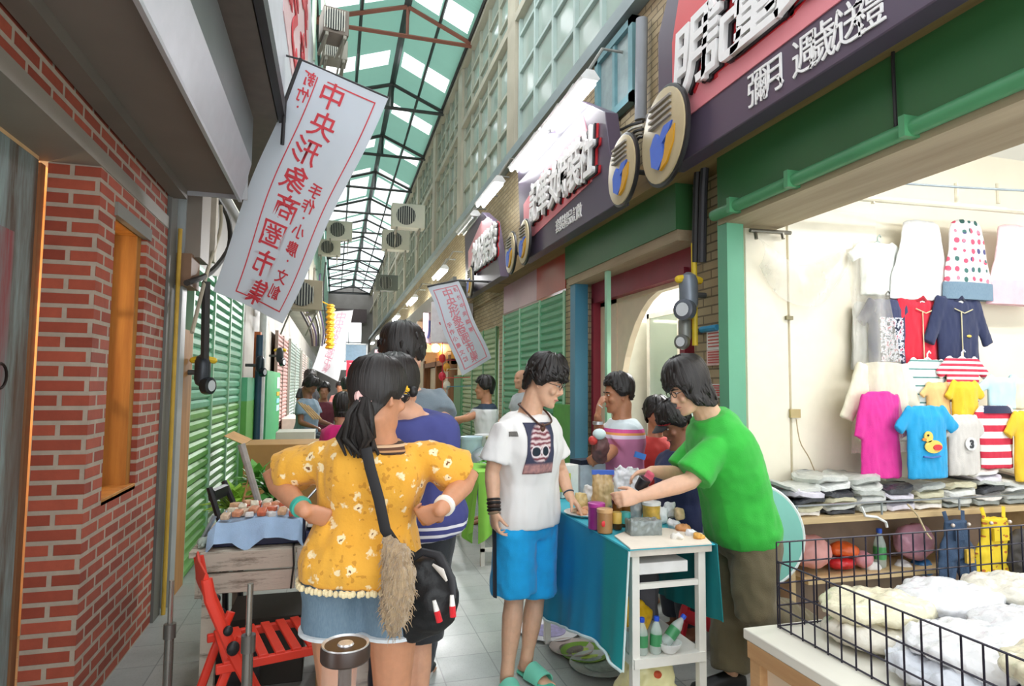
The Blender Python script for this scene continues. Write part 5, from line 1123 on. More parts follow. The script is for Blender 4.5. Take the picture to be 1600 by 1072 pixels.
for k in range(7):  # cables strung along the upper left wall beyond the banner
    a = atD(455 + k * 9, 410 + 9 * (k % 3), 11 + k); b = atD(488 + k * 3, 540, 13 + k); m = MB(); m.tube([cat_interp([a, a.lerp(b, .3) - Vector((.05, 0, .15)), a.lerp(b, .7) + Vector((.06, 0, -.1)), b], q / 12) for q in range(13)], .022, 6)
    tag('cable', m, plain(('#2b2a2c', '#8c877b', '#51476a')[k % 3], .6), 'loose cable hanging down the left wall below the big banner', 'cable', 'cables on the far left wall')
# conduit by the large sign
m = MB(); m.tube([atX(1003, 30, 2.42), atX(1001, 188, 2.42)], .05, 12); tag('conduit', m, worn('#8d9196', '#5f5c56', .3), 'thick grey conduit pipe on the tiled wall left of the large sign', 'pipe')
m = MB(); m.bx(2.28, 2.48, 4.0, 4.3, 3.42, 3.66); tag('junction_box', m, plain('#54524e', .5), 'dark grey box between the two round signs', 'box')
for k in range(5):
    a = atX(945 + k * 8, 195 + k * 4, 2.3); b = atX(1005, 190 + 6 * k, 2.36); m = MB(); m.tube([cat_interp([a, a.lerp(b, .35) - Vector((0, 0, .06 + .02 * k)), a.lerp(b, .7) - Vector((0, 0, .02)), b], q / 10) for q in range(11)], .013, 6)
    tag('cable', m, plain(('#2a2827', '#d9d4c8', '#3a3836', '#8b8578', '#1f1d1d')[k], .6), 'tangled cable above the round sign right of the second sign', 'cable', 'cables above the second sign')
# power meters beside the green post
for k, (dx, cl) in enumerate(((1092, '#262628'), (1102, '#333338'))):
    m = MB(); m.tube([atX(dx, 248, 2.36), atX(dx - 3, 300, 2.38), atX(dx - 5, 410, 2.39)], .028, 10); tag('cable_pipe', m, plain(cl, .5), ('black', 'dark grey')[k] + ' vertical pipe running down to the electricity meter', 'pipe')
def meter(p, label, s=1, col='#6f757c', yellow=True):
    r = thing('electricity_meter', (p.x, p.y, p.z - .14 * s), label, 'meter'); q = (CAM - p); q.z = 0; q.normalize(); ax = Vector((-1, -.6, 0)).normalized() if p.x > 0 else Vector((1, -.5, 0)).normalized()
    m = MB(); m.tube([p + Vector((0, 0, .16 * s)), p + Vector((0, 0, -.02 * s))], .075 * s, 14, round_ends=True); put('body', m, plain(col, .35, .3), r)
    m = MB(); m.lathe(p + ax * .03 * s + Vector((0, 0, -.08 * s)), [(.085 * s, 0), (.09 * s, .02 * s), (.085 * s, .07 * s), (.06 * s, .08 * s)], 18, axis=ax); dh = put('dial_housing', m, plain(shade(col, .8), .25, .3), r)
    m = MB(); m.lathe(p + ax * .105 * s + Vector((0, 0, -.08 * s)), [(.055 * s, 0), (.055 * s, .006 * s)], 18, axis=ax); put('dial', m, plain('#c9cdd0', .3), dh)
    wx = 2.46 if p.x > 0 else -1.13; m = MB(); m.tube([p + Vector((0, 0, .05 * s)), Vector((wx, p.y, p.z + .05 * s))], .02, 8); put('wall_bracket', m, plain('#4a4a4a', .5), r)
    if yellow: m = MB(); m.tube([p + Vector((-.09, 0, .17)) * s, p + Vector((0, 0, .19)) * s, p + Vector((.1, 0, .17)) * s], .032 * s, 8, round_ends=True); put('yellow_elbow', m, plain('#e2bd2a', .5), r)
    return r
mp = atX(1076, 470, 2.33); meter(mp, 'grey electricity meter with yellow fittings right of the maroon shopfront', .85, '#7d8590')
mp = atX(1070, 524, 2.33); meter(mp, 'second rounder grey meter below the yellow-fitted meter', .6, '#8b8d88', False)
m = MB(); m.tube([atX(1084, 380, 2.38), atX(1086, 540, 2.38)], .02, 8); tag('yellow_pipe', m, plain('#d9bb2c', .5), 'yellow gas pipe beside the meters', 'pipe')
r = thing('notice', atX(1118, 575, 2.40), 'white notices with red print taped beside the green post', 'notice')
m = MB()
for (a, b, c, d, cl) in ((1104, 518, 1133, 545, '#f0eeea'), (1104, 548, 1133, 570, '#e9c9c4'), (1104, 600, 1136, 622, '#e8ebe6')):
    p, q = atX(a, b, 2.455), atX(c, d, 2.455); m = MB(); m.bx(2.455, 2.470, p.y, q.y, q.z, p.z); put('sheet', m, plain(cl, .6), r)
    m = MB()
    for k in range(5): z = q.z + (p.z - q.z) * (.15 + .17 * k); m.bx(2.451, 2.456, p.y - .02, q.y + .02, z, z + .008)
    put('print', m, plain('#c05a55', .6), r)
p = atX(1105, 514, 2.45); m = MB(); m.tube([p + Vector((0, .07, 0)), p - Vector((0, .12, 0))], .022, 8); tag('blue_pipe', m, plain('#3f9fd0', .5), 'short blue tube above the taped notices', 'pipe')
# left wall services
m = MB(); p = atX(306, 350, -1.03); m.bx(-1.12, -.96, p.y - .16, p.y + .16, p.z - .28, p.z + .26); tag('meter_box', m, worn('#8a7f74', '#5b524a', .3), 'brownish metal meter box under the end of the grey awning', 'box')
m = MB(); p = atX(330, 350, -.98); m.bx(-1.0, -.95, p.y + .02, p.y + .1, p.z - .3, p.z + .28); tag('switch_strip', m, plain('#cbbfae', .6), 'pale narrow trunking strip beside the brownish meter box', 'trunking')
meter(atX(316, 590, -.98), 'dark electricity meter with a yellow elbow hanging in front of the left green shutter', .78, '#3d4148'); meter(atX(406, 575, -.95), 'small black meter hanging before the orange board on the left', .7, '#24303a', False)
meter(atX(437, 560, -.95), 'pale-labelled black meter above the green door with stickers', .85, '#2b2f33', True)
for k, (pts, rr, cl, lb) in enumerate((([(334, 300), (356, 340), (358, 385), (330, 425), (292, 442)], .022, '#2c2723', 'dark cable looping from the awning end to the left wall'), ([(345, 320), (344, 360), (325, 420), (300, 520)], .014, '#b9ae98', 'pale cable slanting down the left wall by the meter box'), ([(322, 440), (320, 560)], .03, '#33302f', 'short black pipe above the yellow-elbow meter'))):
    m = MB(); Q = [atX(a, b, -.97 + .01 * k) for a, b in pts]; m.tube([cat_interp(Q, q / 16) for q in range(17)] if len(Q) > 2 else Q, rr, 8); tag('cable', m, plain(cl, .6), lb, 'cable')
p = atX(300, 440, -1.02); m = MB(); m.bx(-1.1, -1.0, p.y - .14, p.y + .14, p.z - .05, p.z + .18); tag('wall_box', m, plain('#8a6a52', .6), 'rusty brown box below the meter box on the left', 'box')
# ------------------------------------------------------------------ children's clothes shop on the right
PY = 3.46
CREAMW = plain('#efe7d2', .55, 0, .04, 2)
m = MB(); m.bx(2.47, 6.6, PY, PY + .05, 0, 3.3); put('wall_partition', m, CREAMW, **ST)
m = MB(); m.bx(2.47, 6.6, -2.2, PY + .05, 3.3, 3.36); put('ceiling_shop', m, plain('#f4f4f2', .6, 0, .02), **ST)
m = MB(); m.bx(6.5, 6.56, -2.2, PY, 0, 3.3); put('wall_shop_back', m, plain('#f2f0ec', .6, 0, .02), **ST)
dr = thing('door_2', (2.95, PY, 0), 'cream panel door in the clothes shop partition', 'door', kind='structure')
p0, p1 = atY(1166, 700, PY), atY(1231, 700, PY); m = MB(); m.bx(p0.x, p1.x, PY - .025, PY, .05, 2.75); put('leaf', m, plain('#ece4cf', .5, 0, .03), dr, bevel=.004)
m = MB(); m.bx(p1.x + .02, p1.x + .75, PY - .02, PY, .05, 2.75); put('leaf', m, plain('#f0e8d4', .5, 0, .03), dr, bevel=.004)
def cube_at(px, py, dx, dz, Y=PY - .03, dy=.03): p = atY(px, py, Y); mm = MB(); mm.box(p, (dx, dy, dz)); return mm
put('latch', cube_at(1232, 497, .05, .025), plain('#8d8468', .3, .8), dr); put('lock', cube_at(1241, 646, .075, .055), plain('#b9a879', .35, .5), dr); put('knob', cube_at(1176, 707, .03, .03), plain('#8d8468', .3, .8), dr)
m = MB(); m.tube([cat_interp([atY(1244, 655, PY - .02), atY(1250, 690, PY - .02), atY(1264, 715, PY - .02), atY(1275, 742, PY - .02)], k / 10) for k in range(11)], .004, 6); tag('cord', m, plain('#b7a27c', .6), 'thin cord hanging from the lock of the cream door', 'cord')
r = thing('wall_rack', atY(1200, 362, PY - .1), 'small metal hook bar at the top left of the cream partition', 'rack'); m = MB(); a, b = atY(1172, 360, PY - .08), atY(1235, 364, PY - .08); m.tube([a, b], .014, 8)
for px in (1180, 1222): q = atY(px, 362, PY - .08); m.tube([q, q + Vector((0, -.01, -.05))], .012, 6)
put('bar', m, plain('#7d7a70', .35, .7), r)
# plastic dust sheet
FILM = film('#f3efe4', .20)
def drape(fn, label, nu=24, nv=30): m = MB(); m.grid(fn, nu, nv, .002); return tag('plastic_sheet', m, FILM, label, 'plastic sheet')
TL, TR = atY(1185, 372, PY - .07), atY(1330, 372, PY - .12)
def f1(u, v):
    p = TL.lerp(TR, u); sag = .22 * (1 - (2 * u - 1) ** 2); z = p.z - sag * .8 - v * (.18 + .10 * math.sin(PI * u)); return Vector((p.x, p.y - .03 * math.sin(9 * u + 3 * v) - .03 * math.sin(PI * v), z))
drape(f1, 'clear plastic swag hung across the cream door')
A, B = atY(1322, 390, PY - .16), atY(1384, 380, PY - .30)
def f2(u, v):
    p = A.lerp(B, u); return Vector((p.x + .10 * v * u, p.y - .03 * math.sin(11 * u + 4 * v) - .02 * v, p.z - 1.32 * v))
drape(f2, 'long clear plastic dust sheet hanging over the left-hand clothes')
# hanging rail and cable
m = MB(); a, b = atY(1310, 306, PY - .3), atY(1640, 334, PY - .3); m.tube([a, b], .022, 10)
for px in (1364, 1495, 1560): q = atY(px, 318, PY - .3); m.tube([q, q + Vector((0, 0, .14))], .012, 6)
tag('clothes_rail', m, plain('#d9d2bd', .4), 'cream rail across the top of the shop wall', 'rail')
m = MB(); m.tube([atY(1385, 285, 3.1), atY(1490, 292, 3.05), atY(1640, 300, 3.0)], .008, 6); tag('cable', m, plain('#8f9aa0', .5), 'thin grey cable running across the top of the clothes shop', 'cable')

def hanger(r, x, z, w, col, Y, hook=.05):
    m = MB(); m.tube([(x - w / 2, Y, z - w * .30), (x, Y, z), (x + w / 2, Y, z - w * .30)], .008, 8); m.tube([(x - w / 2, Y, z - w * .30), (x + w / 2, Y, z - w * .30)], .005, 6)
    m.tube([(x, Y, z), (x, Y, z + hook * .5), (x + .018, Y, z + hook * .9), (x + .03, Y, z + hook * .6)], .005, 6); put('hanger', m, plain(col, .35), r)
def garment(px, ytop, wpx, ybot, mat, label, lay=0, sleeve=.45, sl_ang=.6, hang=None, flare=1.0, name='t_shirt', cat='shirt', neck=.28, group=None, amp=.006, long_=False, collar=False):
    Y = PY - .07 - .045 * lay; a = atY(px - wpx / 2, ytop, Y); b = atY(px + wpx / 2, ybot, Y); x = (a.x + b.x) / 2; w = b.x - a.x; zt = atY(px, ytop, Y).z; zb = atY(px, ybot, Y).z; H = zt - zb; d = .032
    r = thing(name, (x, Y, zb), label, cat, group); m = MB(); rings = []
    bw = w * (.36 if sleeve else .5)
    for v, k in ((0, flare), (.25, (1 + flare * 2) / 3), (.6, 1.0), (.85, 1.02), (.96, .88), (1.0, neck / .36 * .8)) if sleeve else ((0, flare), (.3, .92 * flare), (.62, .84), (.84, .74), (.96, .68), (1.0, .46)):
        rings.append([Vector((x + math.cos(q) * bw * k * (1 + (.03 * math.sin(5 * q) if v < .5 else 0)), Y + math.sin(q) * d * (.6 if v > .9 else 1), zb + H * v)) for q in [2 * PI * j / 20 for j in range(20)]])
    m.loft(rings)
    if sleeve:
        L = w * (.34 if not long_ else .62)
        for s in (-1, 1):
            p = Vector((x + s * bw * .78, Y, zb + H * .9)); dr_ = Vector((s * math.cos(sl_ang), 0, -math.sin(sl_ang))); q = p + dr_ * L
            m.tube([p - dr_ * .03, p, p.lerp(q, .5), q], [w * .10, w * .115, w * .10, w * .095], 12, flat=((0, 1, 0), .42))
    me = remeshed(m, .0075, 3); wrinkle(me, amp, (22, 22, 7), px); body = put('garment', me, mat, r)
    if hang: hanger(r, x, zt + .012, w * .55, hang, Y)
    return r, Vector((x, Y, zb)), w, H, bw
def flat_on(r, pts, mat, name, Y, t=.006, label=None): m = MB(); m.prism([(x, Y, z) for x, z in pts], (0, -t, 0)); return put(name, m, mat, [c for c in r.children if c.name.startswith('garment')][0], label=label)
G = lambda *a, **k: garment(*a, **k)
G(1372, 380, 80, 462, cloth('#e9f0ea'), 'white and mint blouse with a pink ribbon, upper left of the hanging clothes', 0, .4, hang='#9fb0a8', name='blouse')
r, o, w_, H, bw = G(1440, 345, 86, 470, cloth('#f2f0ee'), 'plain white dress on the top rail left of the dotted dress', 1, 0, flare=1.25, name='dress', cat='dress')
t = NT('dotted_cloth'); v = t.coord(); vo = t.n('ShaderNodeTexVoronoi'); vo.inputs['Scale'].default_value = 15; vo.inputs['Randomness'].default_value = .25; t.l(t.mapv(v, (1, 0, 1)), vo.inputs['Vector']); hs = t.n('ShaderNodeTexWhiteNoise'); t.l(vo.outputs['Position'], hs.inputs[0]); t.color(t.mix(t.math('LESS_THAN', vo.outputs['Distance'], .30), '#e9e4e4', t.ramp(hs.outputs[0], [(0, '#e0526d'), (.45, '#3d6a64'), (.7, '#4a4a78'), (.85, '#e87f93')], 'CONSTANT'))); DOT = t.set(.8)
r, o, w_, H, bw = G(1511, 345, 72, 468, DOT, 'white dress with red and green dots and a denim hem', 2, 0, flare=1.15, name='dress', cat='dress')
m = MB(); m.loft([[Vector((o.x + math.cos(q) * bw * k * 1.03, o.y + math.sin(q) * .040, o.z + z)) for q in [2 * PI * j / 24 for j in range(24)]] for z, k in ((-.004, 1.16), (.07, 1.13), (.115, 1.10))]); put('denim_hem', m, DENIM, r, label='denim hem band')
r, o, w_, H, bw = G(1588, 352, 82, 475, cloth('#f0ccd0'), 'pale pink layered dress at the top right edge', 2, 0, flare=1.2, name='dress', cat='dress')
m = MB(); m.loft([[Vector((o.x + math.cos(q) * bw * k, o.y + math.sin(q) * .042, o.z + z)) for q in [2 * PI * j / 24 for j in range(24)]] for z, k in ((-.01, 1.3), (.16, 1.05))]); put('ruffle', m, cloth('#e9b9c2'), r)
G(1348, 472, 40, 578, cloth('#a9aaa6'), 'plain grey T-shirt half under the plastic sheet', 0, 0)
r, o, w_, H, bw = G(1386, 468, 86, 572, cloth('#343a5c'), 'navy T-shirt with a red and white print on a black hanger', 1, .4, .9, hang='#1b1b1d')
t = NT('tee_print'); n = t.noise(t.coord(), 34, 4, .7); t.color(t.ramp(n, [(0, '#22263c'), (.46, '#22263c'), (.48, '#c7cdd8'), (.58, '#c8394a'), (.62, '#343a5c')], 'CONSTANT')); flat_on(r, [(o.x - bw * .6, o.z + .03), (o.x + bw * .6, o.z + .03), (o.x + bw * .6, o.z + H * .72), (o.x - bw * .6, o.z + H * .72)], t.set(.8), 'print', o.y - .034)
for (px, cl, lb, ly) in ((1437, '#d31f38', 'red zipped jacket on a black hanger between the two navy garments', 1), (1497, '#262f52', 'navy zipped jacket on a black hanger right of the red jacket', 2)):
    r, o, w_, H, bw = G(px, 462, 92, 572, cloth(cl), lb, ly, .5, 1.15, hang='#1b1b1d', name='jacket', cat='jacket', long_=True)
    m = MB(); m.tube([(o.x - .07, o.y - .036, o.z + H * .80), (o.x + .01, o.y - .042, o.z + H * .74), (o.x + .09, o.y - .036, o.z + H * .80)], .004, 5); m.tube([(o.x - .02, o.y - .042, o.z + H * .76), (o.x - .02, o.y - .042, o.z + .02)], .004, 5); gb = [c for c in r.children if c.name.startswith('garment')][0]; put('zip', m, plain('#d9cfa8', .4), gb)
    m = MB(); m.box((o.x, o.y - .012, o.z + H * .90), (.04, .03, .02)); put('label_tag', m, plain('#efece4', .6), r); m = MB(); m.ball((o.x + .05, o.y - .036, o.z + H * .42), (.022, .006, .010), 8, 6); put('badge', m, plain('#e2c05a', .5), gb)
    m = MB(); m.tube([(o.x - .06, o.y, o.z + H * .90), (o.x, o.y - .028, o.z + H * .96), (o.x + .06, o.y, o.z + H * .90)], .018, 8); put('collar', m, cloth(shade(cl, .85)), r)
G(1450, 562, 76, 640, stripes([(0, '#e6f0ee'), (.62, '#5d8f8a'), (.80, '#e6f0ee')], 2, .055), 'pale mint long-sleeved shirt with teal stripes on a white hanger', 3, .5, .8, hang='#eceaf0', long_=True)
G(1504, 560, 72, 628, stripes([(0, '#efe9ea'), (.5, '#d03650')], 2, .035), 'red and white finely striped shirt on a white hanger', 4, .5, .7, hang='#dfe2ef')
G(1380, 566, 112, 690, cloth('#efe6cf'), 'large cream long-sleeved top behind the magenta dress', 3, .5, 1.15, name='top', long_=True)
r, o, w_, H, bw = G(1376, 612, 82, 747, cloth('#dd2f95'), 'magenta long-sleeved dress partly under the plastic sheet', 5, .4, 1.3, name='dress', cat='dress', long_=True, flare=1.15)
G(1466, 598, 52, 660, cloth('#efbf7d'), 'pale orange T-shirt between the mint and yellow shirts', 4, .4, .8); G(1508, 596, 58, 662, cloth('#e6c02a'), 'bright yellow T-shirt under the red striped shirt', 5, .45, .9)
r, o, w_, H, bw = G(1448, 634, 90, 748, cloth('#1d9fd6'), 'turquoise T-shirt with a yellow duck picture', 7, .42, .8)
cx, cz = o.x - .01, o.z + H * .50; Yd = o.y - .036; E_ = lambda a, b, rx, rz, n=20: [(cx + a + rx * math.cos(2 * PI * k / n), cz + b + rz * math.sin(2 * PI * k / n)) for k in range(n)]
YD = plain('#f0cb62', .6, 0, .04); flat_on(r, E_(.015, -.025, .068, .040), YD, 'duck_body', Yd); flat_on(r, E_(-.022, .035, .034, .034), YD, 'duck_head', Yd); flat_on(r, E_(.042, -.030, .034, .018), plain('#d2383f', .6), 'duck_wing', Yd - .005); flat_on(r, E_(-.060, .020, .016, .009), plain('#e8883a', .6), 'duck_beak', Yd - .004); flat_on(r, E_(-.030, .045, .006, .006, 8), plain('#221c18', .6), 'duck_eye', Yd - .007)
m = MB(); m.tube([(cx - .06, Yd, cz - .085), (cx, Yd - .004, cz - .092), (cx + .07, Yd, cz - .085)], .006, 6); put('water_line', m, plain('#4a74b8', .6), r)
r, o, w_, H, bw = G(1506, 648, 70, 742, cloth('#cfcac4'), 'light grey T-shirt with a white badge reading 3', 6, .4, .9)
cx, cz = o.x + .01, o.z + H * .52; Yd = o.y - .036; flat_on(r, E_(0, 0, .046, .042), plain('#eeece8', .6), 'badge', Yd); text('numeral', '3', .07, plain('#3a3a40', .6), frame_m((cx, Yd - .010, cz), (1, 0, 0), (0, 0, 1)), r, .002, .003)
r, o, w_, H, bw = G(1556, 634, 74, 732, stripes([(0, '#f0ecec'), (.5, '#cf2f48')], 2, .085), 'bold red and white striped shirt with a navy collar', 6, .45, .8)
m = MB(); m.loft([[Vector((o.x + math.cos(q) * bw * k, o.y - .004 + math.sin(q) * .036, o.z + H * z)) for q in [2 * PI * j / 20 for j in range(20)]] for z, k in ((.88, 1.0), (.96, .9), (1.0, .7))]); put('navy_yoke', m, cloth('#2a2f50'), r)
G(1565, 590, 62, 640, cloth('#bfe0e6'), 'pale blue baby top above the bold striped shirt', 5, .4, .5); G(1600, 592, 50, 640, cloth('#e9e2c6'), 'cream baby top at the right edge above the yellow top', 5, .4, .5)
r, o, w_, H, bw = G(1612, 642, 80, 752, cloth('#ecc12e'), 'yellow top with a green and blue print at the right edge', 7, .4, .9); flat_on(r, [(o.x - bw * .5, o.z + H * .1), (o.x + bw * .6, o.z + H * .1), (o.x + bw * .6, o.z + H * .5), (o.x - bw * .5, o.z + H * .5)], plain('#3f9a3a', .6, 0, .3, 40), 'print', o.y - .036); flat_on(r, [(o.x - bw * .5, o.z + H * .5), (o.x + bw * .6, o.z + H * .5), (o.x + bw * .6, o.z + H * .62), (o.x - bw * .5, o.z + H * .62)], plain('#2f62b8', .6, 0, .2, 40), 'print', o.y - .036)

# display shelf with bagged clothes, under the hanging clothes
SY0, SY1 = 3.06, 3.42; SZ = atY(1400, 802, SY0).z; x0 = atY(1238, 806, SY0).x
sh = thing('display_shelf', (4.2, 3.25, 0), 'long wooden display shelf under the hanging clothes', 'shelf'); WD = wood('#b79a6f', '#dcc497', 0, 6)
m = MB(); m.bx(x0, 6.2, SY0, SY1, SZ - .035, SZ); put('top_board', m, WD, sh, bevel=.003)
zl = atY(1400, 896, SY0 + .05).z; m = MB(); m.bx(x0 + .15, 6.2, SY0 + .06, SY1, zl - .025, zl); put('lower_board', m, WD, sh); 
for q in (x0, 4.6): m = MB(); m.bx(q, q + .03, SY0 + .02, SY1, 0, SZ - .035); put('upright', m, WD, sh)
m = MB(); m.bx(x0, 6.2, SY1, SY1 + .02, 0, SZ); put('back_board', m, plain('#8f7a68', .7), sh)
m = MB(); m.tube([(x0, SY0 - .015, SZ + .075), (6.2, SY0 - .015, SZ + .075)], .006, 6)
for k in range(6): m.tube([(x0 + .02 + k * .6, SY0 - .015, SZ), (x0 + .02 + k * .6, SY0 - .015, SZ + .08)], .006, 6)
put('front_wire', m, plain('#9aa0a4', .3, .8), sh)
rnd = random.Random(12); nst = 13
FP = [plain(c, .22, 0, .10, 20, .6, 30) for c in ('#dfe0dd', '#c9cbc6', '#b7bab4', '#8f9490', '#3a3b40', '#e6e2dc', '#d8d3de', '#c9c4a8')]
proto = None
for k in range(nst):
    xs = x0 + .13 + k * .235; n = rnd.randint(4, 6); z = SZ
    for j in range(n):
        th = rnd.uniform(.030, .052); me_ = MB(); W = .115; Dp = .14; rr = []
        for v, kx in ((0, .86), (.25, 1.0), (.75, 1.0), (1.0, .84)): rr.append([Vector((xs + math.copysign(abs(math.cos(q)) ** .4, math.cos(q)) * W * kx * (1 + .05 * rnd.random()) + .025 * math.sin(j * 7 + k), 3.22 + math.copysign(abs(math.sin(q)) ** .4, math.sin(q)) * Dp * kx + .01 * math.cos(j * 5), z + th * v + .012 * math.sin(2 * q + j * 2 + k) * (1 if j else .2) + .005 * math.sin(7 * q + j * 3))) for q in [2 * PI * i / 28 for i in range(28)]])
        me_.loft(rr); tag('folded_garment', me_, FP[rnd.choice((0, 0, 1, 1, 2, 3, 4, 5, 6, 7))], 'folded garment in clear plastic in the stacks on the wooden shelf', 'clothes', 'folded garments stacked on the shelf'); z += th * .93
# under the shelf
def blob(name, px, py, D, r, mat, label, cat, amp=.02, vox=.012, group=None, sc=(14, 14, 14)):
    p = atD(px, py, D) if not isinstance(px, Vector) else px; m = MB(); m.ball(p, r, 18, 12); me = remeshed(m, vox, 1); wrinkle(me, amp, sc, p.x * 7); return tag(name, me, mat, label, cat, group)
def D_at(px, py, Y): r = ray(px, py); return Y / r.y
ys = 3.24
blob('pink_bag', 1268, 862, D_at(1268, 862, ys), (.13, .09, .10), plain('#e5a5a0', .5), 'round pink bundle on the lower shelf at the left', 'bag', .01)
for (px, py, rr, cl, lb) in ((1318, 858, (.10, .07, .045), '#e0612a', 'orange packet on the lower shelf beside the pink bundle'), (1312, 880, (.09, .07, .035), '#cc2b33', 'red packet on the lower shelf under the orange one'), (1345, 872, (.08, .07, .05), '#c98a93', 'dusty pink packet left of the bottle on the lower shelf'), (1428, 846, (.14, .08, .12), '#c893a8', 'mauve bag of clothes beside the water bottle under the shelf'), (1412, 884, (.06, .05, .04), '#e7e4e6', 'white packet in front of the mauve bag'), (1440, 886, (.07, .06, .05), '#2f6fa8', 'blue packet right of the mauve bag'), (1362, 888, (.07, .05, .045), '#e9e6e3', 'white paper packet just below the water bottle')):
    blob('packet', px, py, D_at(px, py, ys), rr, plain(cl, .35, 0, .15, 20, .3, 40), lb, 'packet', .015)
def bottle(p, h, r, label, cap='#2f5fd0', tilt=(0, 0, 1), band='#4fa060', group=None):
    b = thing('water_bottle', p, label, 'bottle', group); ax = Vector(tilt).normalized(); prof = [(r * .8, 0), (r, .05 * h), (r, .55 * h), (r * .95, .62 * h), (r * .5, .82 * h), (r * .38, .86 * h), (r * .38, .9 * h)]
    m = MB(); m.lathe(p, prof, 18, axis=ax); put('bottle_body', m, glass('#dfeee8', .42, .06), b)
    m = MB(); m.lathe(p + ax * .22 * h, [(r * 1.02, 0), (r * 1.03, .02 * h), (r * 1.03, .30 * h), (r * 1.02, .32 * h)], 18, axis=ax); put('bottle_label', m, plain(band, .4), b)
    m = MB(); m.lathe(p + ax * .88 * h, [(r * .44, 0), (r * .46, .01 * h), (r * .46, .11 * h), (r * .4, .12 * h)], 16, axis=ax); put('cap', m, plain(cap, .4), b); return b
p = atY(1375, 873, ys); bottle(Vector((p.x, p.y, zl + .0)), .24, .036, 'water bottle with a blue cap standing on the lower shelf under the clothes')
def overalls(px, y0, y1, wpx, mat, label, Y):
    a = atY(px - wpx / 2, y0, Y); b = atY(px + wpx / 2, y1, Y); x = (a.x + b.x) / 2; w = b.x - a.x; zt, zb = a.z, b.z; H = zt - zb; r = thing('overalls', (x, Y, zb), label, 'overalls'); m = MB()
    m.loft([[Vector((x + math.cos(q) * w * k, Y + math.sin(q) * .03, zb + H * v)) for q in [2 * PI * j / 18 for j in range(18)]] for v, k in ((.42, .44), (.6, .40), (.72, .30), (.92, .27))])
    for s in (-1, 1): m.tube([(x + s * w * .22, Y, zb + H * .55), (x + s * w * .25, Y, zb + H * .3), (x + s * w * .27, Y, zb)], [w * .24, w * .23, w * .20], 14, flat=((0, 1, 0), .3))
    me = remeshed(m, .008, 3); wrinkle(me, .008, (20, 20, 12), px); put('body', me, mat, r)
    m = MB()
    for s in (-1, 1): m.tube([(x + s * w * .2, Y, zb + H * .9), (x + s * w * .24, Y + .01, zt + .02)], .016, 8, flat=((0, 1, 0), .3))
    put('strap', m, mat, r); m = MB(); m.bx(x - w * .16, x + w * .16, Y - .042, Y - .028, zb + H * .68, zb + H * .82); put('pocket', m, mat, r)
    m = MB()
    for s in (-1, 1): m.ball((x + s * w * .2, Y - .036, zb + H * .88), .012, 8, 6)
    put('button', m, plain('#d9c9c0', .3, .4), r); return r, x, w, zb, H
DJ = plain('#31455f', .8, 0, .35, 16, .3, 120)
r, x, w_, zb, H = overalls(1494, 806, 920, 66, DJ, 'dark blue denim overalls hung on the front of the shelf', SY0 - .07); m = MB(); m.bx(x + .02, x + .08, SY0 - .12, SY0 - .105, zb + H * .38, zb + H * .56); put('patch', m, plain('#c9a13a', .6, 0, .3, 50), r)
t = NT('yellow_printed_cloth'); v = t.coord(); vo = t.n('ShaderNodeTexVoronoi'); vo.inputs['Scale'].default_value = 24; t.l(t.mapv(v, (.7, 0, 1.4)), vo.inputs['Vector']); t.color(t.mix(t.math('LESS_THAN', vo.outputs['Distance'], .26), '#e3c42a', '#b5672a')); overalls(1556, 800, 935, 78, t.set(.8), 'yellow printed overalls hung on the front of the shelf beside the denim pair', SY0 - .07)
blob('dark_bag', 1596, 868, D_at(1596, 868, 2.95), (.10, .06, .16), plain('#3a3634', .6, 0, .4, 16), 'dark patterned garment at the right edge beside the yellow overalls', 'garment', .02)
r = thing('clip_hook', atY(1348, 800, SY0 - .03), 'white plastic hooks clipped to the shelf edge with a loose string', 'hook'); m = MB(); m.tube([atY(1346, 792, SY0 - .02), atY(1352, 806, SY0 - .03), atY(1370, 808, SY0 - .03), atY(1384, 816, SY0 - .03), atY(1386, 824, SY0 - .03)], .008, 6); put('hooks', m, plain('#dfe0de', .4), r); m = MB(); m.tube([cat_interp([atY(1418, 788, SY0 - .03), atY(1434, 806, SY0 - .04), atY(1446, 830, SY0 - .05), atY(1455, 842, SY0 - .05)], k / 10) for k in range(11)], .006, 6); put('string', m, plain('#c7b491', .7), r)
# round teal table top leaning behind the person in green
c = atD(1178, 836, 3.42); r = thing('folding_table', (c.x, c.y, c.z - .28), 'round teal folding table top leaning upright behind the person in green', 'table'); m = MB(); m.lathe(c, [(.265, -.012), (.27, -.006), (.27, .006), (.265, .012)], 40, axis=(-.25, -1, .12)); put('table_top', m, plain('#7fc0b4', .4, 0, .04), r); m = MB(); ax = Vector((-.25, -1, .12)).normalized(); u = ax.cross(Vector((0, 0, 1))).normalized(); v = u.cross(ax); m.tube([c + (u * math.cos(q) + v * math.sin(q)) * .272 for q in [2 * PI * k / 40 for k in range(41)]], .012, 6); put('edge_band', m, plain('#dfe8e4', .4), r)
m = MB()
for s in (-.12, .12): m.tube([c + u * s - ax * .02 + v * .1, Vector((c.x + u.x * s, c.y + .22, 0))], .012, 8); m.tube([c + u * s - ax * .02 - v * .2, Vector((c.x + u.x * s, c.y - .04, 0))], .012, 8)
put('leg', m, plain('#9da2a4', .3, .7), r)
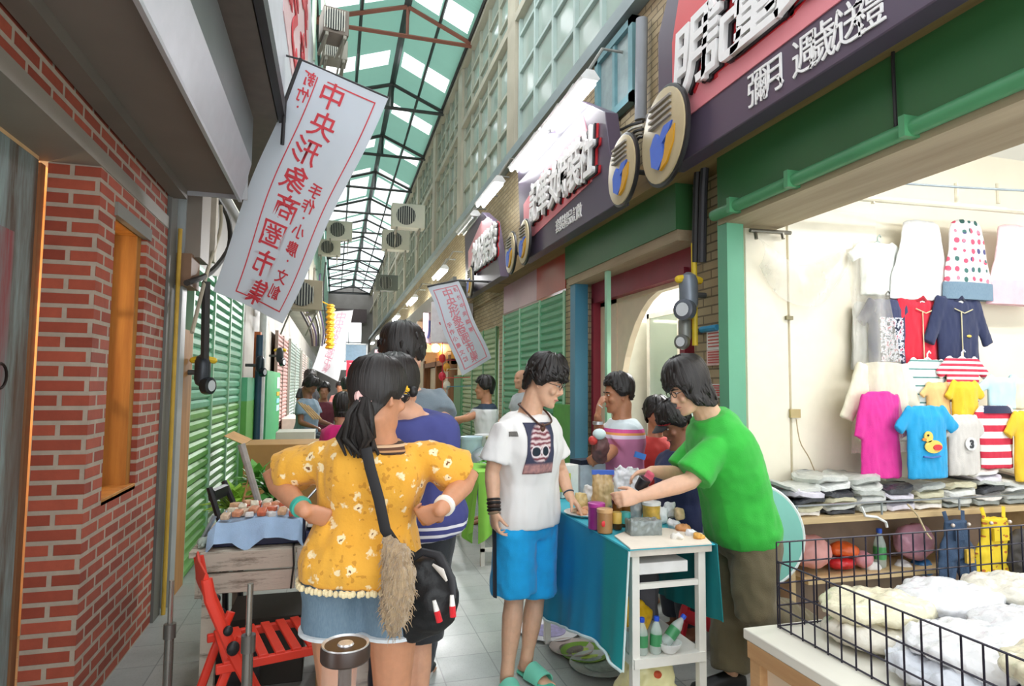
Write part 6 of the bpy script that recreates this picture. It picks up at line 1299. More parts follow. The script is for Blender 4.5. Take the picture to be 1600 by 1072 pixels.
# red plastic stools behind the person in green
def stool(px, D, label, col='#c2182c', s=.36, h=.42):
    b = floor_at(px, D); r = thing('plastic_stool', b, label, 'stool', rz=.3); m = MB(); m.box((0, 0, h - .015), (s * .8, s * .8, .03)); put('seat', m, plain(col, .35), r, local=True, bevel=.01)
    for x in (-1, 1):
        for y in (-1, 1): m = MB(); m.tube([(x * s * .34, y * s * .34, h - .02), (x * s * .47, y * s * .47, 0)], [.035, .028], 6); put('leg', m, plain(col, .35), r, local=True)
    m = MB()
    for (a, b_) in (((-1, -1), (1, -1)), ((1, -1), (1, 1)), ((1, 1), (-1, 1)), ((-1, 1), (-1, -1))): m.tube([(a[0] * s * .42, a[1] * s * .42, h * .45), (b_[0] * s * .42, b_[1] * s * .42, h * .45)], .016, 6, flat=((0, 0, 1), 2.5))
    put('apron', m, plain(col, .35), r, local=True); return r
stool(1134, 3.78, 'red plastic stool behind the olive trousers, showing on both sides', s=.44, h=.44)

# counter with a wire bin of bagged clothes, bottom right
CZ = .72; cr = thing('counter', (2.1, 1.1, 0), 'worn plywood counter at the bottom right carrying the wire bin', 'counter'); PLY = worn('#dcc8ac', '#a58a6a', .3, .6)
CX, CY = 1.385, 1.93
m = MB(); m.bx(CX, 3.3, -.4, CY, CZ - .035, CZ); put('counter_top', m, worn('#e6ddd0', '#b59f84', .3, .5), cr, bevel=.004); m = MB(); m.bx(CX + .035, 3.2, -.3, CY - .04, .03, CZ - .035); put('cabinet_side', m, PLY, cr)
m = MB(); m.bx(CX + .005, CX + .05, CY - .08, CY - .03, 0, CZ - .035); m.bx(CX + .002, CX + .04, -.4, CY - .02, CZ - .09, CZ - .035); put('edge_trim', m, wood('#a87c50', '#cfa878', 1, 8), cr)
bz = thing('wire_bin', (2.0, 1.2, CZ), 'black wire mesh bin full of bagged clothes on the plywood counter', 'bin'); BX0, BY1, BT, BK = 1.505, 1.90, .225, .29; WIRE = plain('#2a2633', .35, .5)
m = MB(); step = .055; n = int((BY1 + .35) / step)
for k in range(n): y = BY1 - .01 - k * step; m.tube([(BX0, y, CZ), (BX0, y, CZ + BT)], .0028, 5)
for z in (.006, .07, .14, BT): m.tube([(BX0, BY1, CZ + z), (BX0, -.35, CZ + z)], .003, 5)
put('front_panel', m, WIRE, bz)
m = MB()
for k in range(30): x = BX0 + k * .055; m.tube([(x, BY1, CZ), (x, BY1, CZ + BK)], .0028, 5)
for z in (.006, .075, .15, .22, BK): m.tube([(BX0, BY1, CZ + z), (BX0 + 1.6, BY1, CZ + z)], .003, 5)
put('back_panel', m, WIRE, bz)
rnd = random.Random(22); bags = ['#e2e2e4', '#e6e6e6', '#d6dcea', '#bccbe4', '#e6dfc0', '#dfe3ea', '#c4cadb', '#e2dccd']
BM = [plain(c, .2, 0, .05, 8, .9, 22) for c in bags]; k = 0
for lay in range(3):
    for i in range(5):
        for j in range(5):
            if lay == 2 and ((i + j) % 2 or j < 2): continue
            cx = BX0 + .17 + i * .30 + rnd.uniform(-.03, .03) + (.1 if lay == 1 else 0); cy = BY1 - .18 - j * .32 + rnd.uniform(-.03, .03); cz = CZ + .045 + lay * .062 + (.03 * i / 4 if lay else 0); cx = max(cx, BX0 + .16)
            m = MB(); m.ball((cx, cy, cz), (.19 if cx > BX0 + .2 else .145, .19 if j else .15, .040 + .012 * rnd.random()), 18, 10); me = remeshed(m, .011, 1); wrinkle(me, .013, (26, 26, 26), k * 3.1); wrinkle(me, .012, (9, 9, 9), k * 1.7); k += 1
            tag('bagged_garment', me, BM[rnd.randrange(8)], 'garment in a clear plastic bag heaped in the black wire bin', 'clothes', 'bagged clothes heaped in the wire bin')
# ceiling tube lights of the shop
for k, (x, y, lb) in enumerate(((3.4, 2.2, 'ceiling tube light of the clothes shop, nearer the alley'), (4.9, 1.8, 'ceiling tube light of the clothes shop, deeper inside at top right'))):
    r = thing('ceiling_light', (x, y, 3.22), lb, 'light'); m = MB(); m.bx(x - .7, x + .7, y - .07, y + .07, 3.24, 3.3); put('housing', m, plain('#f1f2f2', .4), r); m = MB(); m.tube([(x - .66, y, 3.215), (x + .66, y, 3.215)], .02, 10); put('tube', m, emit('#ffffff', 8), r)
# ------------------------------------------------------------------ the teal-draped stall table and its goods
TX0, TX1, TY0, TY1, TZ = 1.235, 1.64, 2.50, 3.72, .85
tb = thing('stall_table', (1.44, 3.1, 0), 'narrow white-framed stall table draped in teal cloth before the person in green', 'table'); WF = plain('#e6e4dc', .45, 0, .06)
m = MB(); m.bx(TX0, TX1, TY0, TY1, TZ - .03, TZ); put('table_top', m, plain('#cfc7bb', .5), tb)
for x in (TX0 + .025, TX1 - .055):
    for y in (TY0 + .02, TY1 - .05): m = MB(); m.bx(x, x + .036, y, y + .036, 0, TZ - .03); put('leg', m, WF, tb, bevel=.003)
m = MB(); m.bx(TX0 + .03, TX1 - .03, TY0 + .01, TY1 - .02, .345, .385); put('lower_shelf', m, WF, tb)
m = MB(); m.bx(TX0 + .06, TX1 - .03, TY0 + .025, TY0 + .045, .672, .695); put('cross_bar', m, WF, tb); m = MB(); m.bx(TX0 + .07, TX1 - .09, TY0 + .05, TY0 + .5, .725, .775); put('drawer', m, plain('#f0eeea', .4), tb, bevel=.004)
t = NT('teal_cloth'); v = t.coord(); n = t.noise(t.mapv(v, (1, 1, .4)), 3, 4); n2 = t.noise(v, 160, 2); t.color(t.mix(t.ramp(t.math('ADD', t.sep(v)[1], .5), [(.10, 1.0), (.16, 0.0)]), t.mix(n, '#0b7cab', '#129bc4'), t.mix(n, '#0c8288', '#15a0a2'))); t.bump(n2, .2, .003); TEAL = t.set(.75)
cl = thing('tablecloth', (1.44, 3.1, .3), 'teal blue cloth with a pale hem draped over the stall table', 'tablecloth')
fold = lambda s, h: .012 * math.sin(s * 13) * h + .005 * math.sin(s * 37 + 1) * h
hemz = lambda y: .36 - .13 * (y - TY0) / (TY1 - TY0) + .03 * math.sin(y * 5)
m = MB(); m.grid(lambda u, v: (TX0 - .008 - .03 * v - fold(TY0 + (TY1 - TY0) * u, v), TY0 - .02 + (TY1 - TY0 + .03) * u, TZ + .006 - v * (TZ - hemz(TY0 + (TY1 - TY0) * u))), 70, 16, .004); put('front_drop', m, TEAL, cl, smooth=60)
m = MB(); m.grid(lambda u, v: (TX0 - .01 + (TX1 - TX0 + .02) * u, TY0 - .012 + (TY1 - TY0 + .02) * v, TZ + .004), 8, 12, .004); put('top', m, plain('#3fb3c6', .7), cl)
m = MB(); m.grid(lambda u, v: (TX1 + .012 + .02 * v + fold(u * 1.1 + 3, v) * .8, TY0 - .02 + .62 * u, TZ + .006 - v * (.34 + .06 * u)), 24, 12, .004); put('side_drop', m, plain('#0f7f84', .75, 0, .12, 4), cl, smooth=60)
m = MB(); m.tube([(TX0 - .012 - .033 - fold(y, 1), y, hemz(y) + .004) for y in [TY0 - .02 + (TY1 - TY0 + .03) * k / 60 for k in range(61)]], .007, 6); m.tube([(TX0 - .010 - .03 * v, TY0 - .022, TZ - v * (TZ - hemz(TY0))) for v in [k / 10 for k in range(11)]], .005, 6); put('hem', m, cloth('#cfe3e2'), cl)
m = MB(); m.grid(lambda u, v: (TX0 + .06 + .3 * u, TY0 + .42 + .03 * math.sin(u * 9), .70 - (.10 + .12 * u) * v), 14, 6, .004); tag('blue_drape', m, cloth('#1c3f86'), 'dark blue cloth end hanging inside the stall table frame', 'cloth')
def on_t(px, py, z=TZ + .008): p = atZ(px, py, z); return p
def jar(px, py, rpx, hpx, body, lid, label, cat='jar', lidh=.16, clear=False, motif=None, r_in=None, z=TZ + .008, waist=1.0):
    p = atZ(px, py, z); D = (p - CAM).dot(FWD); r = rpx * D / FPX; h = hpx * D / FPX; j = thing('jar', p, label, cat)
    m = MB(); m.lathe(p, [(r * .92, 0), (r, .02 * h), (r * waist, .5 * h), (r, (1 - lidh) * h), (r * .93, (1 - lidh + .01) * h)], 24); put('jar_body', m, body, j)
    m = MB(); m.lathe(p + Vector((0, 0, (1 - lidh) * h)), [(r * 1.02, 0), (r * 1.05, .01 * h), (r * 1.05, lidh * h * .92), (r * .98, lidh * h)], 24); put('lid', m, lid, j)
    if motif: m = MB(); q = p + Vector((-.5, -.85, 0)).normalized() * r * .99 + Vector((0, 0, h * .42)); m.ball(q, (r * .35, r * .08, r * .4), 10, 8); put('motif', m, motif, j)
    return j
m = MB(); P = [on_t(960, 838), on_t(985, 858), on_t(1112, 850), on_t(1096, 834), on_t(1040, 826), on_t(985, 828)]
m.prism([(p.x, p.y, TZ + .006) for p in P], (0, 0, .006)); tag('paper_sheet', m, plain('#eadfcf', .6, 0, .06), 'cream paper sheet on the near end of the stall table', 'paper')
jar(932, 826, 13, 40, plain('#8a2c7c', .35, 0, .15, 12), plain('#b23a94', .35), 'purple jar with a pink lid on the teal cloth')
jar(945, 832, 12, 37, plain('#a3784a', .4, 0, .12, 16), plain('#c49a6a', .4), 'tan jar with a red heart in front of the purple jar', motif=plain('#d8262c', .4))
for px, lb in ((964, 'brown glass tea bottle right of the tan jar'), (977, 'second brown glass bottle with a teal label right of the first')):
    j = jar(px, 826 if px < 970 else 822, 8, 46, plain('#6b4418', .15, 0, .25, 20), plain('#3b2a16', .4), lb, 'bottle', .14)
    p = atZ(px, 824, TZ + .03); m = MB(); m.lathe(p + Vector((0, 0, .02)), [(.0245, 0), (.0255, .002), (.0255, .05), (.0245, .052)], 16); put('paper_label', m, plain('#2f8f8a' if px > 970 else '#c2a04a', .5), j)
def pouch(px, py, wpx, hpx, mat, label, top=None, name='snack_bag', depth=.05, z=TZ + .008, lean=0, amp=.008):
    p = atZ(px, py, z); D = (p - CAM).dot(FWD); w = wpx * D / FPX; h = hpx * D / FPX; r = thing(name, p, label, 'bag'); x = FLAT_R; y = FLAT_F; rings = []
    for v, kw, kd in ((0, .86, .7), (.08, 1, 1), (.5, 1.02, .95), (.85, .98, .35), (1.0, 1.0, .08)): rings.append([p + x * (math.copysign(abs(math.cos(q)) ** .7, math.cos(q)) * w / 2 * kw) + y * (math.sin(q) * depth * kd + lean * v) + Vector((0, 0, h * v)) for q in [2 * PI * j / 20 for j in range(20)]])
    m = MB(); m.loft(rings); me = remeshed(m, .006, 2); wrinkle(me, amp, (30, 30, 22), px); put('bag_body', me, mat, r)
    if top: m = MB(); m.box(p + Vector((0, 0, h * .99)) + y * lean, (w * 1.02, .022, h * .13), Matrix.Rotation(-YAW, 3, 'Z')); put('zip_top', m, top, r)
    return r
t = NT('dried_noodles'); n = t.noise(t.mapv(t.coord(), (1, 1, .25)), 60, 3); t.color(t.mix(n, '#a9854f', '#dcbf8d')); NOOD = t.set(.3)
pouch(942, 790, 34, 52, NOOD, 'clear bag of tan dried noodles with a blue zip top', plain('#3f68c8', .35), depth=.045, z=TZ + .05)
m = MB(); p = on_t(944, 800); m.box(p + Vector((.02, .12, .022)), (.16, .12, .044), .2); tag('crate', m, plain('#8f8577', .6), 'low grey-brown box behind the jars under the noodle bag', 'box')
pouch(978, 800, 40, 70, film('#f2f3f5', .8), 'white translucent plastic bag bunched behind the bottles', None, 'plastic_bag', .06, amp=.02)
pouch(994, 815, 20, 40, plain('#9fa3a2', .25, .1, .2, 30), 'upright silver-grey packet next to the white-lidded jar', None, 'packet', .025)
jar(1018, 817, 14, 33, plain('#d79a45', .3, 0, .35, 30), plain('#f0ede6', .4), 'jar of orange-brown snacks with a white lid on the stall table', waist=.97)
pouch(1036, 818, 16, 26, plain('#d9dcdc', .3), 'small white packet right of the white-lidded jar', None, 'packet', .02)
p = on_t(1004, 838); m = MB(); m.box(p + Vector((.02, .03, .036)), (.155, .085, .072), Matrix.Rotation(-.12, 3, 'Z')); me = remeshed(m, .006, 3); wrinkle(me, .004, (50, 50, 40), 3); tag('wrapped_box', me, plain('#7f8785', .18, .1, .25, 40), 'grey plastic-wrapped block in front on the stall table', 'box')
for k, (px, py, rx, cl, lb) in enumerate(((1052, 824, .035, '#d8d8da', 'clear plastic bag at the near right of the stall, beside the wrapped block'), (1068, 830, .038, '#c98f5c', 'brown crumpled wrapper among the plastic bags on the stall'), (1080, 838, .03, '#dfe2e6', 'small clear wrapper at the far right corner of the stall'), (1092, 843, .028, '#d9a24a', 'orange peel scrap at the right edge of the stall'), (1058, 843, .03, '#e6dfd6', 'pale crumpled tissue on the cream paper sheet'))):
    blob('wrapper', on_t(px, py) + Vector((0, 0, .014)), 0, 0, (rx, rx * .8, .02), plain(cl, .3, 0, .15, 30), lb, 'wrapper', .012, .006, None, (40, 40, 40))
for k, (px, py, w_, h_, cl, lb) in enumerate(((908, 796, 20, 26, '#c9b27a', 'small tan snack bag behind the food tray'), (921, 792, 18, 34, '#e4e2dd', 'white snack bag left of the noodle bag'), (962, 792, 18, 40, '#b98a4e', 'brown snack bag between noodle bag and plastic bag'), (1000, 796, 18, 34, '#d9d3c8', 'pale snack bag behind the silver-grey packet'), (1046, 808, 18, 24, '#cfd6da', 'clear little bag behind the small white packet'), (1062, 812, 16, 18, '#d7b48a', 'tan little bag near the olive trousers'))):
    pouch(px, py, w_, h_, plain(cl, .3, 0, .25, 40), lb, None, 'snack_bag', .03)
pt = thing('food_tray', on_t(893, 812), 'white paper tray of pastries by the hand of the person in white', 'tray'); p = on_t(893, 806) + Vector((.10, .02, 0))
m = MB(); m.lathe(p, [(.10, 0), (.125, .012), (.128, .014), (.10, .006)], 26); put('tray_base', m, plain('#efe9e2', .6), pt)
for k in range(5): m = MB(); m.ball(p + Vector((.06 * math.cos(k * 1.3), .05 * math.sin(k * 1.3), .018)), (.035, .025, .016), 10, 6); put('pastry', m, plain(('#d9b08a', '#c98f68', '#e6c7a8', '#d8a07a', '#e0bb94')[k], .6, 0, .2, 40), pt)
p = on_t(902, 790); m = MB(); m.box(p + Vector((.04, .3, .10)), (.13, .10, .20), .3); c_ = thing('carton', p, 'white carton with a yellow-green picture behind the food tray', 'carton'); put('carton_box', m, plain('#efe7dc', .5), c_, bevel=.004); m = MB(); m.box(p + Vector((.015, .245, .095)), (.085, .01, .11), .3); put('picture', m, plain('#b3b52c', .5, 0, .3, 25), c_)
p = on_t(935, 780); m = MB(); m.box(p + Vector((.05, .3, .09)), (.20, .14, .18), .2); me = m.mesh('x', 30); tag('blue_box', me, plain('#b9c3cc', .4, 0, .15, 14), 'pale blue-grey box behind the noodle bag', 'box'); m = MB(); m.box(p + Vector((.05, .3, .195)), (.19, .12, .03), .25); tag('dark_tray', m, plain('#232a3c', .4, 0, .3, 30), 'dark tray lying on the pale blue-grey box', 'tray')
# things held
p = atD(1003, 757, 3.0); m = MB(); m.lathe(p, [(.024, -.03), (.028, -.02), (.03, .03), (.026, .034)], 16, axis=(.4, -.4, 1)); tag('cup', m, plain('#1d1e22', .3), 'small black cup held over the stall by the person in green', 'cup')
p = atD(1012, 748, 3.05); m = MB(); m.tube([p + FLAT_R * .02 + Vector((0, 0, .03)), p, p - FLAT_R * .03 - Vector((0, 0, .05))], [.02, .026, .012], 10); me = remeshed(m, .005, 2); wrinkle(me, .006, (40, 40, 40), 2); tag('red_cloth', me, cloth('#c8566a'), 'pinkish red cloth in the hand of the person in green', 'cloth')
p = atD(938, 700, 3.98); r = thing('toy_bag', p - Vector((0, 0, .12)), 'small red, white and black patterned bag held by the person in the polo', 'bag'); m = MB(); m.ball(p, (.06, .05, .10), 14, 10); me = remeshed(m, .008, 1); wrinkle(me, .015, (20, 20, 20), 4); put('bag_body', me, plain('#5a3b3a', .5, 0, .5, 18), r); m = MB(); m.ball(p + Vector((-.02, -.03, .09)), (.045, .04, .035), 10, 8); put('white_flap', m, plain('#cfe0e0', .5), r); m = MB(); m.ball(p + Vector((-.06, -.02, .05)), (.03, .03, .03), 10, 8); put('red_knot', m, plain('#c23a34', .5), r)
p = atD(1000, 712, 3.8); m = MB(); m.box(p, (.07, .015, .035), Matrix.Rotation(.3, 3, 'Y')); tag('phone', m, plain('#3f77c8', .3), 'small blue card held near the elbow of the person in the polo', 'card')
# on the lower shelf of the stall table
ZS = .385
for px, py, lb, tl in ((1010, 1028, 'blue-capped water bottle on the stall shelf, the left one', (0, 0, 1)), (1031, 1026, 'blue-capped water bottle on the stall shelf, the middle one', (.05, 0, 1)), (1046, 1022, 'blue-capped green-labelled bottle leaning on the stall shelf', (.75, .1, .75))):
    p = atZ(px, py, ZS + .002); bottle(Vector((p.x, p.y + .04, ZS + (.03 if tl[0] > .5 else .002))), .155, .026, lb, '#2450c8', tl, '#3f8a58')
blob('yellow_bag', atZ(1018, 1018, ZS) + Vector((0, .19, .085)), 0, 0, (.10, .05, .085), plain('#e3b21c', .4, 0, .12, 14), 'yellow plastic bag at the back of the stall shelf', 'bag', .02, .009, None, (20, 20, 20))
p = atZ(1055, 1026, ZS + .002); m = MB(); m.lathe(p + Vector((0, .05, 0)), [(.025, 0), (.045, .02), (.055, .045), (.052, .045), (.04, .02)], 20); tag('bowl', m, plain('#f0efec', .35), 'white bowl on the stall shelf, right of the bottles', 'bowl')
p = atZ(1000, 1026, ZS + .002); m = MB(); m.lathe(p + Vector((0, .06, 0)), [(.032, 0), (.038, .09), (.036, .09)], 18); tag('paper_cup', m, plain('#e9e7e2', .5), 'white cup at the left end of the stall shelf', 'cup')
blob('green_packet', atZ(1003, 1015, ZS) + Vector((0, .16, .07)), 0, 0, (.035, .03, .05), plain('#3fa03a', .4), 'small green packet behind the white cup', 'packet', .008, .007)
r = thing('backpack', (1.46, 2.95, ZS), 'dark grey backpack at the back of the stall shelf', 'backpack'); m = MB(); m.box((1.46, 2.95, ZS + .17), (.26, .14, .34)); me = remeshed(m, .012, 8); wrinkle(me, .012, (12, 12, 9), 5); put('bag_body', me, plain('#4a474c', .7, 0, .15, 20), r); m = MB(); m.box((1.46, 2.875, ZS + .10), (.18, .05, .16)); put('front_pocket', remeshed(m, .01, 5), plain('#5c5960', .7, 0, .15, 20), r); m = MB(); m.tube([(1.40, 2.93, ZS + .33), (1.42, 2.91, ZS + .38), (1.50, 2.91, ZS + .38), (1.52, 2.93, ZS + .33)], .012, 6); put('handle', m, plain('#2b2a2c', .7), r)
r = thing('carrier_bag', (1.40, 2.66, 0), 'pale yellow plastic carrier bag standing under the stall shelf', 'bag'); m = MB(); m.loft([[Vector((1.40 + math.copysign(abs(math.cos(q)) ** .6, math.cos(q)) * a, 2.66 + math.copysign(abs(math.sin(q)) ** .6, math.sin(q)) * b, z)) for q in [2 * PI * j / 24 for j in range(24)]] for z, a, b in ((0, .10, .07), (.03, .125, .085), (.2, .135, .09), (.29, .11, .06), (.335, .07, .02))]); me = remeshed(m, .009, 2); wrinkle(me, .018, (22, 22, 14), 7); put('bag_body', me, plain('#ede7b0', .3, 0, .08, 12), r)
m = MB()
for s in (-1, 1): m.tube([(1.40 + s * .07, 2.66, .31), (1.40 + s * .055, 2.65, .352), (1.40 + s * .03, 2.65, .345), (1.40 + s * .025, 2.66, .31)], .010, 6, flat=((0, 1, 0), .4))
put('handle', m, plain('#f0e58f', .35), r); blob('bag_content', Vector((1.42, 2.60, .27)), 0, 0, (.022, .014, .014), plain('#c9502c', .5), 'orange-red packet showing at the mouth of the pale yellow bag', 'packet', .006, .007)
# round dishes on the floor under the cloth
for (px, py, rr, cl, c2, lb) in ((858, 988, .19, '#e3dfe4', '#9a8fb5', 'round white printed tray on the floor under the teal cloth, the farthest'), (893, 1016, .13, '#b9aaa4', '#6d5f58', 'small round brownish plate on the floor between the printed tray and green plate'), (914, 1024, .14, '#6f9a2c', '#9fc24a', 'round green plate on the floor under the teal cloth'), (938, 1042, .17, '#aeb8b4', '#8b9a92', 'round glass-like plate on the floor nearest the table leg')):
    p = atZ(px, py, 0); q = thing('round_plate', p, lb, 'plate'); m = MB(); m.lathe(p, [(rr * .7, .002), (rr, .018), (rr * 1.01, .022), (rr * .98, .022), (rr * .7, .010)], 32); put('dish', m, plain(cl, .25, 0, .1, 10), q); m = MB(); m.lathe(p, [(rr * .35, .011), (rr * .55, .011), (rr * .55, .013), (rr * .35, .013)], 28); put('printed_ring', m, plain(c2, .3, 0, .4, 30), q)

# ------------------------------------------------------------------ green draped table further in
gt = thing('stall_table', (1.5, 6.4, 0), 'stall table under a lime green cloth beyond the person in white', 'table'); m = MB(); m.bx(1.22, 1.68, 5.3, 6.55, .76, .80); put('table_top', m, plain('#b9b6ae', .5), gt)
for x in (1.25, 1.63):
    for y in (5.35, 6.48): m = MB(); m.bx(x, x + .035, y, y + .035, 0, .76); put('leg', m, WF, gt)
m = MB(); m.bx(1.25, 1.66, 5.35, 5.38, .12, .15); put('foot_rail', m, WF, gt)
t = NT('lime_cloth'); n = t.noise(t.coord(), 3, 3); t.color(t.mix(n, '#74b83a', '#93cf52')); LIME = t.set(.7)
gc = thing('tablecloth', (1.5, 6.4, .2), 'lime green tablecloth with a long drooping corner', 'tablecloth')
gh = lambda y: .46 - .30 * max(0, 1 - abs(y - 5.45) / .5) + .05 * math.sin(y * 4)
m = MB(); m.grid(lambda u, v: (1.205 - .05 * v - .035 * math.sin(u * 34) * v, 5.26 + 1.32 * u, .812 - v * (.812 - gh(5.26 + 1.32 * u))), 60, 14, .004); put('front_drop', m, LIME, gc, smooth=60)
m = MB(); m.grid(lambda u, v: (1.2 + .50 * u, 5.265 - .03 * v - .02 * math.sin(u * 18) * v, .812 - v * (.812 - (.22 + .30 * u))), 26, 12, .004); put('end_drop', m, LIME, gc, smooth=60)
m = MB(); m.grid(lambda u, v: (1.2 + .50 * u, 5.26 + 1.32 * v, .812), 8, 16, .004); put('top', m, LIME, gc)
GRN = plain('#3f8a32', .6, 0, .3, 20)
def leafy(p, n, r, h, label, col='#4c8f36', seed=1, cat='plant', pot=None):
    rr = random.Random(seed); o = thing('leafy_plant', p, label, cat); m = MB()
    for k in range(n):
        a = rr.uniform(0, 2 * PI); el = rr.uniform(.2, 1.3); d = Vector((math.cos(a) * math.cos(el), math.sin(a) * math.cos(el), math.sin(el))); L = r * rr.uniform(.6, 1.1); b = p + Vector((0, 0, h * rr.uniform(.1, .5))); s = d.cross(Vector((0, 0, 1))).normalized() * L * .17; mid = b + d * L * .55 + Vector((0, 0, L * .08)); tip = b + d * L - Vector((0, 0, L * .12))
        m.add([b, mid - s, mid + s, tip, b - Vector((0, 0, .003)), mid - s - Vector((0, 0, .004)), mid + s - Vector((0, 0, .004)), tip - Vector((0, 0, .003))], [(0, 1, 2), (1, 3, 2), (4, 6, 5), (5, 6, 7), (0, 4, 5, 1), (1, 5, 7, 3), (3, 7, 6, 2), (2, 6, 4, 0)])
    put('leaves', m, plain(col, .5, 0, .3, 12), o, smooth=0)
    if pot: m = MB(); m.lathe(p, [(r * .3, 0), (r * .4, h * .3), (r * .37, h * .3)], 16); put('pot', m, plain(pot, .6), o)
    return o
for k, (x, y, cl, lb) in enumerate(((1.38, 5.6, '#58a03a', 'bunch of green leaves at the near end of the lime table'), (1.6, 5.9, '#3f8a36', 'darker bunch of greens behind the first on the lime table'), (1.34, 6.42, '#6fae48', 'pale green vegetable bunch halfway along the lime table'))): leafy(Vector((x, y, .82)), 40, .17, .08, lb, cl, k + 3)
m = MB(); m.lathe((1.42, 5.95, .84), [(.0, 0), (.13, .02), (.14, .03), (.10, .05), (.0, .05)], 24, axis=(-.3, -.5, .6)); tag('pot_cover', m, plain('#b9c2c4', .25, .7), 'shiny metal lid leaning on the greens', 'lid')
for k, (x, y, cl, lb) in enumerate(((1.33, 6.15, '#bcd6e4', 'pale blue tub with a white top on the lime table'), (1.52, 6.38, '#e6e9e6', 'white tub behind the pale blue one on the lime table'), (1.58, 6.12, '#d9cf9a', 'cream box on the wall side of the lime table'))): m = MB(); m.lathe((x, y, .816), [(.09, 0), (.10, .02), (.105, .20), (.112, .20), (.112, .225), (.08, .23)], 20); tag('tub', m, plain(cl, .35), lb, 'tub')

# ------------------------------------------------------------------ left stall: weathered white planks
lt = thing('plank_stall', (-.3, 3.7, 0), 'rustic stall of weathered whitewashed planks on the left', 'stall'); t = NT('whitewashed_plank'); v = t.coord(); n = t.noise(t.mapv(v, (2.2, 14, 14)), 1, 7, .72); n2 = t.noise(v, 5, 4); t.color(t.mix(t.ramp(n, [(.36, 0.0), (.48, 1.0)]), '#66594c', t.mix(n2, '#d6cdbf', '#b4a793'))); t.bump(n, .5, .008); PLK = t.set(.8)
LX0, LX1 = -.62, .22
for k in range(5): m = MB(); m.bx(LX0 + .01 * (k % 2), LX1 + .02 * (k % 2), 3.22 + k * .21, 3.22 + k * .21 + .20, .745, .775); put('top_plank', m, PLK, lt, bevel=.004)
for k, (z0, z1, dy) in enumerate(((.685, .772, 0), (.585, .675, .004))):
    for (a, b) in ((LX0 + .05, -.155), (-.148, LX1)): m = MB(); m.bx(a, b, 3.195 + dy, 3.222 + dy, z0, z1); put('front_plank', m, PLK, lt, bevel=.003)
for x in (LX0 + .06, LX1 - .08):
    for y in (3.24, 4.2): m = MB(); m.bx(x, x + .06, y, y + .06, 0, .745); put('leg', m, PLK, lt)
m = MB(); m.bx(LX0 + .03, LX0 + .06, 3.23, 4.25, .56, .74); put('side_plank', m, PLK, lt)
m = MB(); m.tube([(-.17, 3.40, .78), (-.165, 3.19, .778), (-.16, 3.185, .70), (-.17, 3.185, .59)], .005, 6); tag('cable', m, plain('#26221f', .6), 'thin dark cord hanging over the front of the plank stall', 'cord')
# navy tray with a pale blue cloth and snack packets
tr = thing('display_tray', (-.33, 3.42, .775), 'navy tray under a pale blue cloth with snack packets on the plank stall', 'tray'); m = MB(); m.bx(-.53, -.14, 3.268, 3.66, .778, .835); put('tray_box', m, plain('#20264a', .5), tr, bevel=.004)
def clothfn(u, v):
    x = -.55 + .43 * u; y = 3.215 + .46 * v; dz = 0
    ex = max(0, .08 - u, u - .94); ey = max(0, .10 - v)
    z = .90 - .01 * math.sin(u * 8) - (.085 * min(1, ey / .10) * (1 + .6 * max(0, 1 - abs(u - .42) / .16))) - .05 * min(1, ex / .08)
    return (x, y - .012 * math.sin(u * 23) * min(1, ey * 12), z)
m = MB(); m.grid(clothfn, 50, 40, .004); tag('pale_blue_cloth', m, cloth('#a9c6e6'), 'pale blue cloth draped over the navy tray', 'cloth'); m = MB(); m.bx(-.51, -.16, 3.31, 3.65, .845, .885); put('tray_insert', m, plain('#2a3054', .5), tr)
rnd = random.Random(31); pc = ['#e9b49a', '#d98a6a', '#f0d9c8', '#c96a4a', '#efe6dc', '#e0a27e', '#b9583e', '#f2c9b0']
for k in range(34):
    x = -.47 + .05 * (k % 7) + rnd.uniform(-.01, .01); y = 3.30 + .068 * (k // 7) + rnd.uniform(-.01, .01); z = .905 + .012 * (k % 2)
    m = MB(); m.box((x, y, z + .012), (.040, .052, .026), Matrix.Rotation(rnd.uniform(-.5, .5), 3, 'Z') @ Matrix.Rotation(rnd.uniform(-.3, .3), 3, 'X')); tag('snack_packet', m, plain(pc[k % 8], .4, 0, .3, 60), 'little pink and orange snack packet on the pale blue cloth', 'packet', 'snack packets on the pale blue cloth', bevel=.006)
# second tray with a wire stand
tr = thing('display_tray', (.03, 3.4, .775), 'navy tray with brown and white packets, right of the pale blue cloth', 'tray'); m = MB(); m.bx(-.115, .20, 3.24, 3.62, .778, .835); put('tray_box', m, plain('#23284c', .5), tr, bevel=.004)
for k in range(12):
    x = -.07 + .085 * (k % 3); y = 3.30 + .075 * (k // 3); m = MB(); m.box((x, y, .86 + .004 * (k % 2)), (.078, .068, .03), Matrix.Rotation(.1 * math.sin(k), 3, 'Z') @ Matrix.Rotation(-.15, 3, 'X')); tag('snack_packet', m, plain(('#d9c2b6', '#8a5a48', '#efe3da', '#b98068')[k % 4], .4, 0, .35, 50), 'brown and white packet in the second navy tray', 'packet', 'packets in the second navy tray', bevel=.005)
m = MB(); m.tube([(-.12, 3.235, .785), (-.122, 3.23, .98), (-.06, 3.60, 1.0)], .007, 8); m.tube([(-.12, 3.232, .785), (.16, 3.225, .785)], .007, 8); tag('wire_stand', m, plain('#1d2136', .4, .4), 'dark wire frame standing at the corner of the second tray', 'stand')
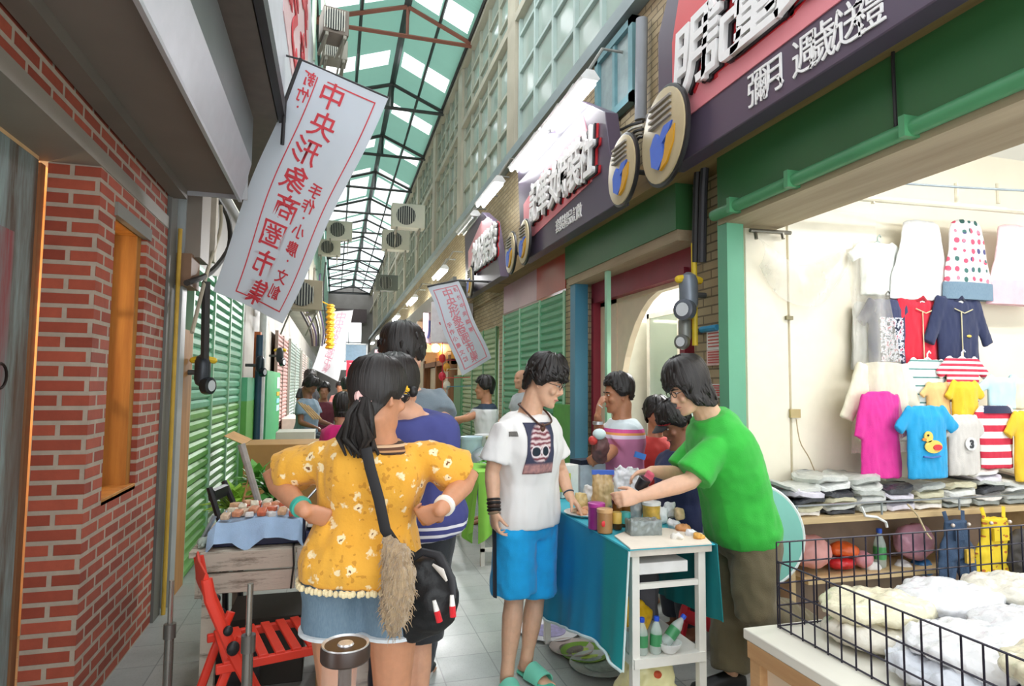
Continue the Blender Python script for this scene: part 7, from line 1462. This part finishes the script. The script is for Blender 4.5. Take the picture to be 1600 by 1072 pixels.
# wooden easel with a silver stick, greens behind
ez = thing('display_easel', (-.36, 3.72, .9), 'small wooden triangle easel with a silvery stick on the tray', 'easel'); m = MB(); a, b, c = atD(376, 800, 3.45), atD(408, 798, 3.45), atD(388, 748, 3.5); m.tube([a, c, b, a], .008, 6); m.tube([a.lerp(c, .45), b.lerp(c, .45)], .006, 6); put('frame', m, wood('#a87a4a', '#cfa06a'), ez); m = MB(); m.tube([atD(406, 792, 3.42), atD(377, 694, 3.42)], [.018, .02], 8); put('stick', m, plain('#b4ada6', .35, .4, .2, 30), ez)
leafy(atD(365, 805, 3.98), 60, .20, .12, 'light green leafy vegetables behind the black chair at the left stall', '#86b43c', 21); leafy(atD(425, 792, 4.1), 60, .22, .14, 'dark leafy plant behind the snack packets on the left stall', '#3c7a34', 22, pot='#6b4a34'); leafy(atD(400, 770, 4.3), 40, .2, .14, 'fresh green sprigs beside the silvery stick', '#5a9a3c', 23)
# black folding chair backs behind the stall
bc = thing('folding_chair', (-.66, 3.95, 0), 'black folding chair folded against the left end of the stall', 'chair'); m = MB(); K = plain('#17171a', .4)
for k, (x0, y0, x1, y1, D) in enumerate(((327, 762, 352, 842, 3.62), (350, 752, 376, 812, 3.85))):
    a, b = atD(x0, y0, D), atD(x1, y1, D - .05); m = MB(); m.tube([a, a.lerp(b, .5), b, Vector((b.x + .02, b.y + .03, 0))], .017, 8); put('upright', m, K, bc)
m = MB(); a, b = atD(331, 775, 3.62), atD(354, 765, 3.85); m.tube([a, b], .022, 8, flat=((0, 0, 1), 1.8)); put('back_rail', m, K, bc)
m = MB(); c = atD(348, 842, 3.7); m.box(Vector((c.x - .02, c.y + .12, .46)), (.05, .34, .34), Matrix.Rotation(.3, 3, 'Y')); put('seat', m, K, bc)
# red folding chair
rc = thing('folding_chair', (-.27, 2.92, 0), 'bright red slatted wooden folding chair in front of the plank stall', 'chair', rz=math.radians(15)); RED = plain('#e23a26', .4, 0, .06)
BLKK = plain('#17171a', .45); wd2 = .185
for s in (-1, 1):
    y = s * wd2
    m = MB(); m.tube([(-.235, y, .80), (-.22, y, .72), (-.13, y, .50), (.10, y, .02)], [.020, .022, .022, .019], 8, flat=((0, 1, 0), .65)); put('back_upright', m, RED, rc, local=True)
    m = MB(); m.tube([(-.10, y * .86, .55), (-.16, y * .86, .40), (-.29, y * .86, .0)], .019, 8, flat=((0, 1, 0), .65)); put('leg', m, RED, rc, local=True)
    m = MB(); m.bx(-.19, .235, y * .93 - .013, y * .93 + .013, .432, .466); put('seat_rail', m, RED, rc, local=True, bevel=.004)
    m = MB(); m.ball((-.135, y + s * .022, .53), (.024, .016, .028), 10, 8); m.ball((-.155, y + s * .022, .60), (.018, .014, .02), 10, 8); put('hinge_knob', m, BLKK, rc, local=True)
for k in range(7): m = MB(); x = -.165 + k * .064; m.bx(x, x + .038, -wd2 * .98, wd2 * .98, .462, .476); put('seat_slat', m, RED, rc, local=True, bevel=.003)
m = MB(); m.tube([(-.238, -wd2, .775), (-.25, 0, .785), (-.238, wd2, .775)], .048, 10, flat=((1, 0, 0), .22)); put('back_panel', m, RED, rc, local=True)
m = MB(); m.tube([(-.232, -wd2 * .86, .16), (-.232, wd2 * .86, .16)], .012, 8); m.tube([(.055, -wd2, .12), (.055, wd2, .12)], .012, 8); put('stretcher', m, RED, rc, local=True)
# steel stand poles
def pole(px, y0, D, label, top=.8):
    b = floor_at(px, D); zt = atD(px, y0, D).z; r = thing('stand_pole', b, label, 'stand'); m = MB(); m.tube([b + Vector((0, 0, .5)), Vector((b.x, b.y, zt))], .011, 10); put('upper_tube', m, plain('#a8a39b', .25, .8), r); m = MB(); m.tube([b, b + Vector((0, 0, zt - .20))], .019, 12); put('lower_tube', m, plain('#8e8a84', .25, .8), r)
    m = MB(); m.tube([b + Vector((0, 0, zt - .24)), b + Vector((0, 0, zt - .18))], .025, 12); put('clamp', m, plain('#77736e', .3, .7), r); m = MB()
    for k in range(3): q = 2 * PI * k / 3 + .6; m.tube([b + Vector((0, 0, .25)), b + Vector((.18 * math.cos(q), .18 * math.sin(q), .012))], .010, 8)
    put('tripod_leg', m, plain('#77736e', .3, .7), r); return r
pole(404, 905, 2.34, 'steel telescopic pole standing before the red chair'); pole(284, 900, 2.75, 'steel pole at the left end of the plank stall')
# capped clear canister at the bottom edge
p = atD(540, 1008, 1.52); r = thing('canister_stand', (p.x, p.y, 0), 'clear canister with a dark brown rim and chrome top at the bottom edge', 'canister'); zt = p.z; R1 = .058
m = MB(); m.lathe((p.x, p.y, zt - .034), [(R1 * .97, 0), (R1 * 1.02, .004), (R1 * 1.02, .030), (R1 * .99, .036), (R1 * .9, .036)], 36); put('rim', m, plain('#3a2b24', .35), r)
m = MB(); m.lathe((p.x, p.y, zt - .002), [(R1 * .97, 0), (R1 * .97, .008), (R1 * .86, .004), (R1 * .35, .0035), (R1 * .3, .008), (.001, .008)], 36); put('chrome_top', m, plain('#dedddc', .28, .6, .25, 60), r)
m = MB(); m.lathe((p.x, p.y, zt - .34), [(R1 * .93, 0), (R1 * .95, .005), (R1 * .95, .306)], 36); put('clear_body', m, glass('#e9d8cf', .12, .05), r); m = MB(); m.lathe((p.x, p.y, zt - .34), [(.016, 0), (.016, .30)], 18); put('core_tube', m, plain('#33261f', .4), r)
m = MB(); m.lathe((p.x, p.y, 0), [(.11, 0), (.11, .012), (.02, .02), (.018, zt - .36), (R1, zt - .35), (R1, zt - .335)], 28); put('foot', m, plain('#4a4440', .35, .5), r)
# under and around the plank stall
def crate(x0, x1, y0, y1, z0, z1, col, label, name='cardboard_box', flap=True, rz=0):
    r = thing(name, ((x0 + x1) / 2, (y0 + y1) / 2, z0), label, 'box'); m = MB(); m.bx(x0, x1, y0, y1, z0, z1); put('box_body', m, plain(col, .75, 0, .08, 6), r, bevel=.004)
    if flap:
        m = MB(); w_ = (x1 - x0); m.prism([(x0, y0, z1), (x0 - w_ * .25, y0, z1 + w_ * .12), (x0 - w_ * .25, y1, z1 + w_ * .12), (x0, y1, z1)], (0, 0, .006)); put('flap', m, plain(shade(col, 1.1), .75), r); m = MB(); m.prism([(x1, y0, z1), (x1 + w_ * .25, y0, z1 + w_ * .10), (x1 + w_ * .25, y1, z1 + w_ * .10), (x1, y1, z1)], (0, 0, .006)); put('flap', m, plain(shade(col, 1.12), .75), r)
    return r
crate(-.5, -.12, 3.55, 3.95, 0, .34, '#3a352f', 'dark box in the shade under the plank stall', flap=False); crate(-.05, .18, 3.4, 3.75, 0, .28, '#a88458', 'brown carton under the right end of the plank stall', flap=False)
blob('black_bag', Vector((-.42, 3.36, .17)), 0, 0, (.11, .08, .17), plain('#1e1d20', .5), 'black bag on the floor under the left end of the plank stall', 'bag', .02)
p = atD(485, 948, 3.1); m = MB(); m.box(p, (.05, .05, .09)); tag('blue_can', m, plain('#2f62b8', .4), 'small blue packet hanging at the front of the plank stall by the denim shorts', 'packet')
blob('grey_bundle', Vector((-.575, 3.30, .79)), 0, 0, (.03, .06, .018), plain('#8f9a90', .6, 0, .5, 20), 'bundle of grey and white scraps at the left end of the plank stall', 'bundle', .03, .012, None, (20, 20, 20))
m = MB(); m.tube([(-.60, 3.36, .775), (-.545, 3.40, .90)], .012, 6); tag('metal_bar', m, plain('#b9bec0', .3, .7), 'short metal bar sticking up behind the red chair', 'bar')
crate(-.80, -.10, 6.4, 7.0, 0, .97, '#b98a52', 'large open cardboard box behind the yellow sleeve on the left'); crate(-.62, -.2, 7.6, 8.1, .0, 1.0, '#d9d3c6', 'pale box in front of the seated grey-blue figure', flap=False)
m = MB()
for k in range(6): m.bx(-.05 + .07 * k, -.02 + .07 * k, 7.3, 7.33, .78, .92)
m.bx(-.06, .36, 7.3, 7.33, .90, .93); m.bx(-.06, .36, 7.3, 7.33, .78, .81); m.bx(-.06, .36, 7.3, 7.8, .74, .77); m.bx(-.06, -.03, 7.3, 7.8, 0, .75); m.bx(.33, .36, 7.3, 7.8, 0, .75); tag('slatted_crate', m, plain('#dcd2ba', .6), 'cream slatted stand left of the person in pink', 'crate')
for k in range(4): a = atD(466 + 5 * k, 628 + 2 * k, 7.4); b = atD(490 + 4 * k, 655, 7.3); m = MB(); m.tube([a, b], .012, 6); tag('wooden_stick', m, wood('#a8845a', '#d0ac80'), 'slanted wooden stick in front of the seated grey-blue figure', 'stick', 'wooden sticks at the far left stall')
# far market stalls so the alley does not run empty
for k, (x, y, cl, lb) in enumerate(((-.75, 14.2, '#cfc2b2', 'far left stall table with a cream cloth'), (-.7, 18.5, '#c9d6c4', 'distant left stall table with a pale green cloth'), (1.55, 11.0, '#d9a9a0', 'right stall table with a salmon cloth beyond the lime table'), (1.6, 16.0, '#c7cfd9', 'distant right stall table with a pale blue cloth'))):
    r = thing('stall_table', (x, y, 0), lb, 'table'); m = MB(); m.bx(x - .3, x + .3, y, y + 2.2, .3, .8); put('draped_cloth', m, cloth(cl), r, bevel=.01)
    for (dx, dy) in ((-.25, .1), (.22, .1), (-.25, 2.05), (.22, 2.05)): m = MB(); m.bx(x + dx, x + dx + .03, y + dy, y + dy + .03, 0, .3); put('leg', m, WF, r)
bystander('person in a pale pink shirt far down the right side of the alley', 600, 14.5, -20, 1.64, 598, '#c58f70', '#e3b6bd', HL, seed=71, vox=.018)
bystander('person in a beige jacket further off beyond the person in pale pink', 588, 19.0, 170, 1.68, 600, '#b98464', '#b9a88e', HL, seed=72, vox=.02)
bystander('person in black at the far end, left of the red sign', 546, 21.0, 175, 1.66, 602, '#a06f55', '#2d2d33', HL, seed=73, vox=.02)
EXPO = 1.66
# ------------------------------------------------------------------ light
wd = bpy.data.worlds.new('sky'); SC.world = wd; wd.use_nodes = True; nt = wd.node_tree; bg = nt.nodes['Background']; bg.inputs[0].default_value = (.92, .97, 1.0, 1); bg.inputs[1].default_value = 1.0
def area(name, loc, rot, sx, sy, e, col=(1, 1, 1)):
    L = bpy.data.lights.new(name, 'AREA'); L.shape = 'RECTANGLE'; L.size = sx; L.size_y = sy; L.energy = e; L.color = col
    o = bpy.data.objects.new(name, L); o.location = loc; o.rotation_euler = rot; COL.objects.link(o); return o
for k, (x, y) in enumerate(((3.4, 2.2), (4.9, 1.8))): area('shop_tube_light', (x, y, 3.17), (0, 0, 0), 1.3, .12, 8)
area('shop_tube_light', (3.6, 4.9, 2.7), (0, 0, 0), 1.0, .3, 30)
for k, y in enumerate((5.4, 6.6, 8.5, 12.8, 17.2, 21.8, 26.4)): area('batten_light', (2.0, y, 4.05 if y < 10 else 3.75), (0, math.radians(35), 0), .25, 1.1, 4 if y < 10 else 90)
SC.view_settings.view_transform = 'Standard'; SC.view_settings.look = 'None'; SC.view_settings.exposure = EXPO; SC.view_settings.gamma = 1; SC.view_settings.use_curve_mapping = False
SC.cycles.max_bounces = 8; SC.cycles.transparent_max_bounces = 16; SC.cycles.use_denoising = True; SC.cycles.caustics_reflective = False; SC.cycles.caustics_refractive = False
bpy.data.scenes.remove(TMP)
